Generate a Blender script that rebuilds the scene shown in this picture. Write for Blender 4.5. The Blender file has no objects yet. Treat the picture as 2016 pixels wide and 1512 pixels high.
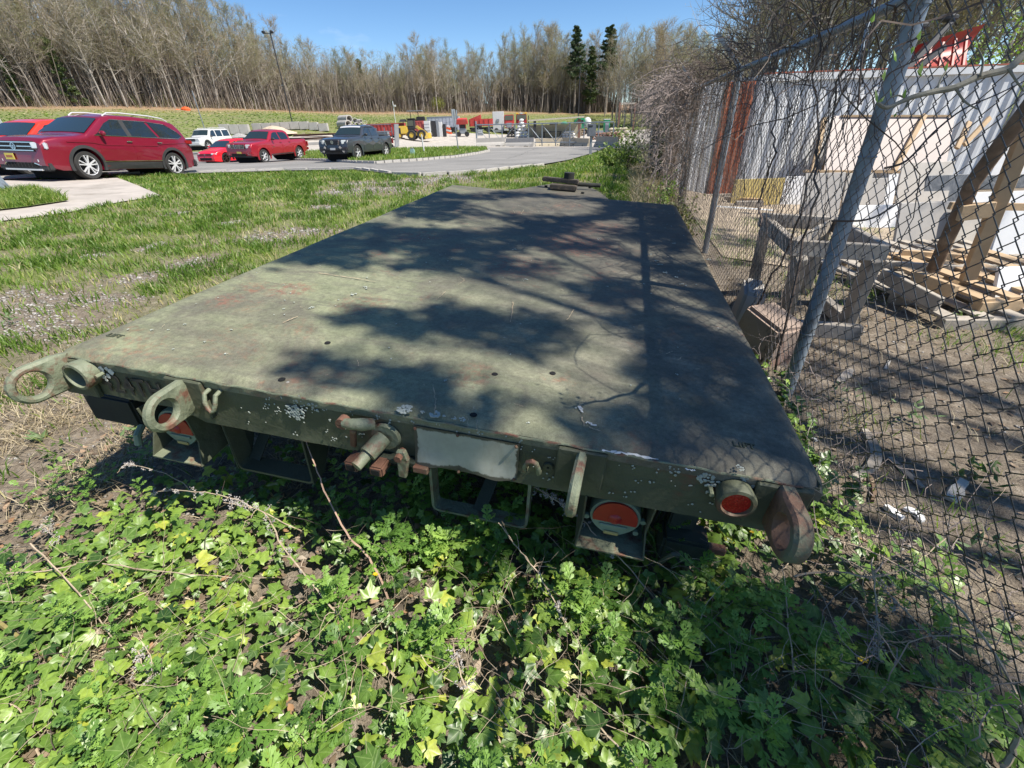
import bpy, bmesh, math, random
import numpy as np
from mathutils import Vector, Matrix
from mathutils.geometry import delaunay_2d_cdt
random.seed(7); rng = np.random.default_rng(7)
C = bpy.context.scene.collection
SC = bpy.context.scene

# ---------------------------------------------------------------- camera
CH = 1.42
F_PX, CX, CY = 863.0, 1008.0, 756.0
MW = np.array([[0.97515441, 0.08671343, -0.20384961],
               [0.21936109, -0.50632227, 0.8339775],
               [-0.03089655, -0.85797351, -0.51276395]])
CAMP = np.array([0, 0, CH])
cam_d = bpy.data.cameras.new('camera'); cam = bpy.data.objects.new('camera', cam_d); C.objects.link(cam)
cam.matrix_world = Matrix(((MW[0,0], -MW[0,1], -MW[0,2], 0), (MW[1,0], -MW[1,1], -MW[1,2], 0),
                           (MW[2,0], -MW[2,1], -MW[2,2], CH), (0, 0, 0, 1)))
cam_d.sensor_width = 36; cam_d.sensor_fit = 'HORIZONTAL'; cam_d.lens = F_PX / 2016 * 36
cam_d.clip_start = 0.02; cam_d.clip_end = 2000
SC.camera = cam

# ---------------------------------------------------------------- light
SUN = Vector((0.57, -0.10, 0.81)).normalized()
el = math.asin(SUN.z); az = math.atan2(SUN.x, SUN.y)
world = bpy.data.worlds.new('World'); SC.world = world; world.use_nodes = True
wn = world.node_tree; wn.nodes.clear()
wo = wn.nodes.new('ShaderNodeOutputWorld'); bg = wn.nodes.new('ShaderNodeBackground')
sky = wn.nodes.new('ShaderNodeTexSky'); sky.sky_type = 'NISHITA'; sky.sun_disc = False
sky.sun_elevation = el; sky.sun_rotation = az; sky.air_density = 1.0; sky.dust_density = 0.15; sky.ozone_density = 3.0; sky.altitude = 2200
tc = wn.nodes.new('ShaderNodeTexCoord')
mp = wn.nodes.new('ShaderNodeMapping'); mp.inputs['Scale'].default_value = (1.0, 2.6, 5.0); mp.inputs['Rotation'].default_value = (0.2, 0.3, 0.5)
nz = wn.nodes.new('ShaderNodeTexNoise'); nz.inputs['Scale'].default_value = 2.3; nz.inputs['Detail'].default_value = 7; nz.inputs['Distortion'].default_value = 0.7
rp = wn.nodes.new('ShaderNodeValToRGB'); rp.color_ramp.elements[0].position = 0.60; rp.color_ramp.elements[0].color = (0, 0, 0, 1)
rp.color_ramp.elements[1].position = 0.82; rp.color_ramp.elements[1].color = (0.42, 0.42, 0.42, 1)
mx = wn.nodes.new('ShaderNodeMixRGB'); mx.inputs['Color2'].default_value = (7.5, 8.0, 8.6, 1)
L = wn.links.new
L(tc.outputs['Generated'], mp.inputs['Vector']); L(mp.outputs[0], nz.inputs['Vector']); L(nz.outputs['Fac'], rp.inputs['Fac'])
hs = wn.nodes.new('ShaderNodeHueSaturation'); hs.inputs['Saturation'].default_value = 1.15; hs.inputs['Value'].default_value = 1.0
L(sky.outputs[0], hs.inputs['Color']); L(hs.outputs[0], mx.inputs['Color1'])
L(rp.outputs['Color'], mx.inputs['Fac']); L(mx.outputs[0], bg.inputs['Color']); L(bg.outputs[0], wo.inputs['Surface'])
bg.inputs['Strength'].default_value = 0.095
sun_d = bpy.data.lights.new('sun', 'SUN'); sun_d.energy = 4.9; sun_d.angle = math.radians(0.55); sun_d.color = (1.0, 0.94, 0.84)
sun = bpy.data.objects.new('sun', sun_d); C.objects.link(sun); sun.rotation_euler = SUN.to_track_quat('Z', 'Y').to_euler(); sun.location = (10, 0, 20)
SC.view_settings.view_transform = 'Standard'; SC.view_settings.look = 'None'
SC.view_settings.exposure = 0.75; SC.view_settings.gamma = 1
SC.view_settings.use_curve_mapping = False
SC.cycles.max_bounces = 6; SC.cycles.transparent_max_bounces = 6

# ---------------------------------------------------------------- projection helpers (used to take measurements from the photograph)
def ray(u, v):
    d = MW @ np.array([u - CX, v - CY, F_PX]); return d / np.linalg.norm(d)
def proj(p):
    c = MW.T @ (np.array(p, float) - CAMP); return CX + F_PX * c[0] / c[2], CY + F_PX * c[1] / c[2]
def depth(p): return (MW.T @ (np.array(p, float) - CAMP))[2]
def on_z(u, v, z): d = ray(u, v); return CAMP + d * ((z - CH) / d[2])
def on_y(u, v, y): d = ray(u, v); return CAMP + d * (y / d[1])
def on_x(u, v, x): d = ray(u, v); return CAMP + d * (x / d[0])
def at_d(u, v, Z):
    d = MW @ np.array([u - CX, v - CY, F_PX]); return CAMP + d * (Z / F_PX)

# ---------------------------------------------------------------- terrain
def cpt(u, v, Z): return tuple(at_d(u, v, Z))
CREST = [cpt(-150,212,58), cpt(0,214,60), cpt(200,213,65), cpt(400,217,72), cpt(600,221,90), cpt(800,223,108), cpt(1000,221,125), cpt(1230,222,130), cpt(1400,224,120)]
CP = [(0,0,0),(0.5,1,0),(-3,1,0.02),(-1,2.5,0.0),(-2,5,0.03),(-4,3,.05),(-1,9,0.0),(-5,9,0.05),(1,-2,.03),(1,1,.05),(1,2.3,.08),(1,5.4,.08),(1,9,.06),(1.2,14,-.05),(-9,7,.18),
 (-16.5,10.8,.35),(-16.5,15,.12),(-11,11,.18),(-24,12,.55),(-15.3,26.5,-.29),(-21.7,27,-.32),(-27.5,30,-.48),(-8,17,-.05),(-3,17,-.08),(-30,20,.2),
 cpt(960,298,31), cpt(1163,305,26), cpt(950,288,49.7), cpt(1170,288,49.7), cpt(640,290,44), cpt(815,277,72), cpt(1000,268,81), cpt(1200,270,80), (1.5,26,-.35),
 (2.3,13.6,-.42),(6.4,14.7,-.42),(9,15,-.4),(3.2,7,-.12),(4,3,.05),(3,1,.05),(6,5,0),(10,8,-.1),(8,-4,0),(20,15,-.3),
 (-63,40,1.6), (-53,58.5,.6), cpt(600,251,64), (-46,60,.2), (-26.7,114,-.9), (-.7,122,-.9), (14,60,-.8), (20,110,-.8),
 *CREST,
 (-140,90,8),(-120,130,7.5),(-90,190,7),(-40,240,6),(0,240,5.5),(60,220,6),(120,260,8),(-200,300,10),(200,100,8),(45,70,1.2),(80,60,4),(60,20,.5),(90,140,5),
 (-260,60,12),(-150,20,7),(-60,0,1.5),(-20,-10,.4),(0,-25,0),(30,-25,0),(100,-30,2),(-100,-40,3),(0,340,9),(200,340,14),(-260,340,16),(210,-40,6),(-260,-40,10)]
CP = np.array(CP, float)
def _phi(r2): return 0.5 * r2 * np.log(r2 + 1e-9)
_n = len(CP); _d2 = ((CP[:,None,:2] - CP[None,:,:2])**2).sum(-1)
_A = np.zeros((_n+3, _n+3)); _A[:_n,:_n] = _phi(_d2) + np.eye(_n) * 0.5; _A[:_n,_n] = 1; _A[:_n,_n+1:] = CP[:,:2]; _A[_n,:_n] = 1; _A[_n+1:,:_n] = CP[:,:2].T
_S = np.linalg.solve(_A, np.concatenate([CP[:,2], np.zeros(3)]))
def gzv(x, y):
    x = np.asarray(x, float); y = np.asarray(y, float); sh = x.shape; X = x.ravel(); Y = y.ravel(); out = np.zeros(X.size)
    for i in range(0, X.size, 40000):
        a = X[i:i+40000]; b = Y[i:i+40000]
        r2 = (a[:,None]-CP[:,0])**2 + (b[:,None]-CP[:,1])**2
        out[i:i+40000] = _phi(r2) @ _S[:_n] + _S[_n] + _S[_n+1]*a + _S[_n+2]*b
    return out.reshape(sh)
def gz(x, y): return float(gzv(np.array([x]), np.array([y]))[0])
def G(u, v, tmax=330):
    d = ray(u, v); ts = np.concatenate([np.arange(0.5, 30, 0.1), np.arange(30, tmax, 0.5)])
    P = CAMP + ts[:,None] * d; h = P[:,2] - gzv(P[:,0], P[:,1]); k = np.argmax(h < 0)
    if h[k] >= 0: k = len(ts) - 1
    a, b = ts[max(k-1,0)], ts[k]
    for _ in range(25):
        m = (a+b)/2; p = CAMP + m*d
        if p[2] > gz(p[0], p[1]): a = m
        else: b = m
    p = CAMP + a*d; return np.array([p[0], p[1], gz(p[0], p[1])])
def height_to(base, vt, lean=(0,0)):
    lo, hi = 0.0, min(40.0, depth(base)/.56)
    for _ in range(40):
        m = (lo+hi)/2; p = (base[0]+lean[0]*m, base[1]+lean[1]*m, base[2]+m)
        if proj(p)[1] > vt: lo = m
        else: hi = m
    return (lo+hi)/2

# ---------------------------------------------------------------- object helpers
def link(o, parent=None):
    C.objects.link(o)
    if parent is not None: o.parent = parent
    return o
def tag(o, label=None, cat=None, group=None, kind=None):
    if label: o['label'] = label
    if cat: o['category'] = cat
    if group: o['group'] = group
    if kind: o['kind'] = kind
    return o
def thing(name, label, cat, loc=(0,0,0), rz=0, group=None):
    o = bpy.data.objects.new(name, None); o.location = tuple(loc); o.rotation_euler = (0,0,rz); link(o); o.empty_display_size = .1
    return tag(o, label, cat, group)
def copy_tree(o, parent=None):
    c = o.copy(); C.objects.link(c)
    if parent is not None: c.parent = parent
    for ch in list(o.children): copy_tree(ch, c)
    return c
class MB:
    def __init__(s): s.v = []; s.f = []; s.n = 0
    def add(s, V, Fs):
        n = s.n; s.v.extend([tuple(map(float, p)) for p in V]); s.f.extend([tuple(i+n for i in f) for f in Fs]); s.n += len(V); return s
    def box(s, c, d, R=None, taper=1.0):
        hx, hy, hz = d[0]/2, d[1]/2, d[2]/2; V = []
        for z, t in ((-hz, 1), (hz, taper)):
            for x, y in ((-hx,-hy),(hx,-hy),(hx,hy),(-hx,hy)): V.append(Vector((x*t, y*t, z)))
        if R is not None: V = [R @ p for p in V]
        c = Vector(tuple(map(float, c)))
        return s.add([p + c for p in V], [(3,2,1,0),(4,5,6,7),(0,1,5,4),(1,2,6,5),(2,3,7,6),(3,0,4,7)])
    def bar(s, a, b, w, h, up=(0,0,1)):
        a = Vector(tuple(map(float,a))); b = Vector(tuple(map(float,b))); d = (b-a); l = d.length; d.normalize(); u = Vector(up)
        x = d.cross(u)
        if x.length < 1e-4: x = d.cross(Vector((1,0,0)))
        x.normalize(); z = x.cross(d)
        R = Matrix((x, d, z)).transposed(); return s.box((a+b)/2, (w, l, h), R)
    def tube(s, pts, r, n=6, cap=True):
        P = [Vector(tuple(map(float,p))) for p in pts]; rs = r if hasattr(r, '__len__') else [r]*len(P); V = []; prev = None
        for i, p in enumerate(P):
            t = (P[min(i+1,len(P)-1)] - P[max(i-1,0)])
            if t.length < 1e-9: t = Vector((0,0,1))
            t.normalize()
            if prev is None: x = t.orthogonal().normalized()
            else:
                x = prev - t*prev.dot(t); x = x.normalized() if x.length > 1e-5 else t.orthogonal().normalized()
            prev = x; y = t.cross(x)
            for k in range(n):
                a = 2*math.pi*k/n; V.append(p + (x*math.cos(a) + y*math.sin(a))*rs[i])
        Fs = [(i*n+k, i*n+(k+1)%n, (i+1)*n+(k+1)%n, (i+1)*n+k) for i in range(len(P)-1) for k in range(n)]
        if cap and n > 2: Fs += [tuple(range(n))[::-1], tuple((len(P)-1)*n+k for k in range(n))]
        return s.add(V, Fs)
    def cyl(s, a, b, r, n=16, r2=None): return s.tube([a, b], [r, r if r2 is None else r2], n)
    def lathe(s, prof, c=(0,0,0), axis='z', n=24, closed=False):
        V = []; m = len(prof)
        for k in range(n):
            a = 2*math.pi*k/n
            for r, h in prof:
                x, y = r*math.cos(a), r*math.sin(a)
                V.append({'z': (c[0]+x, c[1]+y, c[2]+h), 'y': (c[0]+x, c[1]+h, c[2]+y), 'x': (c[0]+h, c[1]+x, c[2]+y)}[axis])
        Fs = []
        for k in range(n):
            for i in range(m if closed else m-1):
                j = (i+1) % m; Fs.append((k*m+i, ((k+1)%n)*m+i, ((k+1)%n)*m+j, k*m+j))
        return s.add(V, Fs)
    def prism(s, poly, d, off=(0,0,0)):
        """extrude a 3D polygon along vector d"""
        P = [Vector(tuple(map(float,p))) for p in poly]; d = Vector(d); o = Vector(off); n = len(P)
        return s.add([p+o for p in P] + [p+o+d for p in P], [tuple(range(n))[::-1], tuple(range(n, 2*n))] + [(i,(i+1)%n,n+(i+1)%n,n+i) for i in range(n)])
    def ball(s, c, r, n=8, sq=(1,1,1)):
        V = [(c[0], c[1], c[2]-r*sq[2])]; m = n//2
        for i in range(1, m):
            t = math.pi*i/m
            for k in range(n):
                a = 2*math.pi*k/n; V.append((c[0]+r*sq[0]*math.sin(t)*math.cos(a), c[1]+r*sq[1]*math.sin(t)*math.sin(a), c[2]-r*sq[2]*math.cos(t)))
        V.append((c[0], c[1], c[2]+r*sq[2])); Fs = []
        for k in range(n):
            Fs.append((0, 1+(k+1)%n, 1+k)); Fs.append((len(V)-1, 1+(m-2)*n+k, 1+(m-2)*n+(k+1)%n))
            for i in range(m-2): Fs.append((1+i*n+k, 1+i*n+(k+1)%n, 1+(i+1)*n+(k+1)%n, 1+(i+1)*n+k))
        return s.add(V, Fs)
    def build(s, name, m, parent=None, smooth=False, bevel=0, fix=True):
        me = bpy.data.meshes.new(name); me.from_pydata(s.v, [], s.f)
        if m is not None: me.materials.append(m)
        if fix:
            bm = bmesh.new(); bm.from_mesh(me); bmesh.ops.recalc_face_normals(bm, faces=bm.faces)
            if bevel: bmesh.ops.bevel(bm, geom=[e for e in bm.edges if len(e.link_faces) == 2 and e.calc_face_angle(0) > .5], offset=bevel, segments=2 if bevel > .004 else 1, affect='EDGES', clamp_overlap=True)
            bm.to_mesh(me); bm.free()
        o = bpy.data.objects.new(name, me); link(o, parent)
        if smooth: shade(o)
        return o
def shade(o, ang=0.7):
    me = o.data
    me.polygons.foreach_set('use_smooth', [True]*len(me.polygons))
    bm = bmesh.new(); bm.from_mesh(me)
    for e in bm.edges:
        if len(e.link_faces) == 2 and e.calc_face_angle(0) > ang: e.smooth = False
    bm.to_mesh(me); bm.free()
def np_mesh(name, V, F, m, parent=None, attrs=None, uv=None, smooth=False):
    """V (n,3), F (k,3) or (k,4) arrays; attrs {name: per-vertex floats}"""
    me = bpy.data.meshes.new(name); V = np.asarray(V, np.float32); F = np.asarray(F, np.int32); k = F.shape[1]
    me.vertices.add(len(V)); me.vertices.foreach_set('co', V.ravel())
    me.loops.add(F.size); me.loops.foreach_set('vertex_index', F.ravel())
    me.polygons.add(len(F)); me.polygons.foreach_set('loop_start', np.arange(0, F.size, k, dtype=np.int32))
    try: me.polygons.foreach_set('loop_total', np.full(len(F), k, np.int32))
    except Exception: pass
    if smooth: me.polygons.foreach_set('use_smooth', np.ones(len(F), bool))
    me.update(calc_edges=True)
    if attrs:
        for a, val in attrs.items():
            at = me.attributes.new(a, 'FLOAT', 'POINT'); at.data.foreach_set('value', np.asarray(val, np.float32))
    if uv is not None:
        ul = me.uv_layers.new(name='UVMap'); ul.data.foreach_set('uv', np.asarray(uv, np.float32)[F.ravel()].ravel())
    if m is not None: me.materials.append(m)
    me.validate(verbose=False)
    o = bpy.data.objects.new(name, me); link(o, parent); return o

# ---------------------------------------------------------------- materials
def new_mat(name):
    m = bpy.data.materials.new(name); m.use_nodes = True; nt = m.node_tree; b = nt.nodes['Principled BSDF']; return m, nt, b
def nd(nt, t, **kw):
    n = nt.nodes.new(t)
    for k, v in kw.items():
        if k in n.inputs.keys(): n.inputs[k].default_value = v
        else: setattr(n, k, v)
    return n
def ramp(nt, stops):
    r = nt.nodes.new('ShaderNodeValToRGB'); e = r.color_ramp.elements
    while len(e) > 1: e.remove(e[-1])
    e[0].position = stops[0][0]; e[0].color = tuple(stops[0][1]) + (1,)
    for p, c in stops[1:]:
        x = e.new(p); x.color = tuple(c) + (1,)
    return r
def g3(x): return (x, x, x)
def mixc(nt, fac, a, b, mode='MIX'):
    m = nt.nodes.new('ShaderNodeMixRGB'); m.blend_type = mode
    for s, val in ((0, fac), (1, a), (2, b)):
        if hasattr(val, 'links') or hasattr(val, 'is_linked'): nt.links.new(val, m.inputs[s])
        elif s == 0: m.inputs[0].default_value = val
        else: m.inputs[s].default_value = tuple(val) + (1,) if len(val) == 3 else val
    return m.outputs[0]
def coords(nt, kind='Object', scale=(1,1,1), rot=(0,0,0), loc=(0,0,0)):
    t = nt.nodes.new('ShaderNodeTexCoord'); mpn = nt.nodes.new('ShaderNodeMapping'); mpn.inputs['Scale'].default_value = scale; mpn.inputs['Rotation'].default_value = rot; mpn.inputs['Location'].default_value = loc
    nt.links.new(t.outputs[kind], mpn.inputs[0]); return mpn.outputs[0]
def noise(nt, co, scale, detail=5, rough=.55, dist=0):
    n = nd(nt, 'ShaderNodeTexNoise', Scale=scale, Detail=detail, Roughness=rough, Distortion=dist); nt.links.new(co, n.inputs['Vector']); return n.outputs['Fac']
def bump(nt, b, h, strength=.3, dist=.01):
    n = nd(nt, 'ShaderNodeBump', Strength=strength, Distance=dist); nt.links.new(h, n.inputs['Height']); nt.links.new(n.outputs[0], b.inputs['Normal']); return n
def simple(name, col, rough=.6, metal=0, var=.25, vs=6, bs=0, bsc=60, bd=.005, dirt=None, ds=3, coat=0, spec=None, dpos=(.52,.7)):
    """colour with noise variation, optional dirt/rust patches and fine bump"""
    m, nt, b = new_mat(name); co = coords(nt)
    c0 = tuple(max(0, c*(1-var)) for c in col); c1 = tuple(min(1, c*(1+var)) for c in col)
    r = ramp(nt, [(.25, c0), (.75, c1)]); nt.links.new(noise(nt, co, vs), r.inputs[0]); out = r.outputs[0]
    if dirt:
        rr = ramp(nt, [(dpos[0], g3(0)), (dpos[1], g3(1))]); nt.links.new(noise(nt, co, ds, 8, .65), rr.inputs[0]); out = mixc(nt, rr.outputs[0], out, dirt)
    nt.links.new(out, b.inputs['Base Color']); b.inputs['Roughness'].default_value = rough; b.inputs['Metallic'].default_value = metal
    if coat: b.inputs['Coat Weight'].default_value = coat; b.inputs['Coat Roughness'].default_value = .05
    if spec is not None: b.inputs['Specular IOR Level'].default_value = spec
    if bs: bump(nt, b, noise(nt, co, bsc, 4), bs, bd)
    return m
def flatmat(name, col, rough=.5, metal=0, coat=0):
    m, nt, b = new_mat(name); b.inputs['Base Color'].default_value = tuple(col)+(1,); b.inputs['Roughness'].default_value = rough; b.inputs['Metallic'].default_value = metal
    if coat: b.inputs['Coat Weight'].default_value = coat; b.inputs['Coat Roughness'].default_value = .04
    return m
def leafmat(name, stops, rough=.45, trans=.25, vein=None, obj=False, spec=.5):
    m, nt, b = new_mat(name)
    if obj: a = nt.nodes.new('ShaderNodeObjectInfo').outputs['Random']
    else: an = nt.nodes.new('ShaderNodeAttribute'); an.attribute_name = 'rnd'; a = an.outputs['Fac']
    r = ramp(nt, stops); nt.links.new(a, r.inputs[0]); col = r.outputs[0]
    if vein:
        t = nt.nodes.new('ShaderNodeTexCoord'); sp = nt.nodes.new('ShaderNodeSeparateXYZ'); nt.links.new(t.outputs['UV'], sp.inputs[0])
        an2 = nd(nt, 'ShaderNodeMath', operation='ARCTAN2'); nt.links.new(sp.outputs[0], an2.inputs[0]); nt.links.new(sp.outputs[1], an2.inputs[1])
        pp = nd(nt, 'ShaderNodeMath', operation='PINGPONG'); nt.links.new(an2.outputs[0], pp.inputs[0]); pp.inputs[1].default_value = math.radians(23)
        ln = nd(nt, 'ShaderNodeVectorMath', operation='LENGTH'); nt.links.new(t.outputs['UV'], ln.inputs[0])
        ml = nd(nt, 'ShaderNodeMath', operation='MULTIPLY'); nt.links.new(pp.outputs[0], ml.inputs[0]); nt.links.new(ln.outputs['Value'], ml.inputs[1])
        rr = ramp(nt, [(0.0, g3(1)), (.03, g3(0))]); nt.links.new(ml.outputs[0], rr.inputs[0])
        k = nd(nt, 'ShaderNodeMath', operation='MULTIPLY'); nt.links.new(rr.outputs[0], k.inputs[0]); k.inputs[1].default_value = .55
        col = mixc(nt, k.outputs[0], col, vein)
        nz2 = noise(nt, t.outputs['UV'], 3.0, 3); r3 = ramp(nt, [(.3, g3(.72)), (.7, g3(1.2))]); nt.links.new(nz2, r3.inputs[0]); col = mixc(nt, 1.0, col, r3.outputs[0], 'MULTIPLY')
    nt.links.new(col, b.inputs['Base Color']); b.inputs['Roughness'].default_value = rough; b.inputs['Specular IOR Level'].default_value = spec
    if trans:
        tr = nt.nodes.new('ShaderNodeBsdfTranslucent'); ms = nt.nodes.new('ShaderNodeMixShader'); ms.inputs[0].default_value = trans
        c2 = mixc(nt, 1.0, col, (1.3, 1.5, .5), 'MULTIPLY'); nt.links.new(c2, tr.inputs[0])
        out = nt.nodes['Material Output']; nt.links.new(b.outputs[0], ms.inputs[1]); nt.links.new(tr.outputs[0], ms.inputs[2]); nt.links.new(ms.outputs[0], out.inputs[0])
    return m
# ================================================================ GROUND
def ground_mat():
    m, nt, b = new_mat('ground_soil'); co = coords(nt)
    n1 = noise(nt, co, 1.3, 8, .6); n2 = noise(nt, co, 14, 8, .65); n3 = noise(nt, co, 90, 4, .7)
    soil = ramp(nt, [(.3, (.13,.105,.08)), (.55, (.24,.20,.155)), (.75, (.36,.315,.26))]); nt.links.new(n2, soil.inputs[0])
    grs = ramp(nt, [(.3, (.12,.15,.045)), (.6, (.18,.205,.075)), (.8, (.26,.24,.12))]); nt.links.new(n2, grs.inputs[0])
    an = nt.nodes.new('ShaderNodeAttribute'); an.attribute_name = 'grass'
    k = nd(nt, 'ShaderNodeMath', operation='ADD'); nt.links.new(an.outputs['Fac'], k.inputs[0]); nt.links.new(n1, k.inputs[1])
    rr = ramp(nt, [(.42, g3(0)), (.58, g3(1))]); kk = nd(nt, 'ShaderNodeMath', operation='MULTIPLY'); kk.inputs[1].default_value = .5; nt.links.new(k.outputs[0], kk.inputs[0]); nt.links.new(kk.outputs[0], rr.inputs[0])
    c = mixc(nt, rr.outputs[0], soil.outputs[0], grs.outputs[0])
    # far forest floor: leaf litter
    al = nt.nodes.new('ShaderNodeAttribute'); al.attribute_name = 'litter'
    lit = ramp(nt, [(.3, (.20,.12,.07)), (.7, (.38,.27,.18))]); nt.links.new(n2, lit.inputs[0])
    c = mixc(nt, al.outputs['Fac'], c, lit.outputs[0])
    f = ramp(nt, [(.3, g3(.65)), (.7, g3(1.3))]); nt.links.new(n3, f.inputs[0]); c = mixc(nt, 1.0, c, f.outputs[0], 'MULTIPLY')
    nt.links.new(c, b.inputs['Base Color']); b.inputs['Roughness'].default_value = .95; b.inputs['Specular IOR Level'].default_value = .1
    bump(nt, b, n3, .8, .02); return m
M_ground = ground_mat()
def warp(a, lo, hi, n, s):
    t = np.linspace(math.asinh((lo-a)/s), math.asinh((hi-a)/s), n); return a + s*np.sinh(t)
gx = warp(-2, -255, 205, 260, 6.0); gy = warp(3, -38, 335, 260, 8.0)
GX, GY = np.meshgrid(gx, gy); GZ = gzv(GX, GY)
def blob(x, y, cx, cy, rx, ry): return np.exp(-(((x-cx)/rx)**2 + ((y-cy)/ry)**2))
def bare_px():
    L_ = []
    for u, v, ru, rv in [(530,468,55,9),(600,455,40,5),(372,520,34,11),(265,549,42,9),(225,590,75,9),(100,598,60,14),(60,632,75,18),(20,585,40,10),(745,374,80,6),(660,380,40,4),(830,357,70,5),(890,350,50,5),(700,362,30,3),(300,485,16,6),(455,440,14,4),(350,420,12,3),(180,505,20,6),(90,650,90,16),(640,408,30,4)]:
        c = G(u, v); a = G(u+ru, v); b = G(u, v-rv); L_.append((c[0], c[1], max(.06, np.hypot(*(a-c)[:2])), max(.1, np.hypot(*(b-c)[:2]))))
    return L_
# crest line of the bank, for the litter mask
def crest_dist(x, y):
    cr = np.array(CREST)[:, :2]
    out = np.full(x.shape, 1e9); sgn = np.zeros(x.shape)
    for a, c in zip(cr[:-1], cr[1:]):
        d = c - a; t = np.clip(((x-a[0])*d[0] + (y-a[1])*d[1])/(d@d), 0, 1); dx = x-a[0]-t*d[0]; dy = y-a[1]-t*d[1]; q = np.hypot(dx, dy)
        s = np.sign(d[0]*(y-a[1]) - d[1]*(x-a[0])); sgn = np.where(q < out, s, sgn); out = np.minimum(out, q)
    return out*sgn
cd = crest_dist(GX, GY)
litter = np.clip((cd + 4.0)/5.0, 0, 1)
far = np.hypot(GX, GY)
grass = 0.5 + 0*GX
grass = np.where((GX < -2.1) & (GY < 18), .56, grass)
grass = np.where((GX > .85) & (GY < 18), .18, grass)
grass = np.where((GX > -2.2) & (GX < .95) & (GY < 6), .12, grass)
grass = np.where(GY > 30, .62, grass)
grass = grass - .55*blob(GX, GY, -2.9, 1.2, .9, 1.0)
for cx_, cy_, rx_, ry_ in bare_px(): grass = grass - .42*blob(GX, GY, cx_, cy_, rx_*1.2, ry_*1.2)
i = np.arange(len(gx)-1); j = np.arange(len(gy)-1); II, JJ = np.meshgrid(i, j); q = (JJ*len(gx)+II).ravel()
Fq = np.stack([q, q+1, q+1+len(gx), q+len(gx)], 1)
go = np_mesh('ground', np.stack([GX.ravel(), GY.ravel(), GZ.ravel()], 1), Fq, M_ground, attrs={'grass': grass.ravel(), 'litter': litter.ravel()}, smooth=True)
tag(go, kind='structure')

def sheet(name, pts, m, off=.01, step=1.0, kind='structure', parent=None):
    P = [Vector((float(p[0]), float(p[1]))) for p in pts]; n = len(P)
    xs = [p.x for p in P]; ys = [p.y for p in P]
    def inside(x, y):
        r = False
        for a in range(n):
            b = (a+1) % n
            if (P[a].y > y) != (P[b].y > y) and x < (P[b].x-P[a].x)*(y-P[a].y)/(P[b].y-P[a].y)+P[a].x: r = not r
        return r
    V = list(P)
    # subdivide the outline
    V = []
    for a in range(n):
        b = (a+1) % n; k = max(1, int((P[b]-P[a]).length/step))
        for t in range(k): V.append(P[a].lerp(P[b], t/k))
    m0 = len(V); E = [(a, (a+1) % m0) for a in range(m0)]
    x = min(xs)
    while x < max(xs):
        y = min(ys)
        while y < max(ys):
            if inside(x, y): V.append(Vector((x + .1*step*math.sin(y*7), y)))
            y += step
        x += step
    vo, eo, fo, *_ = delaunay_2d_cdt(V, E, [tuple(range(m0))], 1, 1e-5)
    A = np.array([(p.x, p.y) for p in vo]); Z = gzv(A[:,0], A[:,1]) + off
    o = np_mesh(name, np.column_stack([A, Z]), np.array([f for f in fo if len(f) == 3]), m, parent)
    if kind: tag(o, kind=kind)
    return o
def gp(px): return [G(u, v)[:2] for u, v in px]
def asphalt_mat():
    m, nt, b = new_mat('asphalt'); co = coords(nt)
    n1 = noise(nt, co, .35, 6, .6); n2 = noise(nt, co, 40, 4, .7); 
    r = ramp(nt, [(.3, (.17,.165,.155)), (.7, (.26,.25,.235))]); nt.links.new(n1, r.inputs[0])
    f = ramp(nt, [(.3, g3(.7)), (.7, g3(1.25))]); nt.links.new(n2, f.inputs[0]); c = mixc(nt, 1.0, r.outputs[0], f.outputs[0], 'MULTIPLY')
    vz = nd(nt, 'ShaderNodeTexVoronoi', feature='DISTANCE_TO_EDGE', Scale=.28); dn = nd(nt, 'ShaderNodeTexNoise', Scale=1.2, Detail=6)
    nt.links.new(co, dn.inputs['Vector']); mxv = nd(nt, 'ShaderNodeMixRGB'); mxv.inputs[0].default_value = .35; nt.links.new(co, mxv.inputs[1]); nt.links.new(dn.outputs['Color'], mxv.inputs[2]); nt.links.new(mxv.outputs[0], vz.inputs['Vector'])
    cr = ramp(nt, [(.0, g3(.45)), (.008, g3(1))]); nt.links.new(vz.outputs['Distance'], cr.inputs[0]); c = mixc(nt, 1.0, c, cr.outputs[0], 'MULTIPLY')
    nt.links.new(c, b.inputs['Base Color']); b.inputs['Roughness'].default_value = .9; bump(nt, b, n2, .5, .01); return m
M_asphalt = asphalt_mat()
M_conc = simple('concrete', (.40,.36,.32), .9, var=.16, vs=2.2, bs=.4, bsc=80, dirt=(.27,.24,.205), ds=1.2)
M_lot = simple('pale_gravel', (.40,.365,.32), .95, var=.28, vs=1.4, bs=.8, bsc=14, bd=.05, dirt=(.52,.48,.43), ds=5)
M_granite = simple('granite', (.42,.40,.37), .85, var=.3, vs=9, bs=.5, bsc=60)
lot_pts = gp([(560,304),(780,295),(955,292.5),(1195,291.5),(1330,300)]) + [(2.5,30),(30,60),(30,118),(-10,120),(-26,112)] + gp([(820,262),(640,266),(480,276)])
sheet('gravel_yard', lot_pts, M_lot, .035, 3.0)
road = gp([(-250,372),(0,357),(150,351),(390,344),(560,338.5),(700,336.5),(770,345),(830,346),(930,341),(1000,333.5),(1070,326),(1120,317),(1150,308),(1178,299),(1195,291),(955,292),(780,294),(600,299),(470,308),(390,300),(200,300),(-50,316),(-300,330)])
sheet('road', road, M_asphalt, .06, 1.0)
island = gp([(585,317),(640,318),(705,323),(740,323.5),(820,318.5),(895,311.5),(945,303.5),(962,299.5),(955,296),(900,295),(850,296),(780,297),(680,299.5),(600,302)])
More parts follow.
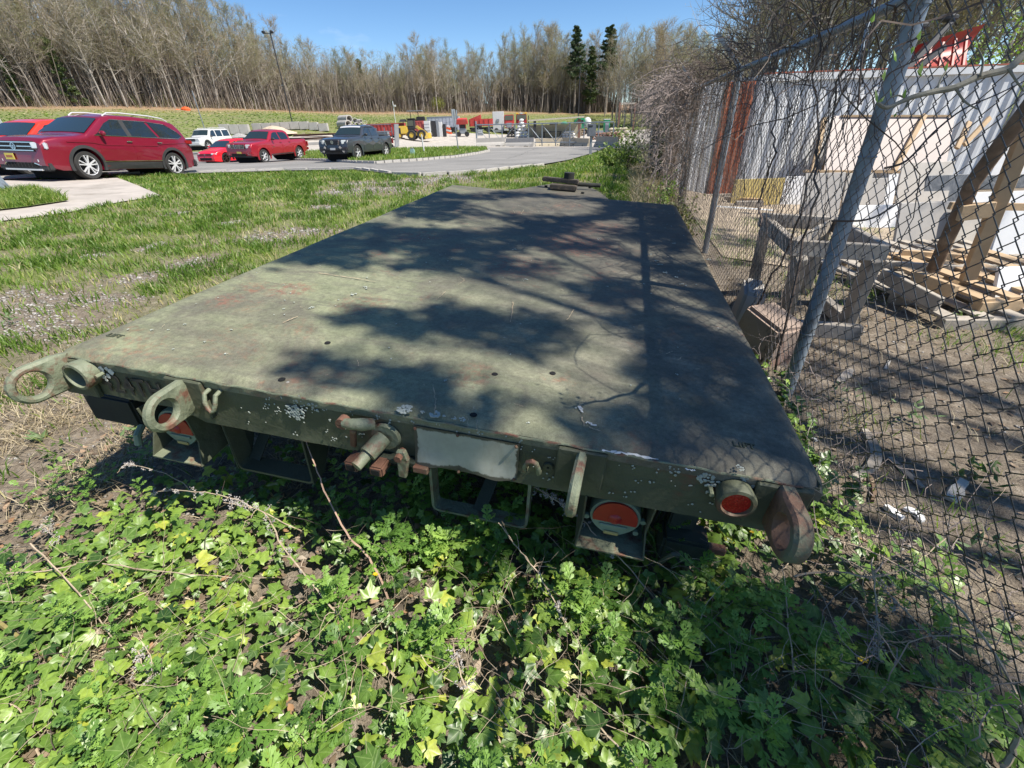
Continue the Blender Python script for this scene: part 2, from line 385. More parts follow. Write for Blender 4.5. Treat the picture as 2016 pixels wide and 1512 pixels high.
M_turf = simple('turf_soil', (.13,.16,.06), .95, var=.35, vs=3, bs=.6, bsc=60, dirt=(.24,.21,.12), ds=1.5)
sheet('grass_island', island, M_turf, .17, 1.0)
pad = gp([(-120,366),(0,357),(232,351.5),(318,387),(240,399),(130,421),(0,438),(-120,452)])
sheet('concrete_path', pad, M_conc, .022, .5)
verge = gp([(-100,390),(0,383),(70,378.5),(105,385),(137,399),(60,411),(0,418),(-100,430)])
sheet('grass_verge', verge, M_turf, .05, .5)

# kerb stones round the island, one granite block each
def kerb(pts, label, w=.13, hgt=.15, ln=.42, off=.10):
    path = [np.array([p[0], p[1]]) for p in pts]; t = thing('kerb', label, 'kerb', (path[0][0], path[0][1], gz(*path[0])))
    base = MB().box((0,0,0), (w, .93, 1.0)).build('stone', M_granite, t, bevel=.02); used = False
    ox, oy, oz = t.location
    for a, b in zip(path[:-1], path[1:]):
        d = b-a; n = max(1, int(round(np.linalg.norm(d)/ln)))
        for k in range(n):
            p = a + d*((k+.5)/n); o = base if not used else base.copy()
            if used: C.objects.link(o)
            used = True
            o.location = (p[0]-ox, p[1]-oy, gz(p[0], p[1]) + off - oz + random.uniform(-.008,.008)); o.rotation_euler = (0, 0, math.atan2(d[1], d[0]) - math.pi/2 + random.uniform(-.03,.03))
            o.scale = (1, np.linalg.norm(d)/n, hgt)
    return t
kerb(gp([(575,317.5),(640,319),(705,324),(740,324.5),(820,319.5),(895,312.5),(945,304.5),(963,300),(957,295.7)]), 'kerb of pale granite blocks round the grass island')
kerb(gp([(-60,357.5),(0,354),(150,348.5),(390,342),(560,337),(700,335),(768,343.5)]), 'low pale kerb between the lawn and the road', off=.04, ln=.9)
kerb(gp([(772,345.5),(830,346.5),(930,341.5),(1000,334.2),(1070,326.6)]), 'low kerb beside the gravel track and road bend', off=.03, ln=.9)
for k, px in enumerate([(700,329),(820,330),(1035,305),(985,312)]): pass
M_paint = simple('white_road_marks', (.62,.6,.55), .8, var=.2, vs=20)

# ---------------------------------------------------------------- grass blades
BARE = bare_px()
def bare(x, y):
    s = np.zeros_like(x)
    for cx, cy, rx, ry in BARE: s = np.maximum(s, blob(x, y, cx, cy, rx, ry))
    return s
from mathutils import noise as mn
def vnoise(x, y, s, seed=0):
    return np.array([mn.noise(Vector((a*s+seed, b*s-seed, seed*1.7))) for a, b in zip(x, y)])
def blades(name, x, y, h, w, m, off=0.0, lean=.5, rnd=None, z=None):
    n = len(x); z = (gzv(x, y) if z is None else z) + off
    a = rng.uniform(0, 2*np.pi, n); lx = rng.normal(0, lean, n)*h; ly = rng.normal(0, lean, n)*h; cx, sx = np.cos(a)*w/2, np.sin(a)*w/2
    V = np.zeros((n, 5, 3))
    V[:,0] = np.stack([x-cx, y-sx, z], 1); V[:,1] = np.stack([x+cx, y+sx, z], 1)
    V[:,2] = np.stack([x+.35*lx+cx*.8, y+.35*ly+sx*.8, z+.6*h], 1); V[:,3] = np.stack([x+.35*lx-cx*.8, y+.35*ly-sx*.8, z+.6*h], 1)
    V[:,4] = np.stack([x+lx, y+ly, z+h*.95], 1)
    b = (np.arange(n)*5)[:,None]; Fs = np.concatenate([b+[0,1,2], b+[0,2,3], b+[3,2,4]], 1).reshape(-1, 3)
    rnd = rng.uniform(0, 1, n) if rnd is None else rnd
    return np_mesh(name, V.reshape(-1,3), Fs, m, attrs={'rnd': np.repeat(rnd, 5)})
M_grass = leafmat('grass_green', [(0, (.085,.16,.02)), (.5, (.16,.255,.04)), (.8, (.25,.325,.06)), (.93, (.32,.33,.11)), (1, (.45,.38,.21))], .5, .35)
M_straw = leafmat('dry_grass', [(0, (.24,.185,.11)), (.6, (.38,.31,.2)), (1, (.5,.43,.3))], .7, .15)
def poly_mask(x, y, pts):
    r = np.zeros(x.shape, bool); n = len(pts)
    for a in range(n):
        b = (a+1) % n; c = (pts[a][1] > y) != (pts[b][1] > y)
        with np.errstate(divide='ignore', invalid='ignore'): xi = (pts[b][0]-pts[a][0])*(y-pts[a][1])/(pts[b][1]-pts[a][1])+pts[a][0]
        r ^= c & (x < xi)
    return r
lawn_edge = gp([(-350,375),(0,358),(150,352),(390,345),(560,340),(700,338),(768,347),(830,348.5),(930,343.5),(1000,336),(1070,328.5),(1120,319),(1150,310),(1178,300.5)]) + [(.9,28),(.9,6),(.75,.9),(-1.8,.95)]
lawn_edge += [(-2.4,.9),(-4.0,-.2),(-9,0),(-22,5)]
def scatter(n, x0, x1, y0, y1, p=1.6):
    # denser near the camera: radial sampling
    r = (rng.uniform(0, 1, n)**(1/ .75)) * 30 + .8; a = rng.uniform(math.radians(85), math.radians(182), n)
    x = r*np.cos(a); y = r*np.sin(a); return x, y
x, y = scatter(420000, 0, 0, 0, 0); k = poly_mask(x, y, lawn_edge) & ~poly_mask(x, y, pad); x, y = x[k], y[k]
deckm = (x > -1.88) & (x < .62) & (y > .95) & (y < 5.2); k = ~deckm; x, y = x[k], y[k]
c1 = vnoise(x, y, 1.6, 3); c2 = vnoise(x, y, 6.0, 9); bb = bare(x, y)
sparse = np.clip(1.25 - np.hypot((x+2.6)/1.6, (y-1.2)/1.5), 0, 1)
keep = rng.uniform(0, 1, len(x)) < np.clip(.52 + 1.7*c1 + 1.5*c2 - 1.6*bb - 1.2*sparse - np.where((y<3.2)&(x>-3.4), .25, 0), .16*(1-sparse)*(1-.8*bb)+.03, 1)
x, y, c1, c2 = x[keep], y[keep], c1[keep], c2[keep]
d = np.hypot(x, y); h = (.035 + .05*rng.uniform(0, 1, len(x)) + .06*np.clip(c1+c2*.6, 0, 1)) * np.clip(.8+d/25, .8, 1.4); w = .0035 + .0011*d
rr = np.clip(rng.normal(.42, .24, len(x)) - c1*.9, 0, 1); rr = np.where(rng.uniform(0, 1, len(x)) < .05, .98, rr)
o = blades('lawn_grass', x, y, h, w, M_grass, rnd=rr); tag(o, 'bright green spring lawn grass left of the flatbed', kind='stuff')
# grass in the verge and on the island
def poly_rand(pts, n):
    A = np.array(pts); lo, hi = A.min(0), A.max(0); x = rng.uniform(lo[0], hi[0], n); y = rng.uniform(lo[1], hi[1], n); k = poly_mask(x, y, pts); return x[k], y[k]
x, y = poly_rand(verge, 16000); k = rng.uniform(0,1,len(x)) < np.clip(.75+vnoise(x, y, 1.2, 5)*1.4, .15, 1); x, y = x[k], y[k]
o = blades('verge_grass', x, y, rng.uniform(.05,.2,len(x)), .014+0*x, M_grass, .05); tag(o, 'ragged grass on the strip inside the concrete path', kind='stuff')
x, y = poly_rand(island, 26000); o = blades('island_grass', x, y, rng.uniform(.08,.22,len(x)), .035+0*x, M_grass, .16); tag(o, 'short green grass on the kerbed island', kind='stuff')
# grass on the far bank
x = rng.uniform(-120, 10, 60000); y = rng.uniform(35, 150, 60000); cdv = crest_dist(x, y); k = (cdv < -1) & (cdv > -32) & ~poly_mask(x, y, lot_pts); x, y = x[k], y[k]
nb = vnoise(x, y, .07, 2) + .5*vnoise(x, y, .3, 4); rb = np.clip(.40 - nb*1.1 + rng.normal(0,.12,len(x)) - np.where(x < -45, .12, 0), 0, .9); rb = np.where((crest_dist(x, y) > -6) & (rng.uniform(0,1,len(x)) < .7), 1.0, rb); rb = np.where((x > -50) & (rng.uniform(0,1,len(x)) < .55), .97, rb)
o = blades('bank_grass', x, y, rng.uniform(.04,.12,len(x)), .25+0*x, M_grass, .0, rnd=rb, lean=1.5); tag(o, 'green and straw coloured grass on the bank below the woods', kind='stuff')
# dry grass thatch left of the flatbed and behind the fence
x = np.concatenate([rng.uniform(-3.9,-1.3,24000), rng.uniform(.75,5,9000), rng.uniform(-2.4,.9,2500)]); y = np.concatenate([rng.uniform(.1,2.6,24000), rng.uniform(.2,8,9000), rng.uniform(-.1,1.2,2500)])
nn = vnoise(x, y, 2.2, 12); k = rng.uniform(0,1,len(x)) < np.clip(.45+1.6*nn, .03, 1); x, y = x[k], y[k]
o = blades('dry_grass', x, y, rng.uniform(.02,.08,len(x)), .0042+0*x, M_straw, .0, lean=1.6); tag(o, 'flattened dry straw and dead grass on the ground', kind='stuff')
# right-hand yard tufts
cxs = rng.uniform(1.05, 6, 170); cys = rng.uniform(.3, 8, 170); x = np.repeat(cxs, 45) + rng.normal(0,.09,170*45); y = np.repeat(cys, 45) + rng.normal(0,.09,170*45)
o = blades('yard_grass', x, y, rng.uniform(.03,.12,len(x)), .0045+0*x, M_grass, .0, lean=.7, rnd=np.clip(rng.normal(.4,.25,len(x)),0,1)); tag(o, 'thin grass tufts on the bare soil behind the fence', kind='stuff')

# ---------------------------------------------------------------- gravel and leaf litter
def stones(name, x, y, s, m, off=0.0, label=None):
    base = np.array([(1,0,0),(-1,0,0),(0,1,0),(0,-1,0),(0,0,.7),(0,0,-.7)], float); Fb = np.array([(0,2,4),(2,1,4),(1,3,4),(3,0,4),(2,0,5),(1,2,5),(3,1,5),(0,3,5)])
    n = len(x); A = rng.uniform(0, 6.28, n); J = rng.uniform(.55, 1.35, (n,6,1)); V = base[None]*J*s[:,None,None]
    ca, sa = np.cos(A)[:,None], np.sin(A)[:,None]; X = V[:,:,0]*ca - V[:,:,1]*sa; Y = V[:,:,0]*sa + V[:,:,1]*ca
    P = np.stack([X + x[:,None], Y + y[:,None], V[:,:,2]*.6 + (gzv(x, y)+off)[:,None] + s[:,None]*.15], 2)
    o = np_mesh(name, P.reshape(-1,3), (np.arange(n)[:,None,None]*6 + Fb[None]).reshape(-1,3), m, attrs={'rnd': np.repeat(rng.uniform(0,1,n), 6)})
    tag(o, label, kind='stuff'); return o
M_stone = leafmat('pale_stones', [(0, (.17,.155,.135)), (.5, (.27,.25,.225)), (1, (.42,.40,.375))], .9, 0)
X_, Y_ = [], []
for cx_, cy_, rx_, ry_ in BARE:
    n = int(min(620, 150*rx_*ry_*8 + 50)); X_.append(rng.normal(cx_, rx_*.6, n)); Y_.append(rng.normal(cy_, ry_*.6, n))
X_ = np.concatenate(X_); Y_ = np.concatenate(Y_); k = X_ < -1.95 - 0*Y_; X_, Y_ = X_[k | (Y_ > 5.4)], Y_[k | (Y_ > 5.4)]
stones('gravel', X_, Y_, rng.uniform(.006,.02,len(X_))*np.clip(np.hypot(X_,Y_)/5, 1, 1.7), M_stone, label='pale crushed stone showing through the thin lawn')
x = np.concatenate([rng.uniform(1.0, 7, 5200), rng.uniform(-4,-1.6,1800)]); y = np.concatenate([rng.uniform(.2, 12, 5200), rng.uniform(.2,2.6,1800)]); stones('yard_pebbles', x, y, rng.uniform(.003,.013,7000), M_stone, label='small pebbles on the bare soil beside and behind the flatbed')
M_litter = leafmat('dead_leaves', [(0, (.09,.06,.042)), (.4, (.19,.135,.09)), (.75, (.30,.235,.17)), (.93,(.36,.20,.10)), (1, (.45,.38,.30))], .7, .15)
def litter_leaves(name, x, y, s, off, label):
    n = len(x); A = rng.uniform(0, 6.28, n); t = np.linspace(0, 1, 5); ww = np.array([.05,.42,.55,.36,.04]); P = np.zeros((n, 15, 3))
    curl = rng.uniform(-.5, .9, n); rol = rng.uniform(-.3, .8, n)
    for i_ in range(5):
        for k_, sd in enumerate((-1, 0, 1)):
            jit = rng.uniform(.7, 1.25, n); lx = (t[i_]-.5)*s*2; ly = sd*ww[i_]*s*jit*.9
            lz = s*(curl*(t[i_]-.5)**2*2 + rol*(abs(sd))*ww[i_]*.8)
            P[:, i_*3+k_] = np.stack([x + lx*np.cos(A) - ly*np.sin(A), y + lx*np.sin(A) + ly*np.cos(A), lz], 1)
    P[:,:,2] += (gzv(x, y)+off+.006)[:,None]
    Fb = []
    for i_ in range(4):
        for k_ in range(2): a = i_*3+k_; Fb += [(a,a+1,a+4),(a,a+4,a+3)]
    o = np_mesh(name, P.reshape(-1,3), (np.arange(n)[:,None,None]*15 + np.array(Fb)[None]).reshape(-1,3), M_litter, attrs={'rnd': np.repeat(rng.uniform(0,1,n), 15)}, smooth=True)
    tag(o, label, kind='stuff'); return o
x = np.concatenate([rng.uniform(-4.2,-1.7,700), rng.uniform(-2.2,1.0,900), rng.uniform(.8,6,5200)]); y = np.concatenate([rng.uniform(.0,3.0,700), rng.uniform(0,2,900), rng.uniform(.2,9,5200)])
litter_leaves('leaf_litter', x, y, rng.uniform(.007,.021,len(x)), 0.0, 'brown curled dead leaves scattered on the ground')
# ================================================================ FLATBED TRAILER (local frame: x right, y forward, z up, origin rear top edge)
D0 = np.array([-0.6413, 0.9855, 0.6953]); YAW, PIT, ROL = 0.003898, 0.010707, 0.082132
TR = Matrix.Rotation(YAW, 4, 'Z') @ Matrix.Rotation(PIT, 4, 'X') @ Matrix.Rotation(ROL, 4, 'Y')
TL = Matrix.Translation(Vector(D0)) @ TR; TLi = TL.inverted()
def tl(u, v, z=0.0):
    o = TLi @ Vector(CAMP); d = TLi.to_3x3() @ Vector(ray(u, v)); t = (z-o.z)/d.z; return o + d*t
def tr(u, v, y=0.0):
    o = TLi @ Vector(CAMP); d = TLi.to_3x3() @ Vector(ray(u, v)); t = (y-o.y)/d.y; return o + d*t
def deck_mat():
    m, nt, b = new_mat('deck_paint'); co = coords(nt)
    sp = nt.nodes.new('ShaderNodeSeparateXYZ'); nt.links.new(co, sp.inputs[0])
    n_big = noise(nt, co, 1.1, 7, .6, .4); n_mid = noise(nt, co, 5, 8, .68, .3); n_fine = noise(nt, co, 55, 5, .7); n_gr = noise(nt, co, 260, 3, .7)
    st = coords(nt, scale=(1.2, 9, 1), rot=(0,0,.35)); n_st = noise(nt, st, 2.0, 7, .7, .6)
    # wear mask: more worn to the right, darker toward the front
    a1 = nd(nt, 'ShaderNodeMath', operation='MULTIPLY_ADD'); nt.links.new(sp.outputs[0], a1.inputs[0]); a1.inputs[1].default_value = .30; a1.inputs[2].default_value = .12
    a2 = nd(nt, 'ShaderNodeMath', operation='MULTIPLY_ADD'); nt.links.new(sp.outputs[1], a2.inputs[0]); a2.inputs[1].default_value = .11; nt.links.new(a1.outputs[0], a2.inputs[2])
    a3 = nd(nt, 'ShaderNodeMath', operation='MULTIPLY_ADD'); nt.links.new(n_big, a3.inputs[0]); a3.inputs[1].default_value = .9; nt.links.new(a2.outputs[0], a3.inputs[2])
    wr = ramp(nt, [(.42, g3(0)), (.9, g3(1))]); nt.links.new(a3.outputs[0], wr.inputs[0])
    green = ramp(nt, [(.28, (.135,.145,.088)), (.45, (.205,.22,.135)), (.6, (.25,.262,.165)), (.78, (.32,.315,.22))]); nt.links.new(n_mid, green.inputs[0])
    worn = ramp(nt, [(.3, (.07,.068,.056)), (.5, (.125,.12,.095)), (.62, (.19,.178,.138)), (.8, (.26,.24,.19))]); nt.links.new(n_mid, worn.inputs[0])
    c = mixc(nt, wr.outputs[0], green.outputs[0], worn.outputs[0]); yk = nd(nt, 'ShaderNodeMapRange'); nt.links.new(sp.outputs[1], yk.inputs[0]); yk.inputs[1].default_value = 1.3; yk.inputs[2].default_value = 2.6; yk.inputs[4].default_value = .6; yn = nd(nt, 'ShaderNodeMath', operation='MULTIPLY'); nt.links.new(yk.outputs[0], yn.inputs[0]); nt.links.new(wr.outputs[0], yn.inputs[1]); c = mixc(nt, yn.outputs[0], c, (.06,.057,.048))  # front half of the deck colour darkened further, following the mask
    n_bl = noise(nt, co, 1.9, 9, .7, .8); s0 = ramp(nt, [(.47, g3(0)), (.62, g3(.8))]); nt.links.new(n_bl, s0.inputs[0]); c = mixc(nt, s0.outputs[0], c, (.115,.105,.085)); s1 = ramp(nt, [(.5, g3(0)), (.68, g3(.7))]); nt.links.new(n_st, s1.inputs[0]); c = mixc(nt, s1.outputs[0], c, (.13,.125,.10))
    # rust bloom
    n_r = noise(nt, co, 2.3, 10, .75, .5); r1 = ramp(nt, [(.55, g3(0)), (.68, g3(.9))]); nt.links.new(n_r, r1.inputs[0])
    n_r2 = noise(nt, co, 30, 5, .7); r2 = ramp(nt, [(.45, g3(0)), (.6, g3(1))]); nt.links.new(n_r2, r2.inputs[0])
    rm = nd(nt, 'ShaderNodeMath', operation='MULTIPLY'); nt.links.new(r1.outputs[0], rm.inputs[0]); nt.links.new(r2.outputs[0], rm.inputs[1])
    c = mixc(nt, rm.outputs[0], c, (.25,.115,.075))
    # broad red-oxide patches at fixed places
    for (px, py, rad, am) in ((.38, 2.1, .36, .95), (-.68, 1.9, .2, .9), (.1, 1.5, .26, .7), (-.85, .75, .13, .7), (.5,2.7,.3,.6), (-1.02,.55,.09,.7), (-.45,.7,.16,.5), (.2,.25,.1,.5)):
        vm = nd(nt, 'ShaderNodeVectorMath', operation='DISTANCE'); nt.links.new(co, vm.inputs[0]); vm.inputs[1].default_value = (px, py, 0)
        ad = nd(nt, 'ShaderNodeMath', operation='MULTIPLY_ADD'); nt.links.new(n_mid, ad.inputs[0]); ad.inputs[1].default_value = .9*rad; nt.links.new(vm.outputs['Value'], ad.inputs[2])
        q = ramp(nt, [(rad*.9, g3(am)), (min(.99, rad*1.45), g3(0))]); nt.links.new(ad.outputs[0], q.inputs[0])
        k = nd(nt, 'ShaderNodeMath', operation='MULTIPLY'); nt.links.new(q.outputs[0], k.inputs[0]); nt.links.new(r2.outputs[0], k.inputs[1]); c = mixc(nt, k.outputs[0], c, (.22,.105,.075))
    # scuffs: fine pale specks and grain
    f = ramp(nt, [(.25, g3(.72)), (.5, g3(1)), (.75, g3(1.25))]); nt.links.new(n_fine, f.inputs[0]); c = mixc(nt, 1.0, c, f.outputs[0], 'MULTIPLY')
    f2 = ramp(nt, [(.3, g3(.8)), (.7, g3(1.2))]); nt.links.new(n_gr, f2.inputs[0]); c = mixc(nt, 1.0, c, f2.outputs[0], 'MULTIPLY')
    vz = nd(nt, 'ShaderNodeTexVoronoi', Scale=11.0); nt.links.new(co, vz.inputs['Vector']); vr = ramp(nt, [(.045, g3(.8)), (.07, g3(0))]); nt.links.new(vz.outputs['Distance'], vr.inputs[0])
    vm2 = nd(nt, 'ShaderNodeMath', operation='MULTIPLY'); rr3 = ramp(nt, [(.5, g3(0)), (.62, g3(1))]); nt.links.new(n_mid, rr3.inputs[0]); nt.links.new(vr.outputs[0], vm2.inputs[0]); nt.links.new(rr3.outputs[0], vm2.inputs[1]); c = mixc(nt, vm2.outputs[0], c, (.5,.5,.46))
    nt.links.new(c, b.inputs['Base Color']); ro = ramp(nt, [(.3, g3(.55)), (.7, g3(.8))]); nt.links.new(n_mid, ro.inputs[0]); nt.links.new(ro.outputs[0], b.inputs['Roughness']); b.inputs['Specular IOR Level'].default_value = .2
    bump(nt, b, n_fine, .35, .004); return m
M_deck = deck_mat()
M_tgreen = simple('army_green_paint', (.072,.080,.050), .65, var=.3, vs=7, bs=.5, bsc=45, bd=.006, dirt=(.13,.065,.042), ds=6, dpos=(.58,.7))
M_tgreen2 = simple('dark_green_paint', (.035,.044,.03), .7, var=.35, vs=8, bs=.4, bsc=40, dirt=(.12,.075,.05), ds=6, dpos=(.6,.7))
M_lug = simple('rusted_green_casting', (.17,.19,.125), .6, var=.25, vs=9, bs=.7, bsc=60, bd=.006, dirt=(.155,.078,.052), ds=14, dpos=(.5,.62))
M_rust = simple('rust', (.15,.072,.045), .85, var=.4, vs=20, bs=.6, bsc=60, dirt=(.22,.17,.11), ds=14)
M_lugrust = simple('brown_rusted_casting', (.15,.085,.055), .75, var=.35, vs=12, bs=.7, bsc=60, bd=.006, dirt=(.13,.145,.10), ds=7, dpos=(.5,.6))
M_dark = simple('dark_undercarriage', (.02,.022,.018), .85, var=.4, vs=9)
M_placard = simple('placard_white', (.47,.48,.40), .55, var=.2, vs=9, bs=.15, bsc=30, dirt=(.17,.165,.12), ds=9, dpos=(.5,.75))
def red_glass():
    m, nt, b = new_mat('red_lens'); co = coords(nt, 'Object'); vz = nd(nt, 'ShaderNodeTexVoronoi', Scale=170.0); nt.links.new(co, vz.inputs['Vector'])
    r = ramp(nt, [(0, (.62,.035,.02)), (.5, (.34,.012,.01))]); nt.links.new(vz.outputs['Distance'], r.inputs[0]); nt.links.new(r.outputs[0], b.inputs['Base Color']); b.inputs['Roughness'].default_value = .25
    bump(nt, b, vz.outputs['Distance'], .5, .003); return m
M_redlens = red_glass(); M_redlens2 = simple('dull_red_lens', (.33,.022,.018), .35, var=.15, vs=30)
M_mint = simple('lamp_housing_green', (.20,.26,.185), .5, var=.12, vs=12, bs=.1); M_amber = flatmat('amber_marker', (.42,.33,.12), .4)
M_print = simple('black_stencil_paint', (.025,.025,.023), .8, var=.4, vs=30); M_white = simple('white_scrape', (.62,.62,.58), .9, var=.2, vs=50); M_tan = simple('tan_scratch', (.42,.33,.22), .9, var=.25, vs=50)
M_lichen = simple('lichen', (.38,.41,.36), .95, var=.2, vs=90, bs=.8, bsc=200)
M_hole = flatmat('hole_dark', (.006,.006,.006), .9)

tw = thing('flatbed_trailer', 'low olive green steel flatbed trailer with rusted lugs parked in the ivy beside the fence', 'trailer')
tw.matrix_world = TL
# deck plate as a dented sheet with a rolled rear edge
def deck():
    xs = np.linspace(-1.235, 1.235, 64); ys = np.concatenate([np.linspace(.0, .05, 4), np.linspace(.09, 4.06, 84)]); V = []; F = []
    for j, yy in enumerate(ys):
        for i, xx in enumerate(xs):
            e = min(abs(xx-xs[0]), abs(xx-xs[-1])); z = -.016*math.exp(-(e/.018)**2) - .018*math.exp(-(yy/.018)**2)
            z += .006*mn.noise(Vector((xx*1.4, yy*1.1, 3))) + .0016*mn.noise(Vector((xx*6, yy*6, 8))) - .004
            V.append((xx + .004*mn.noise(Vector((0, yy*2, 1)))*(1 if abs(xx) > 1.2 else 0), yy + (.1*(1-(xx+1.235)/1.0) if (j == len(ys)-1 and xx < -.3) else 0)*.7, z))
    nx = len(xs)
    for j in range(len(ys)-1):
        for i in range(nx-1): a = j*nx+i; F.append((a, a+1, a+1+nx, a+nx))
    # skirt so the plate has thickness
    n0 = len(V); ring = [i for i in range(nx)] + [j*nx+nx-1 for j in range(1, len(ys))] + [(len(ys)-1)*nx+i for i in range(nx-2, -1, -1)] + [j*nx for j in range(len(ys)-2, 0, -1)]
    for r in ring: p = V[r]; V.append((p[0], p[1], p[2]-.03))
    for k in range(len(ring)): kk = (k+1) % len(ring); F.append((ring[k], n0+k, n0+kk, ring[kk]))
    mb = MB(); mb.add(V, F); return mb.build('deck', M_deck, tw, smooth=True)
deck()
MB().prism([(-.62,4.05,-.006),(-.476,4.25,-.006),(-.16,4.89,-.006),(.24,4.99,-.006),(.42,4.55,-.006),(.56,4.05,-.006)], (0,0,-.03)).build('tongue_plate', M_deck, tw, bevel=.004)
# weld seam between the deck sheets and the rear beam
sm = MB(); pts = [(x_, -.004 + .0015*math.sin(x_*70), -.022 + .0015*math.sin(x_*37)) for x_ in np.linspace(-1.2, 1.18, 150)]
sm.tube(pts, .0035, 5); sm.build('weld_seam', M_lug, tw)
# rear beam with uneven face
def beam():
    xs = np.linspace(-1.225, 1.225, 90); zs = np.linspace(-.024, -.2, 9); V = []; F = []
    for x_ in xs:
        bot = -.172 if x_ < -.8 else (-.172 - .04*min(1, (x_+.8)/.1))
        for z_ in zs:
            zz = -.024 + (z_+.024)/(-.2+.024)*(bot+.024); V.append((x_, .004 + .0035*mn.noise(Vector((x_*9, zz*9, 2))) + .002*mn.noise(Vector((x_*30, zz*30, 5))), zz))
    m_ = len(zs)
    for i in range(len(xs)-1):
        for j in range(m_-1): a = i*m_+j; F.append((a, a+1, a+1+m_, a+m_))
    n0 = len(V)
    for i in range(len(xs)): p = V[i*m_+m_-1]; V.append((p[0], .11, p[2]))
    for i in range(len(xs)-1): F.append((i*m_+m_-1, n0+i, n0+i+1, (i+1)*m_+m_-1))
    mb = MB(); mb.add(V, F); mb.box((-1.224,.06,-.1), (.004,.1,.14)); mb.box((1.224,.06,-.1), (.004,.1,.17)); return mb.build('rear_beam', M_tgreen, tw, smooth=True)
beam()
for s_ in (-1, 1):
    MB().box((s_*1.2, 2.1, -.115), (.05, 3.95, .17)).build('side_rail', M_tgreen2, tw, bevel=.006)
MB().box((0, 4.03, -.1), (2.3, .05, .13)).build('front_beam', M_tgreen2, tw, bevel=.006)
for x_ in (-.5, .5): MB().box((x_, 2.1, -.15), (.1, 4.0, .2)).build('chassis_rail', M_dark, tw)
for y_ in (.5, 1.3, 2.1, 2.9, 3.6): MB().box((0, y_, -.08), (2.3, .06, .1)).build('cross_member', M_dark, tw)
MB().cyl((-.95, 2.2, -.36), (.95, 2.2, -.36), .05, 12).build('axle', M_dark, tw)
for s_ in (-1, 1):
    w = MB().lathe([(.16,-.09),(.30,-.1),(.33,-.07),(.335,0),(.33,.07),(.30,.1),(.16,.09)], (s_*.92, 2.2, -.4), 'x', 28).build('wheel', M_dark, tw, smooth=True)
    MB().lathe([(.0,-.03),(.1,-.04),(.16,-.07),(.165,.07),(.1,.04),(.0,.03)], (s_*.92, 2.2, -.4), 'x', 20).build('rim', M_tgreen2, w, smooth=True)
# tie-down lugs: D-shaped plates with a round eye
def lug(x, yc, zc, R, r, t, ang=0.0, base=True, mat=None):
    mb = MB(); n = 28; out = []; 
    for k in range(n+1):
        a = math.pi/2 + math.pi*k/n; out.append((yc + R*math.cos(a), zc + R*math.sin(a)))
    out = [(0.0, zc+R*1.02)] + out + [(0.0, zc-R*1.02)]
    inn = [(yc + r*math.cos(2*math.pi*k/n), zc + r*math.sin(2*math.pi*k/n)) for k in range(n)]
    # grid: connect hole ring to outer ring sampled by angle
    def outer(a):
        dy, dz = math.cos(a), math.sin(a)
        if dy <= 0: return (yc + R*dy, zc + R*dz)
        k_ = min((0.0-yc)/dy if dy > 1e-6 else 1e9, abs(R*1.0/dz) if abs(dz) > 1e-6 else 1e9); return (yc + k_*dy, zc + k_*dz)
    V = []; F = []; bev = .008
    for k in range(n):
        a = 2*math.pi*k/n; oy, oz = outer(a); iy, iz = yc + r*math.cos(a), zc + r*math.sin(a)
        my, mz = oy + (yc-oy)*.12, oz + (zc-oz)*.12; jy, jz = iy + (iy-yc)*.15, iz + (iz-zc)*.15
        V += [(-t/2+bev, oy, oz), (-t/2, my, mz), (-t/2, jy, jz), (-t/2+bev, iy, iz), (t/2-bev, iy, iz), (t/2, jy, jz), (t/2, my, mz), (t/2-bev, oy, oz)]
    for k in range(n):
        for j in range(8): a = k*8+j; b2 = k*8+(j+1)%8; c2 = ((k+1)%n)*8+(j+1)%8; d2 = ((k+1)%n)*8+j; F.append((a, b2, c2, d2))
    Rz = Matrix.Rotation(ang, 3, 'Z'); V = [Rz @ Vector(p) + Vector((x,0,0)) for p in V]
    mb.add(V, F); o = mb.build('tie_down_lug', mat or M_lug, tw, smooth=True)
    if base: MB().box((x, -.006, -.102), (.14, .02, .150)).build('lug_base', M_tgreen, o, bevel=.004)
    return o
a = lug(-1.185, -.122, -.066, .066, .043, .030, -.1); a['label'] = 'left end lug with rust along its lower rim'
a = lug(-.715, -.108, -.088, .067, .040, .028, .05); a['label'] = 'lug hanging over the left tail light'
a = lug(.605, -.10, -.098, .07, .04, .03, -.06); a['label'] = 'lug seen edge on with chipped paint'
a = lug(1.14, -.105, -.092, .073, .042, .046, .04, mat=M_lugrust); a['label'] = 'right end lug worn to brown rust'
# reflector cups
def cup(x, z, red, tilt=0):
    o = MB().lathe([(.034,.0),(.036,-.045),(.040,-.052),(.049,-.05),(.052,-.042),(.048,.0)], (x, 0, z), 'y', 32).build('reflector_cup', M_lug if not red else M_tgreen, tw, smooth=True)
    if red: MB().lathe([(.0,-.047),(.02,-.046),(.037,-.043)], (x, 0, z), 'y', 32).build('reflector', M_redlens, o, smooth=True)
    else: MB().lathe([(.0,-.006),(.036,-.006)], (x, 0, z), 'y', 24).build('reflector_seat', M_rust, o)
    MB().cyl((x+(.058 if not red else -.06), -.0, z), (x+(.058 if not red else -.06), -.03, z), .007, 8).build('screw', M_lug, o)
    return o
cup(-1.115, -.068, False)['label'] = 'empty reflector cup with its lens gone'; cup(1.025, -.085, True)['label'] = 'reflector cup with bright red lens'
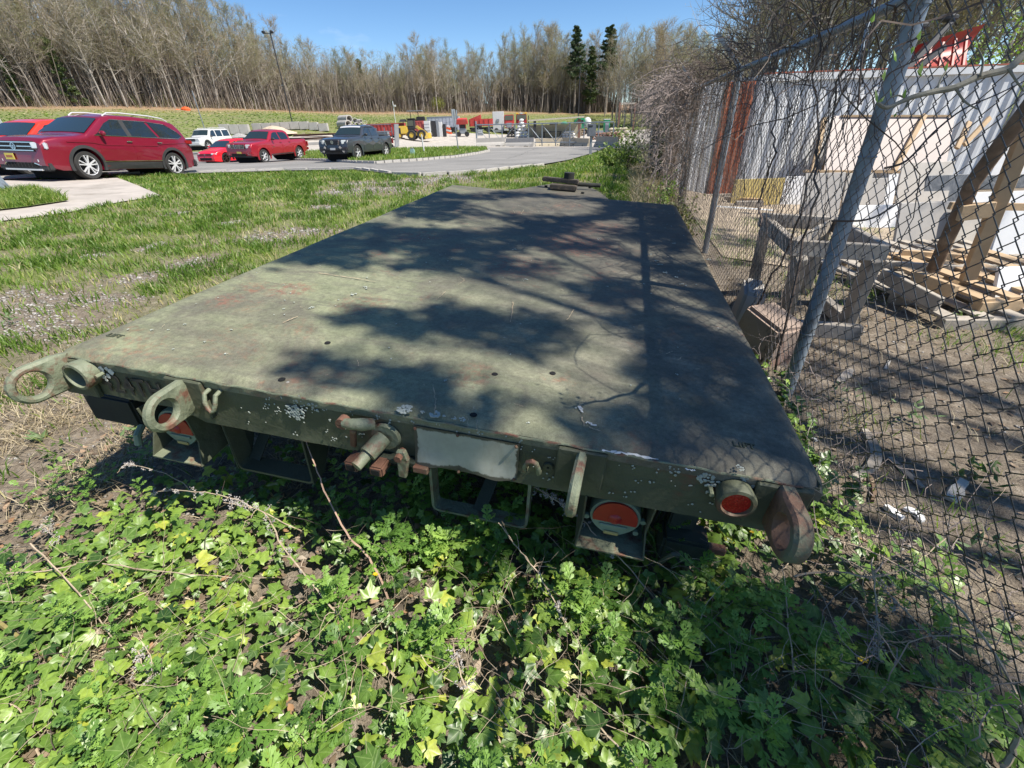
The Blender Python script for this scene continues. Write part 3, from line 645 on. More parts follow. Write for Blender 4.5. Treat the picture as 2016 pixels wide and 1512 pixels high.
# stencilled number
def text(s, size, mat, parent, mtx, ext=.0006, name='stencil_text', shear=0):
    cu = bpy.data.curves.new(name, 'FONT'); cu.body = s; cu.size = size; cu.extrude = ext; cu.space_character = 1.08; cu.offset = size*.012; cu.resolution_u = 3; cu.shear = shear
    tmp = bpy.data.objects.new(name, cu); C.objects.link(tmp); bpy.context.view_layer.update()
    me = bpy.data.meshes.new_from_object(tmp.evaluated_get(bpy.context.evaluated_depsgraph_get())); bpy.data.objects.remove(tmp); me.materials.clear(); me.materials.append(mat)
    o = bpy.data.objects.new(name, me); link(o, parent); o.matrix_local = mtx; return o
def face_mtx(x, y, z): return Matrix.Translation((x, y, z)) @ Matrix.Rotation(math.radians(90), 4, 'X')
text('424TH', .105, M_print, tw, face_mtx(-1.09, -.0015, -.142) @ Matrix.Diagonal((.82,1,1,1)))
text('LIFT', .032, M_tgreen, tw, Matrix.Translation((-1.17, .13, -.0045)), .0035); text('LIFT', .032, M_tgreen, tw, Matrix.Translation((1.02, .10, -.0045)), .0035)
# flaked pale paint patch beside the number
fl = MB()
for k in range(9):
    cx_, cz_ = -1.05 + random.uniform(-.03,.03), -.07 + random.uniform(-.03,.03); n = 6; r_ = random.uniform(.006,.014)
    fl.prism([(cx_+r_*random.uniform(.6,1.3)*math.cos(6.28*i/n), -.001, cz_+r_*random.uniform(.6,1.3)*math.sin(6.28*i/n)) for i in range(n)], (0,-.0015,0))
fl.build('paint_flakes', M_white, tw)
def placard_mat():
    m, nt, b = new_mat('placard_paint'); co = coords(nt, 'Object', loc=(-.258,0,.12)); sp = nt.nodes.new('ShaderNodeSeparateXYZ'); nt.links.new(co, sp.inputs[0]); o = []
    for ax, h in ((0, .165), (2, .073)):
        a = nd(nt, 'ShaderNodeMath', operation='ABSOLUTE'); nt.links.new(sp.outputs[ax], a.inputs[0]); q = nd(nt, 'ShaderNodeMath', operation='DIVIDE'); nt.links.new(a.outputs[0], q.inputs[0]); q.inputs[1].default_value = h; pw = nd(nt, 'ShaderNodeMath', operation='POWER'); nt.links.new(q.outputs[0], pw.inputs[0]); pw.inputs[1].default_value = 1.8 if ax else 5.0; o.append(pw.outputs[0])
    mxn = nd(nt, 'ShaderNodeMath', operation='MAXIMUM'); nt.links.new(o[0], mxn.inputs[0]); nt.links.new(o[1], mxn.inputs[1]); ad = nd(nt, 'ShaderNodeMath', operation='MULTIPLY_ADD'); n1 = noise(nt, co, 16, 8, .7); nt.links.new(n1, ad.inputs[0]); ad.inputs[1].default_value = .9; nt.links.new(mxn.outputs[0], ad.inputs[2])
    r = ramp(nt, [(.0, g3(0)), (1, g3(1))]); r.color_ramp.elements[0].position = .92; r.color_ramp.elements[1].position = 1.0; sc = nd(nt, 'ShaderNodeMath', operation='MULTIPLY'); nt.links.new(ad.outputs[0], sc.inputs[0]); sc.inputs[1].default_value = .78; nt.links.new(sc.outputs[0], r.inputs[0])
    base = ramp(nt, [(.3, (.27,.285,.235)), (.7, (.40,.41,.35))]); nt.links.new(noise(nt, co, 9, 7, .65), base.inputs[0]); st = coords(nt, 'Object', scale=(13,1,4)); n2 = noise(nt, st, 1.2, 6, .7); s2 = ramp(nt, [(.52, g3(0)), (.75, g3(.45))]); nt.links.new(n2, s2.inputs[0])
    c = mixc(nt, s2.outputs[0], base.outputs[0], (.19,.18,.13)); c = mixc(nt, r.outputs[0], c, (.07,.068,.05)); nt.links.new(c, b.inputs['Base Color']); b.inputs['Roughness'].default_value = .6; return m
M_placard = placard_mat()
# bent placard plate and its screws
def placard():
    V = []; F = []; nx, nz_ = 26, 10
    for i in range(nx):
        for j in range(nz_):
            u_ = i/(nx-1); w_ = j/(nz_-1); x_ = .093 + .33*u_; z_ = -.048 - (.142 + .008*math.sin(u_*3.0) + .004*math.sin(u_*17))*w_
            b_ = -.006 - .014*max(0, w_-.62)/.38*(.5+.5*math.sin(u_*9+.6)) - .003*math.sin(u_*12)*w_; V.append((x_, b_, z_))
    for i in range(nx-1):
        for j in range(nz_-1): a = i*nz_+j; F.append((a, a+1, a+1+nz_, a+nz_))
    n0 = len(V); V += [(x_, y_+.003, z_) for x_, y_, z_ in V]; F += [tuple(reversed([k+n0 for k in f])) for f in F[:]]
    mb = MB(); mb.add(V, F); o = mb.build('placard', M_placard, tw, smooth=True)
    for x_, z_ in ((.1,-.056),(.1,-.183),(.235,-.052),(.235,-.2),(.414,-.056),(.414,-.186)): MB().ball((x_, -.011, z_), .0055, 8).build('screw', M_rust, o)
placard()
# U shackles welded to the face
def ushackle(x, z, flip, mat, lab):
    s = -1 if flip else 1; pts = [(x-.02, 0, z+.03*s), (x-.021, -.024, z+.026*s), (x-.020, -.034, z), (x-.012, -.038, z-.024*s), (x, -.04, z-.032*s), (x+.012, -.038, z-.024*s), (x+.020, -.034, z), (x+.021, -.024, z+.026*s), (x+.02, 0, z+.03*s)]
    o = MB().tube(pts, .0075, 10).build('shackle', mat, tw, smooth=True); o['label'] = lab; return o
ushackle(-.607, -.085, False, M_lug, 'hanging shackle with orange rust on its bend'); ushackle(.468, -.105, True, M_lug, 'upturned shackle right of the white plate')
# gladhand air coupling, hook, drain stubs
o = MB().lathe([(.0,-.012),(.045,-.012),(.05,.0)], (-.005, 0, -.115), 'y', 24).build('coupling_flange', M_lug, tw, smooth=True)
MB().cyl((-.01,-.01,-.115), (-.035,-.07,-.14), .028, 16).build('coupling_neck', M_lug, o, smooth=True); MB().cyl((-.035,-.065,-.138), (-.052,-.115,-.155), .018, 14).build('coupling_tube', M_lug, o, smooth=True)
o = MB().tube([(-.035,-.02,-.06),(-.055,-.045,-.048),(-.085,-.055,-.045),(-.11,-.05,-.05)], [.018,.02,.017,.015], 10).build('dust_cap', M_lug, tw, smooth=True)
MB().cyl((-.118,-.058,-.052), (-.118,-.03,-.052), .019, 14).build('cap_disc', M_rust, o, smooth=True)
MB().bar((-.085,-.05,-.07), (-.115,-.02,-.165), .02, .012, (0,1,0)).build('cap_lever', M_rust, o, bevel=.003)
MB().box((-.005,-.012,-.195), (.2,.03,.022)).build('connector_rail', M_tgreen2, tw, bevel=.003)
for x_ in (-.10, -.015): 
    o = MB().box((x_, -.045, -.205), (.045,.065,.038)).build('connector_socket', M_rust, tw, bevel=.005); MB().box((x_, -.0785, -.205), (.026,.004,.02)).build('socket_mouth', M_hole, o)
o = MB().prism([(.045,-.03,-.13),(.075,-.03,-.125),(.085,-.03,-.16),(.07,-.03,-.24),(.045,-.03,-.235)], (0,-.018,0)).build('latch', M_lug, tw, bevel=.004); MB().cyl((.058,-.02,-.145), (.058,-.065,-.145), .012, 8).build('bolt', M_rust, o)
MB().box((.115, -.02, -.205), (.05,.03,.025)).build('latch_stop', M_rust, tw, bevel=.003)
o = MB().lathe([(.004,-.002),(.004,-.006),(.014,-.006),(.016,.0)], (.513, 0, -.118), 'y', 20).build('drain_ring', M_tgreen, tw, smooth=True)
# tail lights in bracket boxes
def tail(xc, yc, zc, lab):
    n = 36; R = .082
    def outl(r, drop): 
        P = []
        for k in range(n):
            a = 2*math.pi*k/n; x_ = math.cos(a); z_ = math.sin(a); P.append((r*x_*(1.0 if z_ > 0 else 1-.28*(-z_)**2), r*z_*(1 if z_ > 0 else drop)))
        return P
    V = []; F = []
    for r, y_ in ((R*.97, .05), (R, 0), (R*.96, -.012)):
        V += [(xc+px, yc+y_, zc+pz) for px, pz in outl(r, 1.05)]
    for q_ in range(2):
        for k in range(n): F.append((q_*n+k, q_*n+(k+1)%n, (q_+1)*n+(k+1)%n, (q_+1)*n+k))
    F.append(tuple(range(2*n, 3*n))); mb = MB(); mb.add(V, F); o = mb.build('tail_light', M_mint, tw, smooth=True); o['label'] = lab
    P = [(xc + R*.86*math.cos(a), zc + R*.86*math.sin(a)) for a in np.linspace(math.radians(-14), math.radians(194), 30)]
    mb = MB(); mb.prism([(x_, yc-.013, z_) for x_, z_ in P], (0,-.007,0)); mb.lathe([(.0,-.028),(.012,-.027),(.02,-.022),(.022,-.019)], (xc, yc, zc+.0), 'y', 20); mb.build('lens', M_redlens2, o, smooth=True)
    MB().box((xc, yc-.0155, zc-.038), (.09,.006,.012)).build('marker_window', M_mint, o, bevel=.002); MB().box((xc-.002, yc-.0155, zc-.07), (.048,.006,.014)).build('amber_window', M_amber, o, bevel=.002)
    for x_, z_ in ((-.088, -.02), (.088, -.0), (.075, -.055)): MB().cyl((xc+x_, yc+.0, zc+z_), (xc+x_, yc-.012, zc+z_), .009, 10).build('screw', M_mint, o)
def light_box(xc, lab, tilt=0):
    # bent sheet tray: two slanted cheeks and a floor
    P = thing('x', None, None) if False else None
    z0, z1 = -.21, -.425
    for s_ in (-1, 1):
        x0 = xc + s_*.100; x1 = xc + s_*(.106)
        o = MB().prism([(x0, .0, z0), (x0+s_*.01, .28, z0), (x1+s_*.01, .28, z1+.03), (x1, -.02, z1), (x0 - s_*.004, .012, -.33)], (s_*.006, 0, 0)).build('light_guard_cheek', M_tgreen, tw, bevel=.0015)
    o = MB().box((xc, .13, z1+.004), (.215, .30, .006)).build('light_guard_floor', M_lug, tw); MB().box((xc, .285, -.32), (.21, .006, .22)).build('light_guard_back', M_dark, tw)
tail(.742, .045, -.312, 'right tail light with red upper lens'); light_box(.742, 'r')
tail(-.895, .05, -.305, 'left tail light behind the hanging lug'); light_box(-.89, 'l')
# step frames (bent flat bar)
def step(x0, x1, y, z, w, mat, lab, r=.02):
    pts = [(x0, y, -.2), (x0+.004, y, z+r), (x0+.004+r*.3, y, z+r*.3), (x0+.004+r, y, z), (x1-r, y, z), (x1-r*.3, y, z+r*.3), (x1, y, z+r), (x1, y, -.2)]
    V = []; F = []; t = .005
    for i, p in enumerate(pts):
        a = Vector(pts[max(i-1,0)]); b_ = Vector(pts[min(i+1,len(pts)-1)]); d = (b_-a).normalized(); nrm = Vector((d.z, 0, -d.x)); P = Vector(p)
        for yy, tt in ((-w/2,-t),(w/2,-t),(w/2,t),(-w/2,t)): V.append(P + Vector((0,yy,0)) + nrm*tt)
    for i in range(len(pts)-1):
        for k in range(4): F.append((i*4+k, i*4+(k+1)%4, (i+1)*4+(k+1)%4, (i+1)*4+k))
    mb = MB(); mb.add(V, F); mb.add(V[:4], [(0,1,2,3)]); o = mb.build('step_frame', mat, tw); o['label'] = lab; return o
o = step(.10, .455, .10, -.50, .055, M_lug, 'right step frame with rusted front edge'); MB().bar((.27,.1,-.5), (.34,.42,-.28), .05, .006).build('step_brace', M_tgreen2, o)
o = step(-.70, -.372, .09, -.475, .075, M_tgreen, 'left step frame in plain green'); MB().bar((-.66,.1,-.46), (-.64,.36,-.22), .05, .006).build('step_brace', M_tgreen2, o)
for x_ in (-.70, -.372): MB().prism([(x_, .05, -.2), (x_, .28, -.2), (x_, .12, -.475), (x_, .05, -.475)], (.005,0,0)).build('step_gusset', M_tgreen2, tw)
# brackets by the corners, hoses
MB().box((.985, .2, -.33), (.09,.1,.24)).build('outer_bracket', M_tgreen2, tw, bevel=.006); MB().box((1.0, .14, -.485), (.15,.1,.12)).build('battery_box', M_tgreen2, tw, bevel=.01); MB().box((1.10, .12, -.46), (.07,.03,.03)).build('rusty_tab', M_rust, tw, bevel=.004)
for k in range(4): MB().bar((.90+.018*k, .16, -.2), (.885+.018*k, .2, -.5), .008, .012).build('hose', M_dark, tw)
MB().tube([(.925,.05,-.50),(.93,.03,-.45),(.945,.03,-.425),(.965,.04,-.43),(.968,.05,-.45)], .0085, 8).build('hook', M_tgreen, tw, smooth=True)
MB().box((-1.31, .22, -.36), (.24,.22,.14)).build('outer_bracket', M_dark, tw, bevel=.01); MB().tube([(-1.2,.12,-.42),(-1.19,.08,-.44),(-1.19,.07,-.48)], .014, 8).build('hose_stub', M_mint, tw, smooth=True)
M_cpl = simple('dark_weathered_steel', (.06,.05,.04), .8, var=.4, vs=14, bs=.4, dirt=(.16,.12,.08), ds=12)
# coupling gear on the tongue
o = MB().box((.02, 4.42, .03), (.30,.16,.05)).build('coupling_block', M_cpl, tw, bevel=.008); MB().box((-.03, 4.5, .085), (.42,.09,.045), Matrix.Rotation(-.12,3,'Z')).build('clamp_bar', M_cpl, o, bevel=.008); MB().cyl((.06,4.52,.06), (.06,4.52,.17), .06, 14).build('kingpin_cap', M_dark, o, smooth=True)
MB().cyl((.14,4.56,.05), (.42,4.62,.05), .022, 10).build('clamp_lever', M_dark, o)
for x_, y_ in ((-.2,4.55),(.3,4.75),(.25,4.3),(-.1,4.75)): MB().cyl((x_,y_,-.006), (x_,y_,.012), .018, 8).build('bolt', M_dark, tw)
# drain holes, scratches, scrapes and lichen on the deck
for u, v in ((645,675),(555,747),(932,817),(974,737),(1088,735)): p = tl(u, v, -.002); MB().lathe([(.0,.0),(.009,.0),(.0115,-.002)], (p.x, p.y, .0008), 'z', 14).build('drain_hole', M_hole, tw)
def scratch(mb, px, w, wob=.004):
    P = []
    for (u0, v0), (u1, v1) in zip(px[:-1], px[1:]):
        for t in np.linspace(0, 1, 10)[:-1]: p = tl(u0+(u1-u0)*t, v0+(v1-v0)*t); P.append(Vector((p.x + random.gauss(0,wob*.4), p.y + random.gauss(0,wob*.4), .0)))
    V = []; F = []
    for i, p in enumerate(P):
        d = (P[min(i+1,len(P)-1)] - P[max(i-1,0)]).normalized(); nn = Vector((-d.y, d.x, 0)); ww = w*random.uniform(.2,1)
        V += [(p+nn*ww/2)+Vector((0,0,.0016)), (p-nn*ww/2)+Vector((0,0,.0016))]
    F = [(2*i, 2*i+1, 2*i+3, 2*i+2) for i in range(len(P)-1)]; mb.add(V, F)
s1 = MB()
for px, w in [([(628,538),(700,548),(745,556)],.007),([(852,760),(858,790),(855,820)],.004),([(1130,610),(1115,633)],.004),([(555,636),(590,622)],.006),([(905,545),(915,552),(900,562)],.003),([(860,590),(880,572)],.003),([(1010,595),(1005,640)],.004),([(920,820),(922,845)],.002),([(940,828),(938,850)],.002),([(1145,820),(1150,842)],.004),([(1160,842),(1185,850)],.004)]: scratch(s1, px, w)
for k in range(46):
    u = random.uniform(300,1450); v = random.uniform(400,880); a = random.uniform(0,3.14); l = random.uniform(5,26); p = tl(u, v)
    if -1.1 < p.x < 1.1 and .1 < p.y < 3.9: scratch(s1, [(u,v),(u+l*math.cos(a),v+l*.5*math.sin(a))], random.uniform(.0018,.0042))
tag(s1.build('scratches', M_tan, tw, fix=False), kind='stuff')
s2 = MB(); scratch(s2, [(1185,888),(1230,893),(1300,906)], .012, .008); scratch(s2, [(1140,800),(1148,812)], .014, .008); scratch(s2, [(1155,832),(1175,838)], .008, .008); scratch(s2,[(1350,924),(1370,927)],.006)
tag(s2.build('white_scrapes', M_white, tw, fix=False), kind='stuff')
lc = MB()
def lichen(x, y, z, R, n, axis):
    for k in range(n):
        a = random.uniform(0,6.28); q_ = R*math.sqrt(random.uniform(0,1)); r_ = random.uniform(.002,.006) if R > .012 else random.uniform(.002,.004)
        if axis == 'y': lc.ball((x+q_*math.cos(a), y-.001, z+q_*math.sin(a)*.8), r_, 6, (1,.5,1))
        else: lc.ball((x+q_*math.cos(a), y+q_*math.sin(a), z), r_, 6, (1,1,.35))
for u, v, R, n in [(580,812,.035,90),(600,800,.05,30),(1395,945,.03,45),(1410,975,.03,30),(1330,930,.02,8),(1480,960,.012,14),(1465,943,.010,14)]: p = tr(u, v); lichen(p.x, 0, p.z, R, n, 'y')
for k in range(110): lichen(random.uniform(-.55,1.0), 0, random.uniform(-.19,-.03), .01, random.randint(1,3), 'y')
for u, v, R, n in [(786,818,.022,60),(848,828,.016,40),(862,836,.006,6),(822,824,.007,8),(905,833,.010,14),(885,838,.008,10),(1466,942,.012,10),(1040,832,.005,4),(445,695,.006,5),(402,672,.005,3)]: p = tl(u, v, .002); lichen(p.x, max(p.y,.004), .0, R, n, 'z')
for u, v in [(1325,478),(1290,512),(1300,520),(1310,535),(1345,560),(1180,470),(1012,490),(695,578),(530,458),(1035,550),(1215,395),(1330,545),(1280,500),(1395,510),(610,605),(720,565)]:
    p = tl(u, v, .002); lichen(p.x, p.y, 0, .018, 8, 'z')
for k in range(130): lichen(random.uniform(-1.15,1.18), random.uniform(.03,3.9)**1.0, 0, .004, random.randint(1,3), 'z')
tag(lc.build('lichen', M_lichen, tw, smooth=True, fix=False), kind='stuff')
# ================================================================ CHAIN LINK FENCE
M_galv = simple('galvanised_post', (.22,.26,.30), .5, metal=.35, var=.25, vs=9, bs=.2, bsc=70, dirt=(.12,.11,.10), ds=7)
M_wire = simple('aged_wire', (.12,.105,.095), .42, metal=.5, var=.4, vs=3, dirt=(.30,.30,.30), ds=1.3)
FX = .945; FZ0, FZ1 = .055, 1.765; YS = [-.74, 2.33, 5.39, 8.45, 11.5, 14.6, 17.7, 20.8]
fence = thing('chain_link_fence', 'chain link fence with grey pipe posts and dead vines, right of the flatbed', 'fence', (FX, 2.33, .06))
FO = Vector((FX, 2.33, .06))
def flink(o): o.parent = fence; o.location = Vector(o.location) - FO; return o
for y_ in YS:
    p = flink(MB().cyl((FX+.045, y_, .0), (FX+.045, y_, 1.80), .031, 16).build('post', M_galv, smooth=True))
    if abs(y_-2.33) < .1: p['label'] = 'near blue grey pipe post'
    MB().lathe([(.036,-.03),(.038,0),(.036,.03)], (FX+.045, y_, 1.765), 'z', 16).build('rail_clamp', M_galv, p)
    for z_ in (.45,.85,1.25): MB().lathe([(.033,-.004),(.035,0),(.033,.004)], (FX+.045, y_, z_), 'z', 12, True).build('tie_band', M_galv, p)
    if y_ > 3: MB().bar((FX+.045, y_, 1.79), (FX-.21, y_, 2.06), .035, .012, (0,1,0)).build('barb_arm', M_galv, p)
    else: MB().bar((FX+.045, y_, 1.79), (FX-.05, y_, 1.93), .035, .012, (0,1,0)).build('barb_arm', M_galv, p)
rp_ = [(FX+.03, y_, 1.765 + .006*math.sin(y_*1.3)) for y_ in np.linspace(-1.2, 21, 40)]
flink(MB().tube(rp_, .0215, 12).build('top_rail', M_galv, smooth=True))
# woven wires: each zigzags between two columns, 36 mm apart
WA = .036
def wire_path(phase, seg=WA, z0=FZ0, z1=FZ1):
    n = int((z1-z0)/seg); P = []
    for k in range(n+1):
        s = 1 if (k+phase) % 2 == 0 else 0; yy = WA*s; z_ = z0 + k*seg; b_ = .0035 if s else -.0035
        e = .004 if s == 1 else -.004
        P.append((b_, yy + e*.4, z_-.0045)); P.append((-b_, yy + e*.4, z_+.0045))
    return P
def wire_mesh(phase, r=.0019, n=3):
    mb = MB(); P = wire_path(phase); P = [(p[0]+.004*mn.noise(Vector((p[2]*3, phase, 0))), p[1], p[2]) for p in P]; mb.tube(P, r, n); return mb
protos = []
for ph in (0, 1):
    o = wire_mesh(ph).build('wire', M_wire); protos.append(o)
y_start = -1.0; nw = int(20.6/WA)
idx_parts = [k for k in range(nw) if .30 < y_start + k*WA][:300]
first = {0: True, 1: True}
idx_set = set(idx_parts)
for k in idx_parts:
    ph = k % 2; o = protos[ph] if first[ph] else protos[ph].copy()
    if not first[ph]: C.objects.link(o)
    first[ph] = False; o.parent = fence; yk = y_start + k*WA
    o.location = Vector((FX + .014*math.sin(yk*1.7) + .008*math.sin(yk*4.1), yk, 0)) - FO
    o.rotation_euler = (random.uniform(-.0012,.0012), random.uniform(-.004,.004), 0)
mb = MB(); base = [np.array(p) for p in (wire_path(0), wire_path(1))]
for k in range(nw):
    if k in idx_set: continue
    yk = y_start + k*WA; P = base[k % 2][::2] if yk > 5 else base[k % 2]
    mb.tube([(FX+p[0]+.014*math.sin(yk*1.7), yk+p[1], p[2]) for p in P], .0024 if yk > 5 else .0019, 3, cap=False)
o = mb.build('wires', M_wire, fix=False); o.data.transform(Matrix.Translation(-FO)); o.parent = fence; tag(o, kind='stuff')

# ---------------------------------------------------------------- vines on the fence
M_vine = simple('dead_vine', (.085,.062,.05), .85, var=.5, vs=12, bs=.4, dirt=(.22,.18,.15), ds=4)
M_vine_grey = simple('grey_dead_vine', (.27,.22,.20), .9, var=.4, vs=10)
M_bark_g = simple('grey_green_bark', (.20,.19,.15), .8, var=.3, vs=20, bs=.5, bsc=60, dirt=(.13,.11,.08), ds=15)
def wander(mb, p, d, L_, n, r0, jit, grav=0, keepx=None, r1=None, sides=3):
    P = [Vector(p)]; d = Vector(d).normalized(); s = L_/n
    for k in range(n):
        d = (d + Vector((random.gauss(0,jit), random.gauss(0,jit), random.gauss(0,jit) - grav))).normalized(); q_ = P[-1] + d*s
        if keepx is not None and q_.z < 1.8: q_.x += (keepx - q_.x)*.5
        if q_.z < .05: break
        P.append(q_)
    if len(P) > 2: mb.tube(P, [r0 + ((r1 if r1 is not None else r0*.3)-r0)*i/(len(P)-1) for i in range(len(P))], sides, cap=False)
    return P
# main climbing stems
def vine_thing(name, label, pts, r, side=10, mat=M_vine, group=None):
    p0 = pts[0]; t = tag(MB().tube([tuple(np.array(q_)-np.array(p0)) for q_ in pts], list(np.linspace(r, r*.55, len(pts))), 7).build(name, mat, smooth=True), label, 'vine', group); t.location = tuple(p0); return t
for k, (lab, px) in enumerate([
   ('long dark vine stem climbing the fence left of the near post', [(1525,735),(1560,600),(1580,470),(1610,380),(1605,300),(1612,220),(1600,150),(1618,110),(1600,20)]),
   ('wavy dark vine stem hanging in front of the grey container', [(1500,445),(1492,400),(1510,350),(1525,300),(1520,260),(1530,200),(1515,150),(1535,90)]),
   ('thin crossing vine stem low on the fence behind the flatbed', [(1475,640),(1510,560),(1545,500),(1575,420),(1600,330),(1640,250),(1650,160),(1690,90)])]):
    P = [on_x(u, v, FX + random.uniform(-.03,.0)) for u, v in px]
    Q = []
    for a, b_ in zip(P[:-1], P[1:]):
        for t in (0, .33, .66): Q.append(a + (b_-a)*t + np.array([random.uniform(-.01,.01), random.uniform(-.02,.02), 0]))
    Q.append(P[-1]); vine_thing('climbing_vine', lab, Q, .0065)
vm = MB()
for k in range(420):   # tangle over the rail, thicker further along
    y_ = 1.6 + 9.5*random.random()**.8; z_ = random.uniform(1.45, 1.95); 
    wander(vm, (FX+random.uniform(-.12,.08), y_, z_), (random.uniform(-.6,.2), random.uniform(-1,1), random.uniform(-.2,.9)), random.uniform(.3,1.1), 12, .0028+.0004*y_/4, .3, .05)
for k in range(330):   # stems hanging down in and before the mesh
    y_ = 2.4 + 9*random.random()
    wander(vm, (FX+random.uniform(-.05,.05), y_, random.uniform(.7,1.8)), (0, random.uniform(-.4,.4), random.choice((-1,-1,1))), random.uniform(.5,1.5), 14, .0024+.0003*y_/4, .28, .02, keepx=FX)
for k in range(110):   # arching sprays above the rail
    y_ = 2.8 + 5.5*random.random(); wander(vm, (FX+random.uniform(-.1,.2), y_, 1.8), (random.uniform(-.8,.1), random.uniform(-.8,.5), 1.0), random.uniform(.4,1.0), 14, .0026, .16, .10)
vo = vm.build('vine_tangle', M_vine, fix=False); tag(vo, 'dark tangle of bare vine stems piled over the top rail of the fence', kind='stuff')
vm = MB()
for k in range(900):   # bleached brush heap on the far length of fence
    y_ = 8 + 8.5*random.random(); z_ = random.uniform(1.45, 2.1) if random.random() < .75 else random.uniform(.5,1.5)
    wander(vm, (FX+random.uniform(-.45,.15), y_, z_), (random.uniform(-1,.3), random.uniform(-1,1), random.uniform(-.7,.5)), random.uniform(.4,1.1), 9, .0065, .42, .12)
tag(vm.build('brush_heap', M_vine_grey, fix=False), 'bleached grey heap of dead brush hanging over the far end of the fence', kind='stuff')
vm = MB()
for k in range(520):
    y_ = 7.5 + 11*random.random(); wander(vm, (FX+random.uniform(-.06,.06), y_, random.uniform(.2,1.8)), (0, random.uniform(-1,1), random.uniform(-1,1)), random.uniform(.4,1.3), 9, .006, .4, .02, keepx=FX)
tag(vm.build('vine_curtain', simple('brown_dead_vine', (.15,.11,.085), .9, var=.45, vs=8), fix=False), 'brown curtain of dead vines woven through the far fence mesh', kind='stuff')
# dark ivy clad post far along the fence
M_leafdark = leafmat('dark_ivy', [(0, (.012,.02,.008)), (.6, (.03,.045,.015)), (1, (.10,.13,.04))], .5, .1)
def leafcloud(name, pts, size, m, parent=None, up=.3):
    pts = np.asarray(pts, float); n = len(pts); D = rng.normal(0,1,(n,3)); D /= np.linalg.norm(D, axis=1)[:,None]; U = rng.normal(0,1,(n,3)); U[:,2] += up; U -= (U*D).sum(1)[:,None]*D; U /= np.linalg.norm(U, axis=1)[:,None]
    s = (size*rng.uniform(.6,1.4,n))[:,None]; V = np.stack([pts, pts + s*(.5*D+.35*U), pts + s*D, pts + s*(.5*D-.35*U)], 1)
    F_ = (np.arange(n)*4)[:,None] + np.array([0,1,2,3])[None]
    return np_mesh(name, V.reshape(-1,3), F_, m, parent, attrs={'rnd': np.repeat(rng.uniform(0,1,n), 4)})
pp = np.stack([FX + rng.normal(0,.16,2600), 13.1 + rng.normal(0,.35,2600), rng.uniform(-.05,1.75,2600)], 1)
t = thing('ivy_clump', 'dark evergreen clump smothering a far fence post', 'shrub', (FX, 13.1, gz(FX,13.1))); o = leafcloud('foliage', pp - np.array(t.location), .07, M_leafdark, t)
MB().tube([(0,0,0),(.03,.05,.8),(-.02,0,1.6)], [.03,.022,.012], 6).build('stem', M_vine, t)

# near branch with opening buds crossing the frame at upper right
M_bud = leafmat('young_leaf', [(0, (.18,.30,.05)), (1, (.36,.46,.12))], .45, .4)
def opt_leaf(mb, p, d, L_, w):
    d = Vector(d).normalized(); s = d.cross(Vector((.3,.2,1))).normalized()*w; u_ = d.cross(s).normalized()*w*.4; p = Vector(p)
    mb.add([p, p+d*L_*.35+s+u_, p+d*L_, p+d*L_*.35-s+u_, p+d*L_*.5-u_], [(0,1,4),(1,2,4),(4,2,3),(0,4,3)])
def px_path(px, depths, jit=0.0):
    return [at_d(u, v, z) + np.array([random.gauss(0,jit) for _ in range(3)]) for (u, v), z in zip(px, depths)]
def smooth_path(P, k=4):
    P = [np.array(p) for p in P]; Q = []
    for i in range(len(P)-1):
        p0, p1, p2, p3 = P[max(i-1,0)], P[i], P[i+1], P[min(i+2,len(P)-1)]
        for t in np.linspace(0, 1, k, endpoint=False): Q.append(.5*((2*p1) + (-p0+p2)*t + (2*p0-5*p1+4*p2-p3)*t*t + (-p0+3*p1-3*p2+p3)*t**3))
    return Q + [P[-1]]
br = thing('shrub_branch', 'pale branch with opening green buds reaching in from the right edge', 'branch', tuple(at_d(2080,60,.85)))
def rel(P, t): l = np.array(t.location); return [np.array(p) - l for p in P]
main = smooth_path(px_path([(2090,60),(2016,108),(1985,135),(1930,150),(1880,172),(1840,180),(1800,190),(1775,200),(1745,212),(1728,203)], [.86,.84,.82,.81,.8,.8,.79,.79,.78,.78]))
MB().tube(rel(main, br), list(np.linspace(.0072,.0028,len(main))), 8).build('stem', M_bark_g, br, smooth=True)
tw2 = MB()
for px in ([(1800,190),(1790,196),(1770,188),(1755,192)], [(1845,180),(1850,160),(1862,140)], [(1880,172),(1900,200),(1925,215)], [(1930,150),(1935,120),(1925,95)], [(1985,135),(2005,165),(2016,180)], [(1790,196),(1780,215),(1765,222)]):
    P = smooth_path(px_path(px, [.8]*len(px))); tw2.tube(rel(P, br), list(np.linspace(.0022,.0012,len(P))), 5)
tw2.build('twigs', M_bark_g, br, smooth=True)['kind'] = 'stuff'
for u, v, dx, dy, s in [(1728,203,-4,-22,.026),(1728,203,14,-14,.018),(1755,192,-2,-16,.016),(1862,140,6,-22,.018),(1780,195,4,-20,.02),(1740,160,3,-22,.022),(1812,150,5,-30,.026),(1765,122,-5,-22,.022),(1925,95,-4,-14,.014),(1815,150,-10,-12,.014),(1808,80,6,-22,.02),(1800,90,-6,16,.016),(1715,45,6,-14,.018),(1765,222,-5,8,.01)]:
    a = at_d(u, v, .79); b_ = at_d(u+dx, v+dy, .79); mb = MB(); opt_leaf(mb, a - np.array(br.location), b_-a, s*1.05, s*.22); mb.build('leaf', M_bud, br, fix=False)
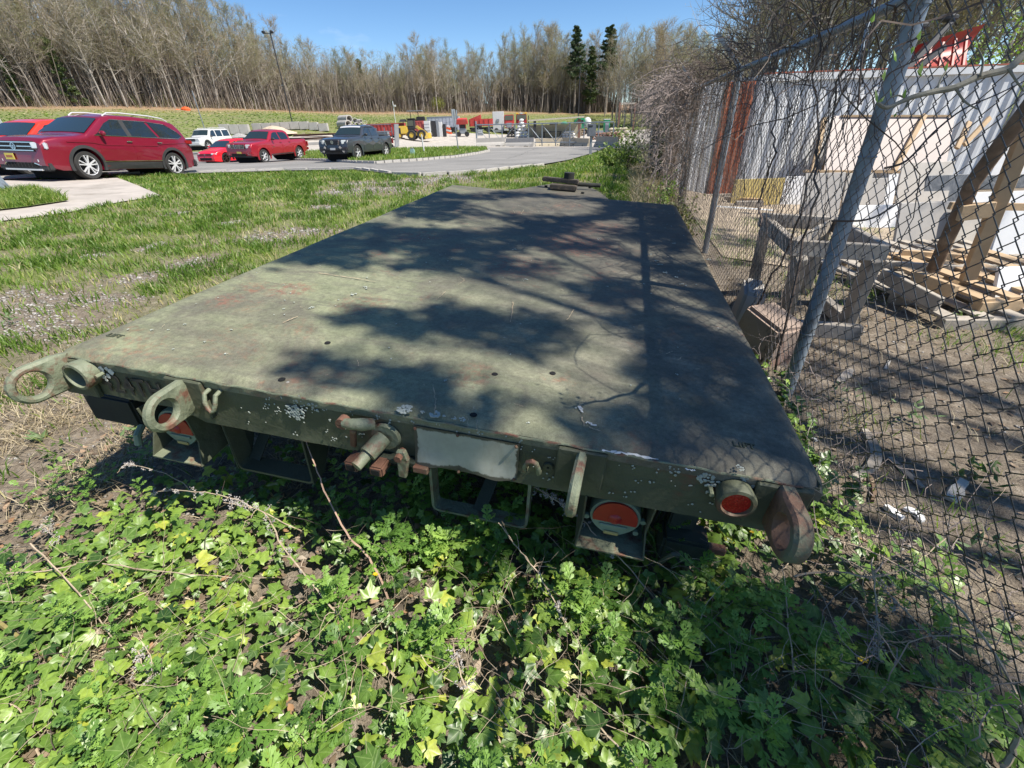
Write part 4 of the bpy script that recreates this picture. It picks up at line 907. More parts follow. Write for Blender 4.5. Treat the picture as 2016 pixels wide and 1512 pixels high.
for lab, px, dd in [('thin bare twig slanting behind the upper mesh', [(1755,330),(1790,310),(1840,260),(1900,215),(1960,190),(2030,150)], 1.0), ('thin bare twig with small buds crossing the near post', [(1640,440),(1700,430),(1750,410),(1800,370),(1850,310),(1900,250)], 1.15), ('bare twig rising past the snow plow', [(1690,200),(1700,120),(1712,60),(1730,0)], 1.2)]:
    P = smooth_path(px_path(px, [dd]*len(px), .004)); t = tag(MB().tube([tuple(p-P[0]) for p in P], list(np.linspace(.0028,.0012,len(P))), 5).build('bare_twig', M_vine, smooth=True), lab, 'twig'); t.location = tuple(P[0])

# small young shrubs growing at the foot of the fence beyond the flatbed
def sprig_shrub(name, label, x, y, h, n, m, spread=.25, leaf=.04, nl=220, grp=None, stem=M_vine):
    t = thing(name, label, 'shrub', (x, y, gz(x,y)), 0, grp); mb = MB(); tips = []
    for k in range(n):
        P = wander(mb, (random.gauss(0,.05), random.gauss(0,.05), .06), (random.gauss(0,spread), random.gauss(0,spread), 1), h*random.uniform(.6,1.05), 7, .006, .12, 0, sides=4)
        for q_ in range(1, len(P)-1):
            if random.random() < .8: B = wander(mb, P[q_], (random.gauss(0,1), random.gauss(0,1), .5), h*.25, 4, .003, .2, 0); tips += B
        tips += P[2:]
    mb.build('stems', stem, t, fix=False)['kind'] = 'stuff'
    A = np.array([tuple(random.choice(tips)) for _ in range(nl)]) + rng.normal(0, .025, (nl,3)); o = leafcloud('foliage', A, leaf, m, t); return t
M_spring = leafmat('spring_leaf', [(0, (.09,.15,.03)), (.5, (.17,.25,.06)), (1, (.30,.36,.12))], .5, .35)
M_olive = leafmat('olive_leaf', [(0, (.07,.085,.03)), (.5, (.13,.14,.055)), (1, (.22,.21,.10))], .6, .25)
for lab, x_, y_, h in [('fresh green sapling with upright stems by the fence foot beyond the deck', .55, 7.3, .62), ('smaller olive sapling nearer the far deck corner', .82, 6.3, .48), ('yellow green sapling half inside the fence mesh', .8, 8.6, .6), ('low thin shrub touching the deck corner', .72, 5.6, .3)]:
    sprig_shrub('sapling', lab, x_, y_, h, 7, M_spring if 'green' in lab else M_olive, .22, .035, 260)
sprig_shrub('flowering_shrub', 'broad shrub with yellow green leaves and bare brown stems at the end of the fence', .2, 15.6, 1.25, 34, M_spring, .6, .07, 1500)
sprig_shrub('bramble_bush', 'brown thorny bush of mostly bare stems beside the leafy shrub', .75, 15.0, 1.35, 40, M_olive, .5, .05, 260, stem=M_vine_grey)
sprig_shrub('leafy_bush', 'low bush with broad pale leaves by the letter box', -.4, 17.5, .8, 22, M_spring, .7, .09, 900)
x = rng.uniform(.2,.95,5200); y = rng.uniform(6,18,5200); o = blades('fence_straw', x, y, rng.uniform(.08,.35,5200), .008+0*x, M_straw, 0, lean=.6); tag(o, 'tall dead grass along the foot of the fence', kind='stuff')
# weeds woven through the near fence foot
vm = MB()
for k in range(260): wander(vm, (FX+random.uniform(-.25,.3), random.uniform(.4,2.6), random.uniform(.05,.25)), (random.gauss(0,1), random.gauss(0,1), random.uniform(0,.8)), random.uniform(.15,.5), 9, .0018, .35, .06)
tag(vm.build('dry_stems', M_vine_grey, fix=False), 'dry stems matted along the foot of the near fence', kind='stuff')
# ================================================================ FOREGROUND GROUND COVER
def ivy_outline(j=0.0):
    P = [(0,0)]; spec = [(-118,.34),(-100,.60),(-84,.47),(-62,.68),(-47,.93),(-31,.66),(-16,.80),(0,1.18),(16,.80),(31,.66),(47,.93),(62,.68),(84,.47),(100,.60),(118,.34)]
    out = []
    for a, r in spec:
        a = math.radians(a + random.uniform(-4,4)*j); r *= 1 + random.uniform(-.1,.1)*j; out.append((r*math.sin(a), r*math.cos(a)))
    return out
def ivy_leaf_arrays(fold=.25, droop=.25, j=1.0):
    O = ivy_outline(j); V = [(0,0,0), (0,.45,.0)]; 
    for x_, y_ in O: V.append((x_, y_, 0))
    # mid ring halfway
    mid = [(x_*.55, y_*.55+.02, 0) for x_, y_ in O]; V = [(0,.02,0)] + [(x_, y_, 0) for x_, y_, _z in mid] + [(x_, y_, 0) for x_, y_ in O]; n = len(O); F = []
    for k in range(n-1): F += [(0, 1+k, 2+k)]; F += [(1+k, 1+n+k, 2+n+k), (1+k, 2+n+k, 2+k)]
    W = []
    for x_, y_, z_ in V:
        r = math.hypot(x_, y_); z_ = fold*abs(x_) - droop*r*r + .05*math.sin(x_*9+y_*5); W.append((x_, y_, z_))
    return np.array(W), np.array(F), np.array(V)[:, :2]
IVY = [ivy_leaf_arrays(random.uniform(.0,.4), random.uniform(.1,.45)) for _ in range(6)]
VEIN = (.30,.40,.14)
IV_ST = [(0, (.04,.09,.02)), (.25, (.095,.18,.033)), (.55, (.17,.28,.045)), (.82, (.28,.39,.06)), (1, (.42,.46,.07))]
M_ivy = leafmat('ivy_leaf_green', IV_ST, .38, .22, vein=VEIN, spec=.5); M_ivy_o = leafmat('ivy_leaf_green_single', IV_ST, .38, .22, vein=VEIN, obj=True, spec=.5)
def frames(n, tilt, toward=None):
    """random leaf frames: normals near up (optionally leaning to a direction)"""
    N = rng.normal(0, tilt, (n,3)); N[:,2] = 1
    if toward is not None: N += np.array(toward)*rng.uniform(.2,1.0,(n,1))
    N /= np.linalg.norm(N, axis=1)[:,None]; A = rng.uniform(0, 6.28, n); T = np.stack([np.cos(A), np.sin(A), 0*A], 1); T -= (T*N).sum(1)[:,None]*N; T /= np.linalg.norm(T, axis=1)[:,None]; B = np.cross(N, T); return T, B, N
# density: full cover centre/right, patchy to the left where grass takes over
def ivy_density(x, y):
    s = vnoise(x, y, 2.3, 31) + .5*vnoise(x, y, 6, 8)
    edge = np.clip((x + 2.15 + .6*(1.0-y))/.6, 0, 1)            # fades out on the left
    near = np.clip((y - .0)/.1, 0, 1)
    right = np.where(x > .98, np.clip(1 - (x-.98)/.35, 0, 1)*(y < 1.3), 1.0)
    far = np.where(y > 1.9, np.clip(1-(y-1.9)/1.8, .0, 1)*.7, 1.0)
    low = np.where((x < -.9), np.clip(1.45 - (y-.3)/1.0, .0, 1), 1.0)
    return np.clip(.85 + .9*s, .3, 1)*edge*right*far*low
n = 18500; x = rng.uniform(-2.6, 1.5, n); y = rng.uniform(-.15, 3.2, n); k = rng.uniform(0,1,n) < ivy_density(x, y); x, y = x[k], y[k]
# clear of the camera's own spot
lift = np.clip(.5+vnoise(x, y, 1.7, 77), 0, 1)
z = gzv(x, y) + rng.uniform(.01, .09, len(x)) + .06*lift
n = len(x); s = rng.uniform(.023, .050, n)*np.where(rng.uniform(0,1,n) < .25, .6, 1); T, B, N = frames(n, .30, (.35,-.15,0)); kind = rng.integers(0, len(IVY), n)
rv = np.clip(rng.normal(.42,.18,n) + .35*vnoise(x, y, 3, 5) + np.where(rng.uniform(0,1,n)<.06, .4, 0), 0, 1)
dist = np.hypot(x, y) + np.where(y < .08, 9, 0) + np.where((x > -.0)&(y>1.0), 2, 0); order = np.argsort(-s*(1/(dist+.3)))
vis = []
for q_ in order:
    u_, v_ = proj((x[q_], y[q_], z[q_]))
    if 0 < u_ < 2016 and 1000 < v_ < 1512: vis.append(q_)
    if len(vis) == 300: break
vis_set = set(vis); ivy = thing('ivy', 'bed of green ivy leaves covering the ground in front of the flatbed', 'ivy', (0, .8, gz(0,.8)))
io = np.array(ivy.location); meshes = []
for W, F_, UV in IVY:
    me = bpy.data.meshes.new('ivy_leaf'); me.from_pydata(W.tolist(), [], F_.tolist()); me.materials.append(M_ivy_o); ul = me.uv_layers.new(name='UVMap'); idx = np.zeros(len(me.loops), np.int32); me.loops.foreach_get('vertex_index', idx); ul.data.foreach_set('uv', UV.astype(np.float32)[idx].ravel()); me.polygons.foreach_set('use_smooth', [True]*len(me.polygons)); meshes.append(me)
for q_ in vis:
    o = bpy.data.objects.new('ivy_leaf', meshes[kind[q_]]); C.objects.link(o); o.parent = ivy
    M_ = Matrix((( *T[q_]*s[q_], 0), (*B[q_]*s[q_], 0), (*N[q_]*s[q_], 0), (0,0,0,1))).transposed(); M_.translation = Vector((x[q_], y[q_], z[q_]+.012)) - Vector(io); o.matrix_local = M_
Vs, Fs, Us, Rs = [], [], [], []; nv = 0
for q_ in range(n):
    if q_ in vis_set: continue
    W, F_, UV = IVY[kind[q_]]; P = np.array([x[q_], y[q_], z[q_]]) - io + s[q_]*(W[:,:1]*T[q_] + W[:,1:2]*B[q_] + W[:,2:]*N[q_]); Vs.append(P); Fs.append(F_+nv); Us.append(UV); Rs.append(np.full(len(W), rv[q_])); nv += len(W)
o = np_mesh('leaves', np.concatenate(Vs), np.concatenate(Fs), M_ivy, ivy, attrs={'rnd': np.concatenate(Rs)}, uv=np.concatenate(Us), smooth=True); tag(o, kind='stuff')
# ivy runners
vm = MB()
for k in range(170): wander(vm, (random.uniform(-2.0,1.0)-io[0], random.uniform(.05,1.9)-io[1], random.uniform(.03,.08)), (random.gauss(0,1), random.gauss(0,1), 0), random.uniform(.2,.7), 9, .0018, .3, -.0)
tag(vm.build('runners', M_vine, ivy, fix=False), kind='stuff')

# mugwort: sprigs of deeply cut leaves
def cut_leaf(mb_v, mb_f, base, d, nrm, L_):
    side = np.cross(nrm, d); V = []; F = []
    def quad(a, b_, w, dd):
        s_ = np.cross(nrm, dd); i0 = len(V); m_ = a*.45 + b_*.55; V.extend([a, m_ + s_*w, b_, m_ - s_*w]); F.append((i0, i0+1, i0+2, i0+3))
    def P(t, s_=0): return base + d*L_*t + side*s_*L_ - nrm*L_*.35*t*t
    quad(P(0), P(1.0), .07*L_, d)
    for t, l in ((.3,.30),(.52,.40),(.74,.30)):
        for sg in (-1, 1):
            dd = d*.72 + side*sg*.7; dd = dd/np.linalg.norm(dd); a = P(t); tip = a + dd*L_*l - nrm*L_*.12; quad(a, tip, .075*L_, dd)
            d2 = d*.98 + side*sg*.15; m_ = a + (tip-a)*.5; quad(m_, m_ + d2*L_*l*.5 - nrm*L_*.06, .05*L_, d2)
            d3 = d*.2 + side*sg*.98; quad(m_, m_ + d3*L_*l*.42 - nrm*L_*.06, .045*L_, d3)
    for sg in (-1,1): dd = d*.9+side*sg*.42; a = P(.84); quad(a, a+dd*L_*.2 - nrm*L_*.08, .04*L_, dd)
    return V, F
def mug_proto():
    V, F = [], []; h = random.uniform(.05,.11); nl = random.randint(8, 12)
    for k in range(nl):
        t = (k+1)/nl; a = k*2.4 + random.uniform(-.3,.3); el_ = .15 + .9*t; d = np.array([math.cos(a)*math.cos(el_), math.sin(a)*math.cos(el_), math.sin(el_)]); up = np.array([-math.cos(a)*math.sin(el_), -math.sin(a)*math.sin(el_), math.cos(el_)])
        v, f = cut_leaf(None, None, np.array([0,0,h*t]), d, up, random.uniform(.032,.055)*(1.15-.35*t)); i0 = len(V); V += v; F += [tuple(q_+i0 for q_ in ff) for ff in f]
    return np.array(V), np.array(F)
MUG = [mug_proto() for _ in range(7)]
M_mug = leafmat('mugwort_green', [(0, (.085,.18,.035)), (.5, (.17,.31,.055)), (1, (.29,.44,.09))], .5, .3)
n = 1500; x = rng.uniform(-2.5, 1.3, n); y = rng.uniform(-.1, 2.1, n); cl = vnoise(x, y, 1.5, 55) + .35*vnoise(x, y, 5, 2)
pc = np.clip(.28 + 1.7*cl, 0, 1); pc = np.where((x > -.95) & (x < .65) & (y > .25), np.maximum(pc*.9, .30), pc*.75); pc = np.where(x > .4, pc*.5, pc); pc = np.where(x < -1.2, pc*.55, pc); pc = np.where(y > 1.35, pc*.5, pc)
k = rng.uniform(0,1,n) < pc; x, y = x[k], y[k]; Vs, Fs, Rs = [], [], []; nv = 0
for xx, yy in zip(x, y):
    V, F_ = MUG[rng.integers(0,7)]; a = rng.uniform(0,6.28); sc = rng.uniform(.7,1.45)*(1.15 if xx > -.9 else .8); R_ = np.array([[math.cos(a),-math.sin(a),0],[math.sin(a),math.cos(a),0],[0,0,1]]); P = (V*sc) @ R_.T
    P += np.array([xx, yy, gz(xx,yy)+rng.uniform(.05,.12)]); Vs.append(P); Fs.append(F_+nv); nv += len(V); Rs.append(np.full(len(V), rng.uniform(0,1)))
o = np_mesh('mugwort_foliage', np.concatenate(Vs), np.concatenate(Fs), M_mug, attrs={'rnd': np.concatenate(Rs)}); tag(o, 'finely cut bright green mugwort foliage among the ivy', kind='stuff')

# dead leaves caught among the ivy
x = rng.uniform(-2.6,1.0,2400); y = rng.uniform(.0,1.7,2400); k = rng.uniform(0,1,2400) < np.where(x < -.7, .9, .35); litter_leaves('dead_leaves', x[k], y[k], rng.uniform(.010,.026,k.sum()), .03, 'curled brown dead leaves caught among the ivy')

# ---------------------------------------------------------------- dry weed stalks: each one a plant of its own
M_stalk = simple('dry_stalk', (.44,.35,.25), .8, var=.3, vs=30, dirt=(.20,.13,.08), ds=20); M_chaff = simple('grey_seed_chaff', (.40,.37,.35), .9, var=.35, vs=60)
def hgt(u, v, h): # ground point under pixel raised by h
    g = G(u, v); p = on_z(u, v, g[2]+h); return p
def stalk(label, px, hs, r=.0022, chaff=(), side=None, mat=None, leaves=False, name='dry_weed_stalk', cat='weed'):
    P = smooth_path([hgt(u, v, h) for (u, v), h in zip(px, hs)], 5); P = [p + np.array([random.gauss(0,.0018), random.gauss(0,.0018), random.gauss(0,.001)]) for p in P]
    b_ = max((P[0], P[-1]), key=lambda p: -p[2]); t = thing(name, label, cat, tuple(b_)); 
    MB().tube(rel(P, t), list(np.linspace(r*1.4, r*.7, len(P))), 5).build('stalk', mat or M_stalk, t, smooth=True)
    mb = MB(); ch = MB()
    for (f0, f1, n_, L_) in chaff:
        for k in range(n_):
            f = random.uniform(f0, f1); p = P[min(len(P)-1, int(f*len(P)))]; Q = wander(mb, p - np.array(t.location), (random.gauss(0,1), random.gauss(0,1), random.gauss(0,.7)), L_*random.uniform(.4,1), 5, .0008, .35)
            for q_ in Q[2:]:
                for _ in range(3): ch.ball(tuple(Vector(q_) + Vector((random.gauss(0,.003), random.gauss(0,.003), random.gauss(0,.003)))), random.uniform(.0012,.003), 4)
    if side:
        for k in range(side):
            p = P[int(random.uniform(.2,.95)*len(P))-1]; wander(mb, p - np.array(t.location), (random.gauss(0,1), random.gauss(0,1), random.uniform(-.2,.8)), random.uniform(.04,.12), 7, .0015, .26, 0, sides=4)
    if mb.v: mb.build('side_stems', mat or M_stalk, t, fix=False)['kind'] = 'stuff'
    if ch.v: ch.build('seed_heads', M_chaff, t, fix=False)['kind'] = 'stuff'
    if leaves:
        lm = MB()
        for k in range(leaves):
            p = P[int((k+.6)/leaves*len(P))-0 if (k+.6)/leaves*len(P) < len(P) else -1]; opt_leaf(lm, p - np.array(t.location), (random.gauss(0,1), random.gauss(0,1), .6), .012, .004)
        lm.build('buds', M_bud, t, fix=False)['kind'] = 'stuff'
    return t
stalk('straight bramble cane with tiny green buds rising past the left step frame', [(770,1200),(735,1110),(690,1060),(650,990),(625,930),(603,868)], [.02,.14,.22,.32,.4,.47], .003, leaves=9, mat=simple('cane', (.40,.27,.20), .7, var=.2, vs=30), name='bramble_cane', cat='cane')
stalk('leaning dead stalk with grey seed heads in front of the right tail light', [(1290,1180),(1240,1120),(1190,1070),(1130,1010),(1080,975),(1050,960)], [.05,.12,.2,.27,.32,.35], .0018, [(.3,.9,34,.04)])
stalk('bare forked stalk with curling side stems before the right step frame', [(1190,1340),(1140,1270),(1100,1200),(1060,1130),(1020,1080),(983,1030)], [.03,.07,.13,.2,.25,.3], .0022, [(.0,.45,36,.03)], 12)
stalk('long tan stalk lying across the ivy left of centre', [(785,1340),(700,1250),(640,1180),(560,1080),(520,1010),(440,990)], [.04,.1,.15,.2,.24,.24], .0026, [(.5,.95,26,.035)], 8)
stalk('arching stalk with pale flower husks by the shadow of the flatbed', [(620,1060),(560,1030),(480,990),(400,970),(330,965),(285,975)], [.03,.12,.2,.24,.22,.18], .0017, [(.35,.9,24,.03)])
stalk('hooked stem with a drooping husk near the left tail light', [(420,1010),(395,990),(360,950),(300,925),(250,915),(232,930)], [.03,.1,.17,.22,.22,.2], .0013, [(.6,.85,14,.02)])
stalk('thick yellowish cane crossing the lower left corner', [(-30,1205),(60,1270),(150,1330),(240,1390)], [.1,.08,.06,.03], .006, mat=simple('yellow_cane', (.26,.22,.08), .6, var=.2, vs=20, dirt=(.14,.09,.05), ds=30))
stalk('thin tan stalk running diagonally through the left ivy', [(60,1070),(140,1150),(220,1250),(290,1330)], [.16,.13,.09,.03], .0022, side=4)
stalk('dead stalk thick with grey fluff in the lower left', [(300,1440),(298,1380),(290,1330),(270,1280)], [.02,.08,.12,.16], .002, [(.1,.95,46,.035)])
stalk('slender straw stalk at the bottom left edge', [(85,1512),(60,1440),(40,1400),(5,1380)], [.02,.06,.09,.12], .002)
stalk('long straw stem lying level across the left ivy', [(200,1110),(320,1125),(430,1135),(540,1138)], [.12,.11,.1,.09], .0016)
stalk('two toned stalk pointing to the bottom edge right of centre', [(1255,1512),(1180,1430),(1110,1360),(1040,1290)], [.1,.1,.09,.06], .002, side=2)
stalk('dead stalk with dark seed heads at the bottom centre', [(1000,1480),(960,1420),(930,1380),(905,1320),(890,1260)], [.05,.08,.1,.13,.16], .002, [(.0,.9,40,.035)], 5)
stalk('pale twig reaching right above the ivy below the right lug', [(1560,1132),(1640,1125),(1720,1135),(1800,1110),(1860,1060)], [.16,.18,.2,.2,.22], .0022, side=5)
stalk('brown bramble stem running to the lower right corner', [(2030,1430),(1960,1290),(1880,1190),(1800,1130),(1700,1080),(1620,1060)], [.12,.16,.2,.22,.22,.2], .0028, side=9)
stalk('thin bare stem descending from the right lug into the ivy', [(1575,1420),(1560,1300),(1550,1200),(1540,1110)], [.05,.12,.18,.24], .0018, side=4)
stalk('twiggy brown stem in the right ivy', [(1900,1300),(1820,1240),(1760,1180),(1700,1120),(1640,1090)], [.06,.1,.14,.18,.2], .0022, [(.2,.7,12,.04)], 9)
stalk('dark upright stem beside the yellow flower', [(1700,1380),(1725,1320),(1730,1240),(1722,1160),(1715,1100)], [.02,.08,.14,.2,.26], .0024, [(.3,.6,20,.04)], 5)
stalk('pale dry stick lying in the bottom right ivy', [(1640,1225),(1690,1250),(1740,1262),(1800,1262)], [.1,.11,.1,.1], .0026, side=3)
stalk('thick brown cane at the lower right corner', [(1975,1512),(1990,1480),(2016,1430),(2040,1390)], [.1,.14,.2,.25], .0055, leaves=4)
stalk('long thin dark tendril through the right ivy', [(1320,1512),(1340,1400),(1365,1280),(1385,1200),(1430,1140)], [.06,.1,.13,.16,.2], .0014)
stalk('bleached stalk lying at the far left by the litter', [(10,1130),(110,1120),(200,1100),(330,1080)], [.1,.1,.09,.07], .0018, [(.2,.7,26,.035)])
stalk('grey fluffy weed head on the left verge', [(130,1110),(120,1080),(100,1050),(80,1030)], [.03,.07,.1,.12], .0015, [(.1,.95,34,.04)])
vm = MB()
for k in range(520):
    u, v = random.uniform(0,1900), random.uniform(1080,1512); p = G(u, v); wander(vm, (p[0], p[1], p[2]+random.uniform(.05,.15)), (random.gauss(0,1), random.gauss(0,1), random.uniform(-.1,.6)), random.uniform(.06,.3), 7, random.uniform(.0006,.0014), .2, .0)
tag(vm.build('dry_weed_stems', M_stalk, fix=False), 'thin dry weed stems lying through the ivy', kind='stuff')
# long grass threads
x = rng.uniform(-.2,1.0,60); y = rng.uniform(.2,1.2,60); o = blades('grass_threads', x, y, rng.uniform(.12,.3,60), .0022+0*x, M_grass, .03, lean=.5); tag(o, 'few long grass blades standing in the ivy', kind='stuff')
# yellow flowers
M_yel = leafmat('yellow_petal', [(0, (.75,.50,.02)), (1, (.85,.62,.03))], .5, .2)
for u, v, h, lab, s_ in [(1697,1298,.19,'small yellow flower open in the shaded ivy at right', 1.0), (740,1130,.16,'small yellow flower in the sunlit mugwort at centre', .8), (1480,1047,.2,'tiny yellow flower under the right rear lug', .6)]:
    p = hgt(u, v, h); t = thing('yellow_flower', lab, 'flower', (p[0], p[1], gz(p[0],p[1])+.04)); zz = p[2]-t.location.z; MB().tube([(0,0,0),(.005,.0,zz*.5),(0,0,zz)], .0011, 5).build('stem', M_bark_g, t)
    for k in range(7):
        a = 6.28*k/7 + random.uniform(-.2,.2); mb = MB(); d = Vector((math.cos(a), math.sin(a)*.7-.2, .25)); mb2 = Vector((-math.sin(a), math.cos(a), .1)); L_ = .014*s_; q0 = Vector((0,0,zz)); mb.add([q0, q0+d*L_*.5+mb2*.0035*s_, q0+d*L_, q0+d*L_*.5-mb2*.0035*s_], [(0,1,2,3)]); mb.build('petal', M_yel, t, fix=False)
    MB().ball((0,0,zz), .0025*s_, 6).build('centre', M_yel, t)
# broadleaf weed rosettes on the left ground
M_ros = leafmat('weed_leaf', [(0, (.12,.19,.07)), (1, (.24,.31,.14))], .6, .2)
for u, v, lab, L_, n_ in [(85,865,'pale green rosette weed on the bare ground by the left lug', .08, 8), (120,905,'low clump of bright clover like weed below the left lug', .04, 22), (270,865,'leafy weed climbing beside the left bracket', .05, 16), (25,640,'thin yellowish weed tuft at the left edge', .05, 14), (1790,830,'small leafy weed behind the fence', .05, 16), (1925,950,'upright weed with fresh leaves at the right edge behind the fence', .06, 24), (1900,640,'yellow green weed patch behind the fence near the pallets', .06, 34), (1660,790,'small green clump behind the fence', .04, 18), (1950,1110,'leafy weed sprouting at the right edge by the mesh', .05, 16)]:
    p = G(u, v); t = thing('weed', lab, 'weed', tuple(p)); mb = MB()
    for k in range(n_):
        a = random.uniform(0,6.28); rr_ = 0 if n_ < 10 else random.uniform(0,.09); opt_leaf(mb, (rr_*math.cos(a*3), rr_*math.sin(a*3), .01 + (0 if n_ < 10 else random.uniform(0,.08))), (math.cos(a), math.sin(a), random.uniform(.1,.8)), L_*random.uniform(.7,1.2), L_*.2)
    mb.build('leaves', M_ros if n_ < 20 else M_spring, t, fix=False)['kind'] = 'stuff'
# ================================================================ YARD BEHIND THE FENCE
M_slabgrey = simple('grey_stone_slab', (.38,.36,.335), .6, var=.10, vs=3, bs=.1, bsc=40, dirt=(.22,.20,.18), ds=1.6)
M_slabwhite = simple('white_board', (.74,.74,.74), .55, var=.07, vs=3, dirt=(.42,.41,.39), ds=2.2, dpos=(.56,.8))
M_slabbeige = simple('beige_slab', (.46,.43,.385), .7, var=.12, vs=4, bs=.2, bsc=50)
M_slabpink = simple('buff_slab', (.50,.43,.39), .7, var=.06, vs=2)
M_timber = simple('weathered_timber', (.36,.32,.27), .85, var=.25, vs=7, bs=.5, bsc=50, dirt=(.14,.12,.10), ds=4)
M_newtimber = simple('new_timber', (.45,.32,.19), .75, var=.18, vs=6, bs=.3, bsc=60)
M_log = simple('bark_log', (.17,.115,.075), .9, var=.4, vs=14, bs=.8, bsc=30, dirt=(.30,.22,.15), ds=8)
M_yellow_b = simple('yellow_board', (.56,.44,.16), .7, var=.12, vs=3, dirt=(.4,.33,.18), ds=3)
def marble():
    m, nt, b = new_mat('dark_marbled_slab'); co = coords(nt); w = nd(nt, 'ShaderNodeTexNoise', Scale=3.0, Distortion=2.5, Detail=9.0, Roughness=.7); nt.links.new(co, w.inputs['Vector'])
    r = ramp(nt, [(.35, (.07,.075,.08)), (.55, (.17,.175,.18)), (.72, (.36,.36,.35))]); nt.links.new(w.outputs['Fac'], r.inputs[0]); nt.links.new(r.outputs[0], b.inputs['Base Color']); b.inputs['Roughness'].default_value = .35; return m
M_marble = marble()
def contmat(name, col, rust, amt):
    return simple(name, col, .55, var=.1, vs=2, bs=.1, bsc=30, dirt=rust, ds=1.8, dpos=amt)
M_cont = contmat('faded_container_paint', (.66,.67,.68), (.24,.20,.17), (.66,.8)); M_contrust = contmat('rusty_orange_sheet', (.42,.12,.045), (.20,.07,.04), (.5,.75)); M_contsilver = contmat('silver_sheet', (.66,.68,.70), (.2,.19,.18), (.62,.75))
def corrugated(a, b, h, m, name, parent, pitch=.28, dep=.04, o0=None, sidesign=1):
    """wall of trapezoid ribs from ground point a to b"""
    a = np.array(a, float); b = np.array(b, float); d = b-a; L_ = np.linalg.norm(d[:2]); u_ = d/L_; nrm = np.array([u_[1], -u_[0], 0])*sidesign; n = max(1, int(round(L_/pitch))); prof = []
    for k in range(n):
        for t, s in ((0,0),(.25,0),(.40,1),(.75,1),(.9,0)): prof.append(((k+t)/n*L_, s*dep))
    prof.append((L_, 0)); V = []; F = []
    for x_, s in prof:
        p = a + u_*x_ + nrm*s; V += [p, p + np.array([0,0,h])]
    for k in range(len(prof)-1): F.append((2*k, 2*k+2, 2*k+3, 2*k+1))
    o = MB().add([q_ - o0 for q_ in V], F).build(name, m, parent, fix=False); return o
def container(name, label, a, b, h, depth_, m, group=None, pitch=.28, mroof=None):
    a = np.array(a, float); b = np.array(b, float); zb = min(a[2], b[2]); a[2] = b[2] = zb; d = (b-a)/np.linalg.norm((b-a)[:2]); nrm = np.array([d[1], -d[0], 0]); 
    if np.dot(nrm, -a) < 0: nrm = -nrm
    t = thing(name, label, 'container', tuple((a+b)/2 - nrm*depth_/2), 0, group); o0 = np.array(t.location); a2, b2 = a - nrm*depth_, b - nrm*depth_
    up = np.array([0,0,.14]); hh = h-.26
    for p_, q_ in ((a,b),(b,b2),(b2,a2),(a2,a)):
        dd = (q_-p_)/np.linalg.norm(q_-p_); nn = np.array([dd[1], -dd[0], 0]); s = 1 if np.dot(nn, (p_+q_)/2-o0) > 0 else -1
        corrugated(p_+up+dd*.1-nn*s*.05, q_+up-dd*.1-nn*s*.05, hh, m, 'wall', t, pitch, o0=o0, sidesign=s)
        MB().bar(p_+[0,0,.09]-o0, q_+[0,0,.09]-o0, .1, .16).build('bottom_rail', M_dark if mroof is None else mroof, t); MB().bar(p_+[0,0,h-.07]-o0, q_+[0,0,h-.07]-o0, .08, .13).build('top_rail', m if mroof is None else mroof, t)
        MB().box(tuple(p_+[0,0,h/2]-o0), (.12,.12,h-.02)).build('corner_post', m, t)
    MB().prism([tuple(q_+[0,0,h-.04]-o0) for q_ in (a,b,b2,a2)], (0,0,.02)).build('roof', m if mroof is None else mroof, t); return t
za = -.44
ca = on_z(1452, 388, za); dirc = np.array([.975,.2194,0]); cb = ca + dirc*6.2
cont = container('shipping_container', 'long pale grey corrugated shipping container behind the stacked boards', ca, cb, 2.62, 2.4, M_cont, pitch=.30)
M_redrust = simple('red_rust_edge', (.34,.11,.07), .8, var=.3, vs=8)
MB().bar(ca+[0,0,2.64]-np.array(cont.location), cb+[0,0,2.64]-np.array(cont.location), .06, .03).build('rusted_roof_edge', M_redrust, cont)
# stack of corrugated sheets: silver and rust orange
sa = ca - dirc*1.75; t = thing('corrugated_sheet_stack', 'upright corrugated sheets left of the container, one rusted orange, others silver', 'metal sheets', tuple(sa))
segs = [(0,.30,M_contsilver,0),(.33,.62,M_contsilver,0),(.64,.86,M_contsilver,0),(.9,1.58,M_contrust,.05),(1.59,1.76,M_contsilver,-.02)]
for x0, x1, m_, off in segs:
    nr = np.array([dirc[1], -dirc[0], 0]); o = corrugated(sa+dirc*x0+nr*off, sa+dirc*x1+nr*off, 2.50, m_, 'sheet', t, .14, .035, o0=sa, sidesign=1)
    if m_ is M_contrust: o['label'] = 'sheet rusted bright orange'
nr = np.array([dirc[1], -dirc[0], 0]); MB().bar(sa-sa+nr*.1+[0,0,.0], dirc*1.8+nr*.1+[0,0,.0], .3, .22).build('base_beam', M_timber, t)

def slab(name, label, uL, uR, vb, vt, m, cat, lean=.14, th=.03, group=None, parent=None, zoff=0.0, dv=0, Z=None):
    """upright board standing on the ground at pixel row vb, its top edge reaching row vt"""
    g = G((uL+uR)/2, vb); d0 = depth(g); A = at_d(uL, vb, d0); B = at_d(uR, vb, d0); A[2] = B[2] = g[2]; 
    c = (A+B)/2; w = np.linalg.norm((B-A)[:2]); ang = math.atan2((B-A)[1], (B-A)[0]); nb = np.array([-math.sin(ang), math.cos(ang)]); hz = height_to(c, vt, nb*lean)
    t = MB().prism([(-w/2,0,0),(w/2,0,0),(w/2,lean*hz,hz),(-w/2,lean*hz,hz)], (0,th,0)).build(name, m, None, bevel=.003); t.location = (c[0], c[1], c[2]+.01); t.rotation_euler = (0,0,ang + dv)
    return tag(t, label, cat, group), w, hz
slab('board', 'mustard yellow board on the ground right of the rusted orange sheet', 1437, 1533, 405, 353, M_yellow_b, 'board', .02)
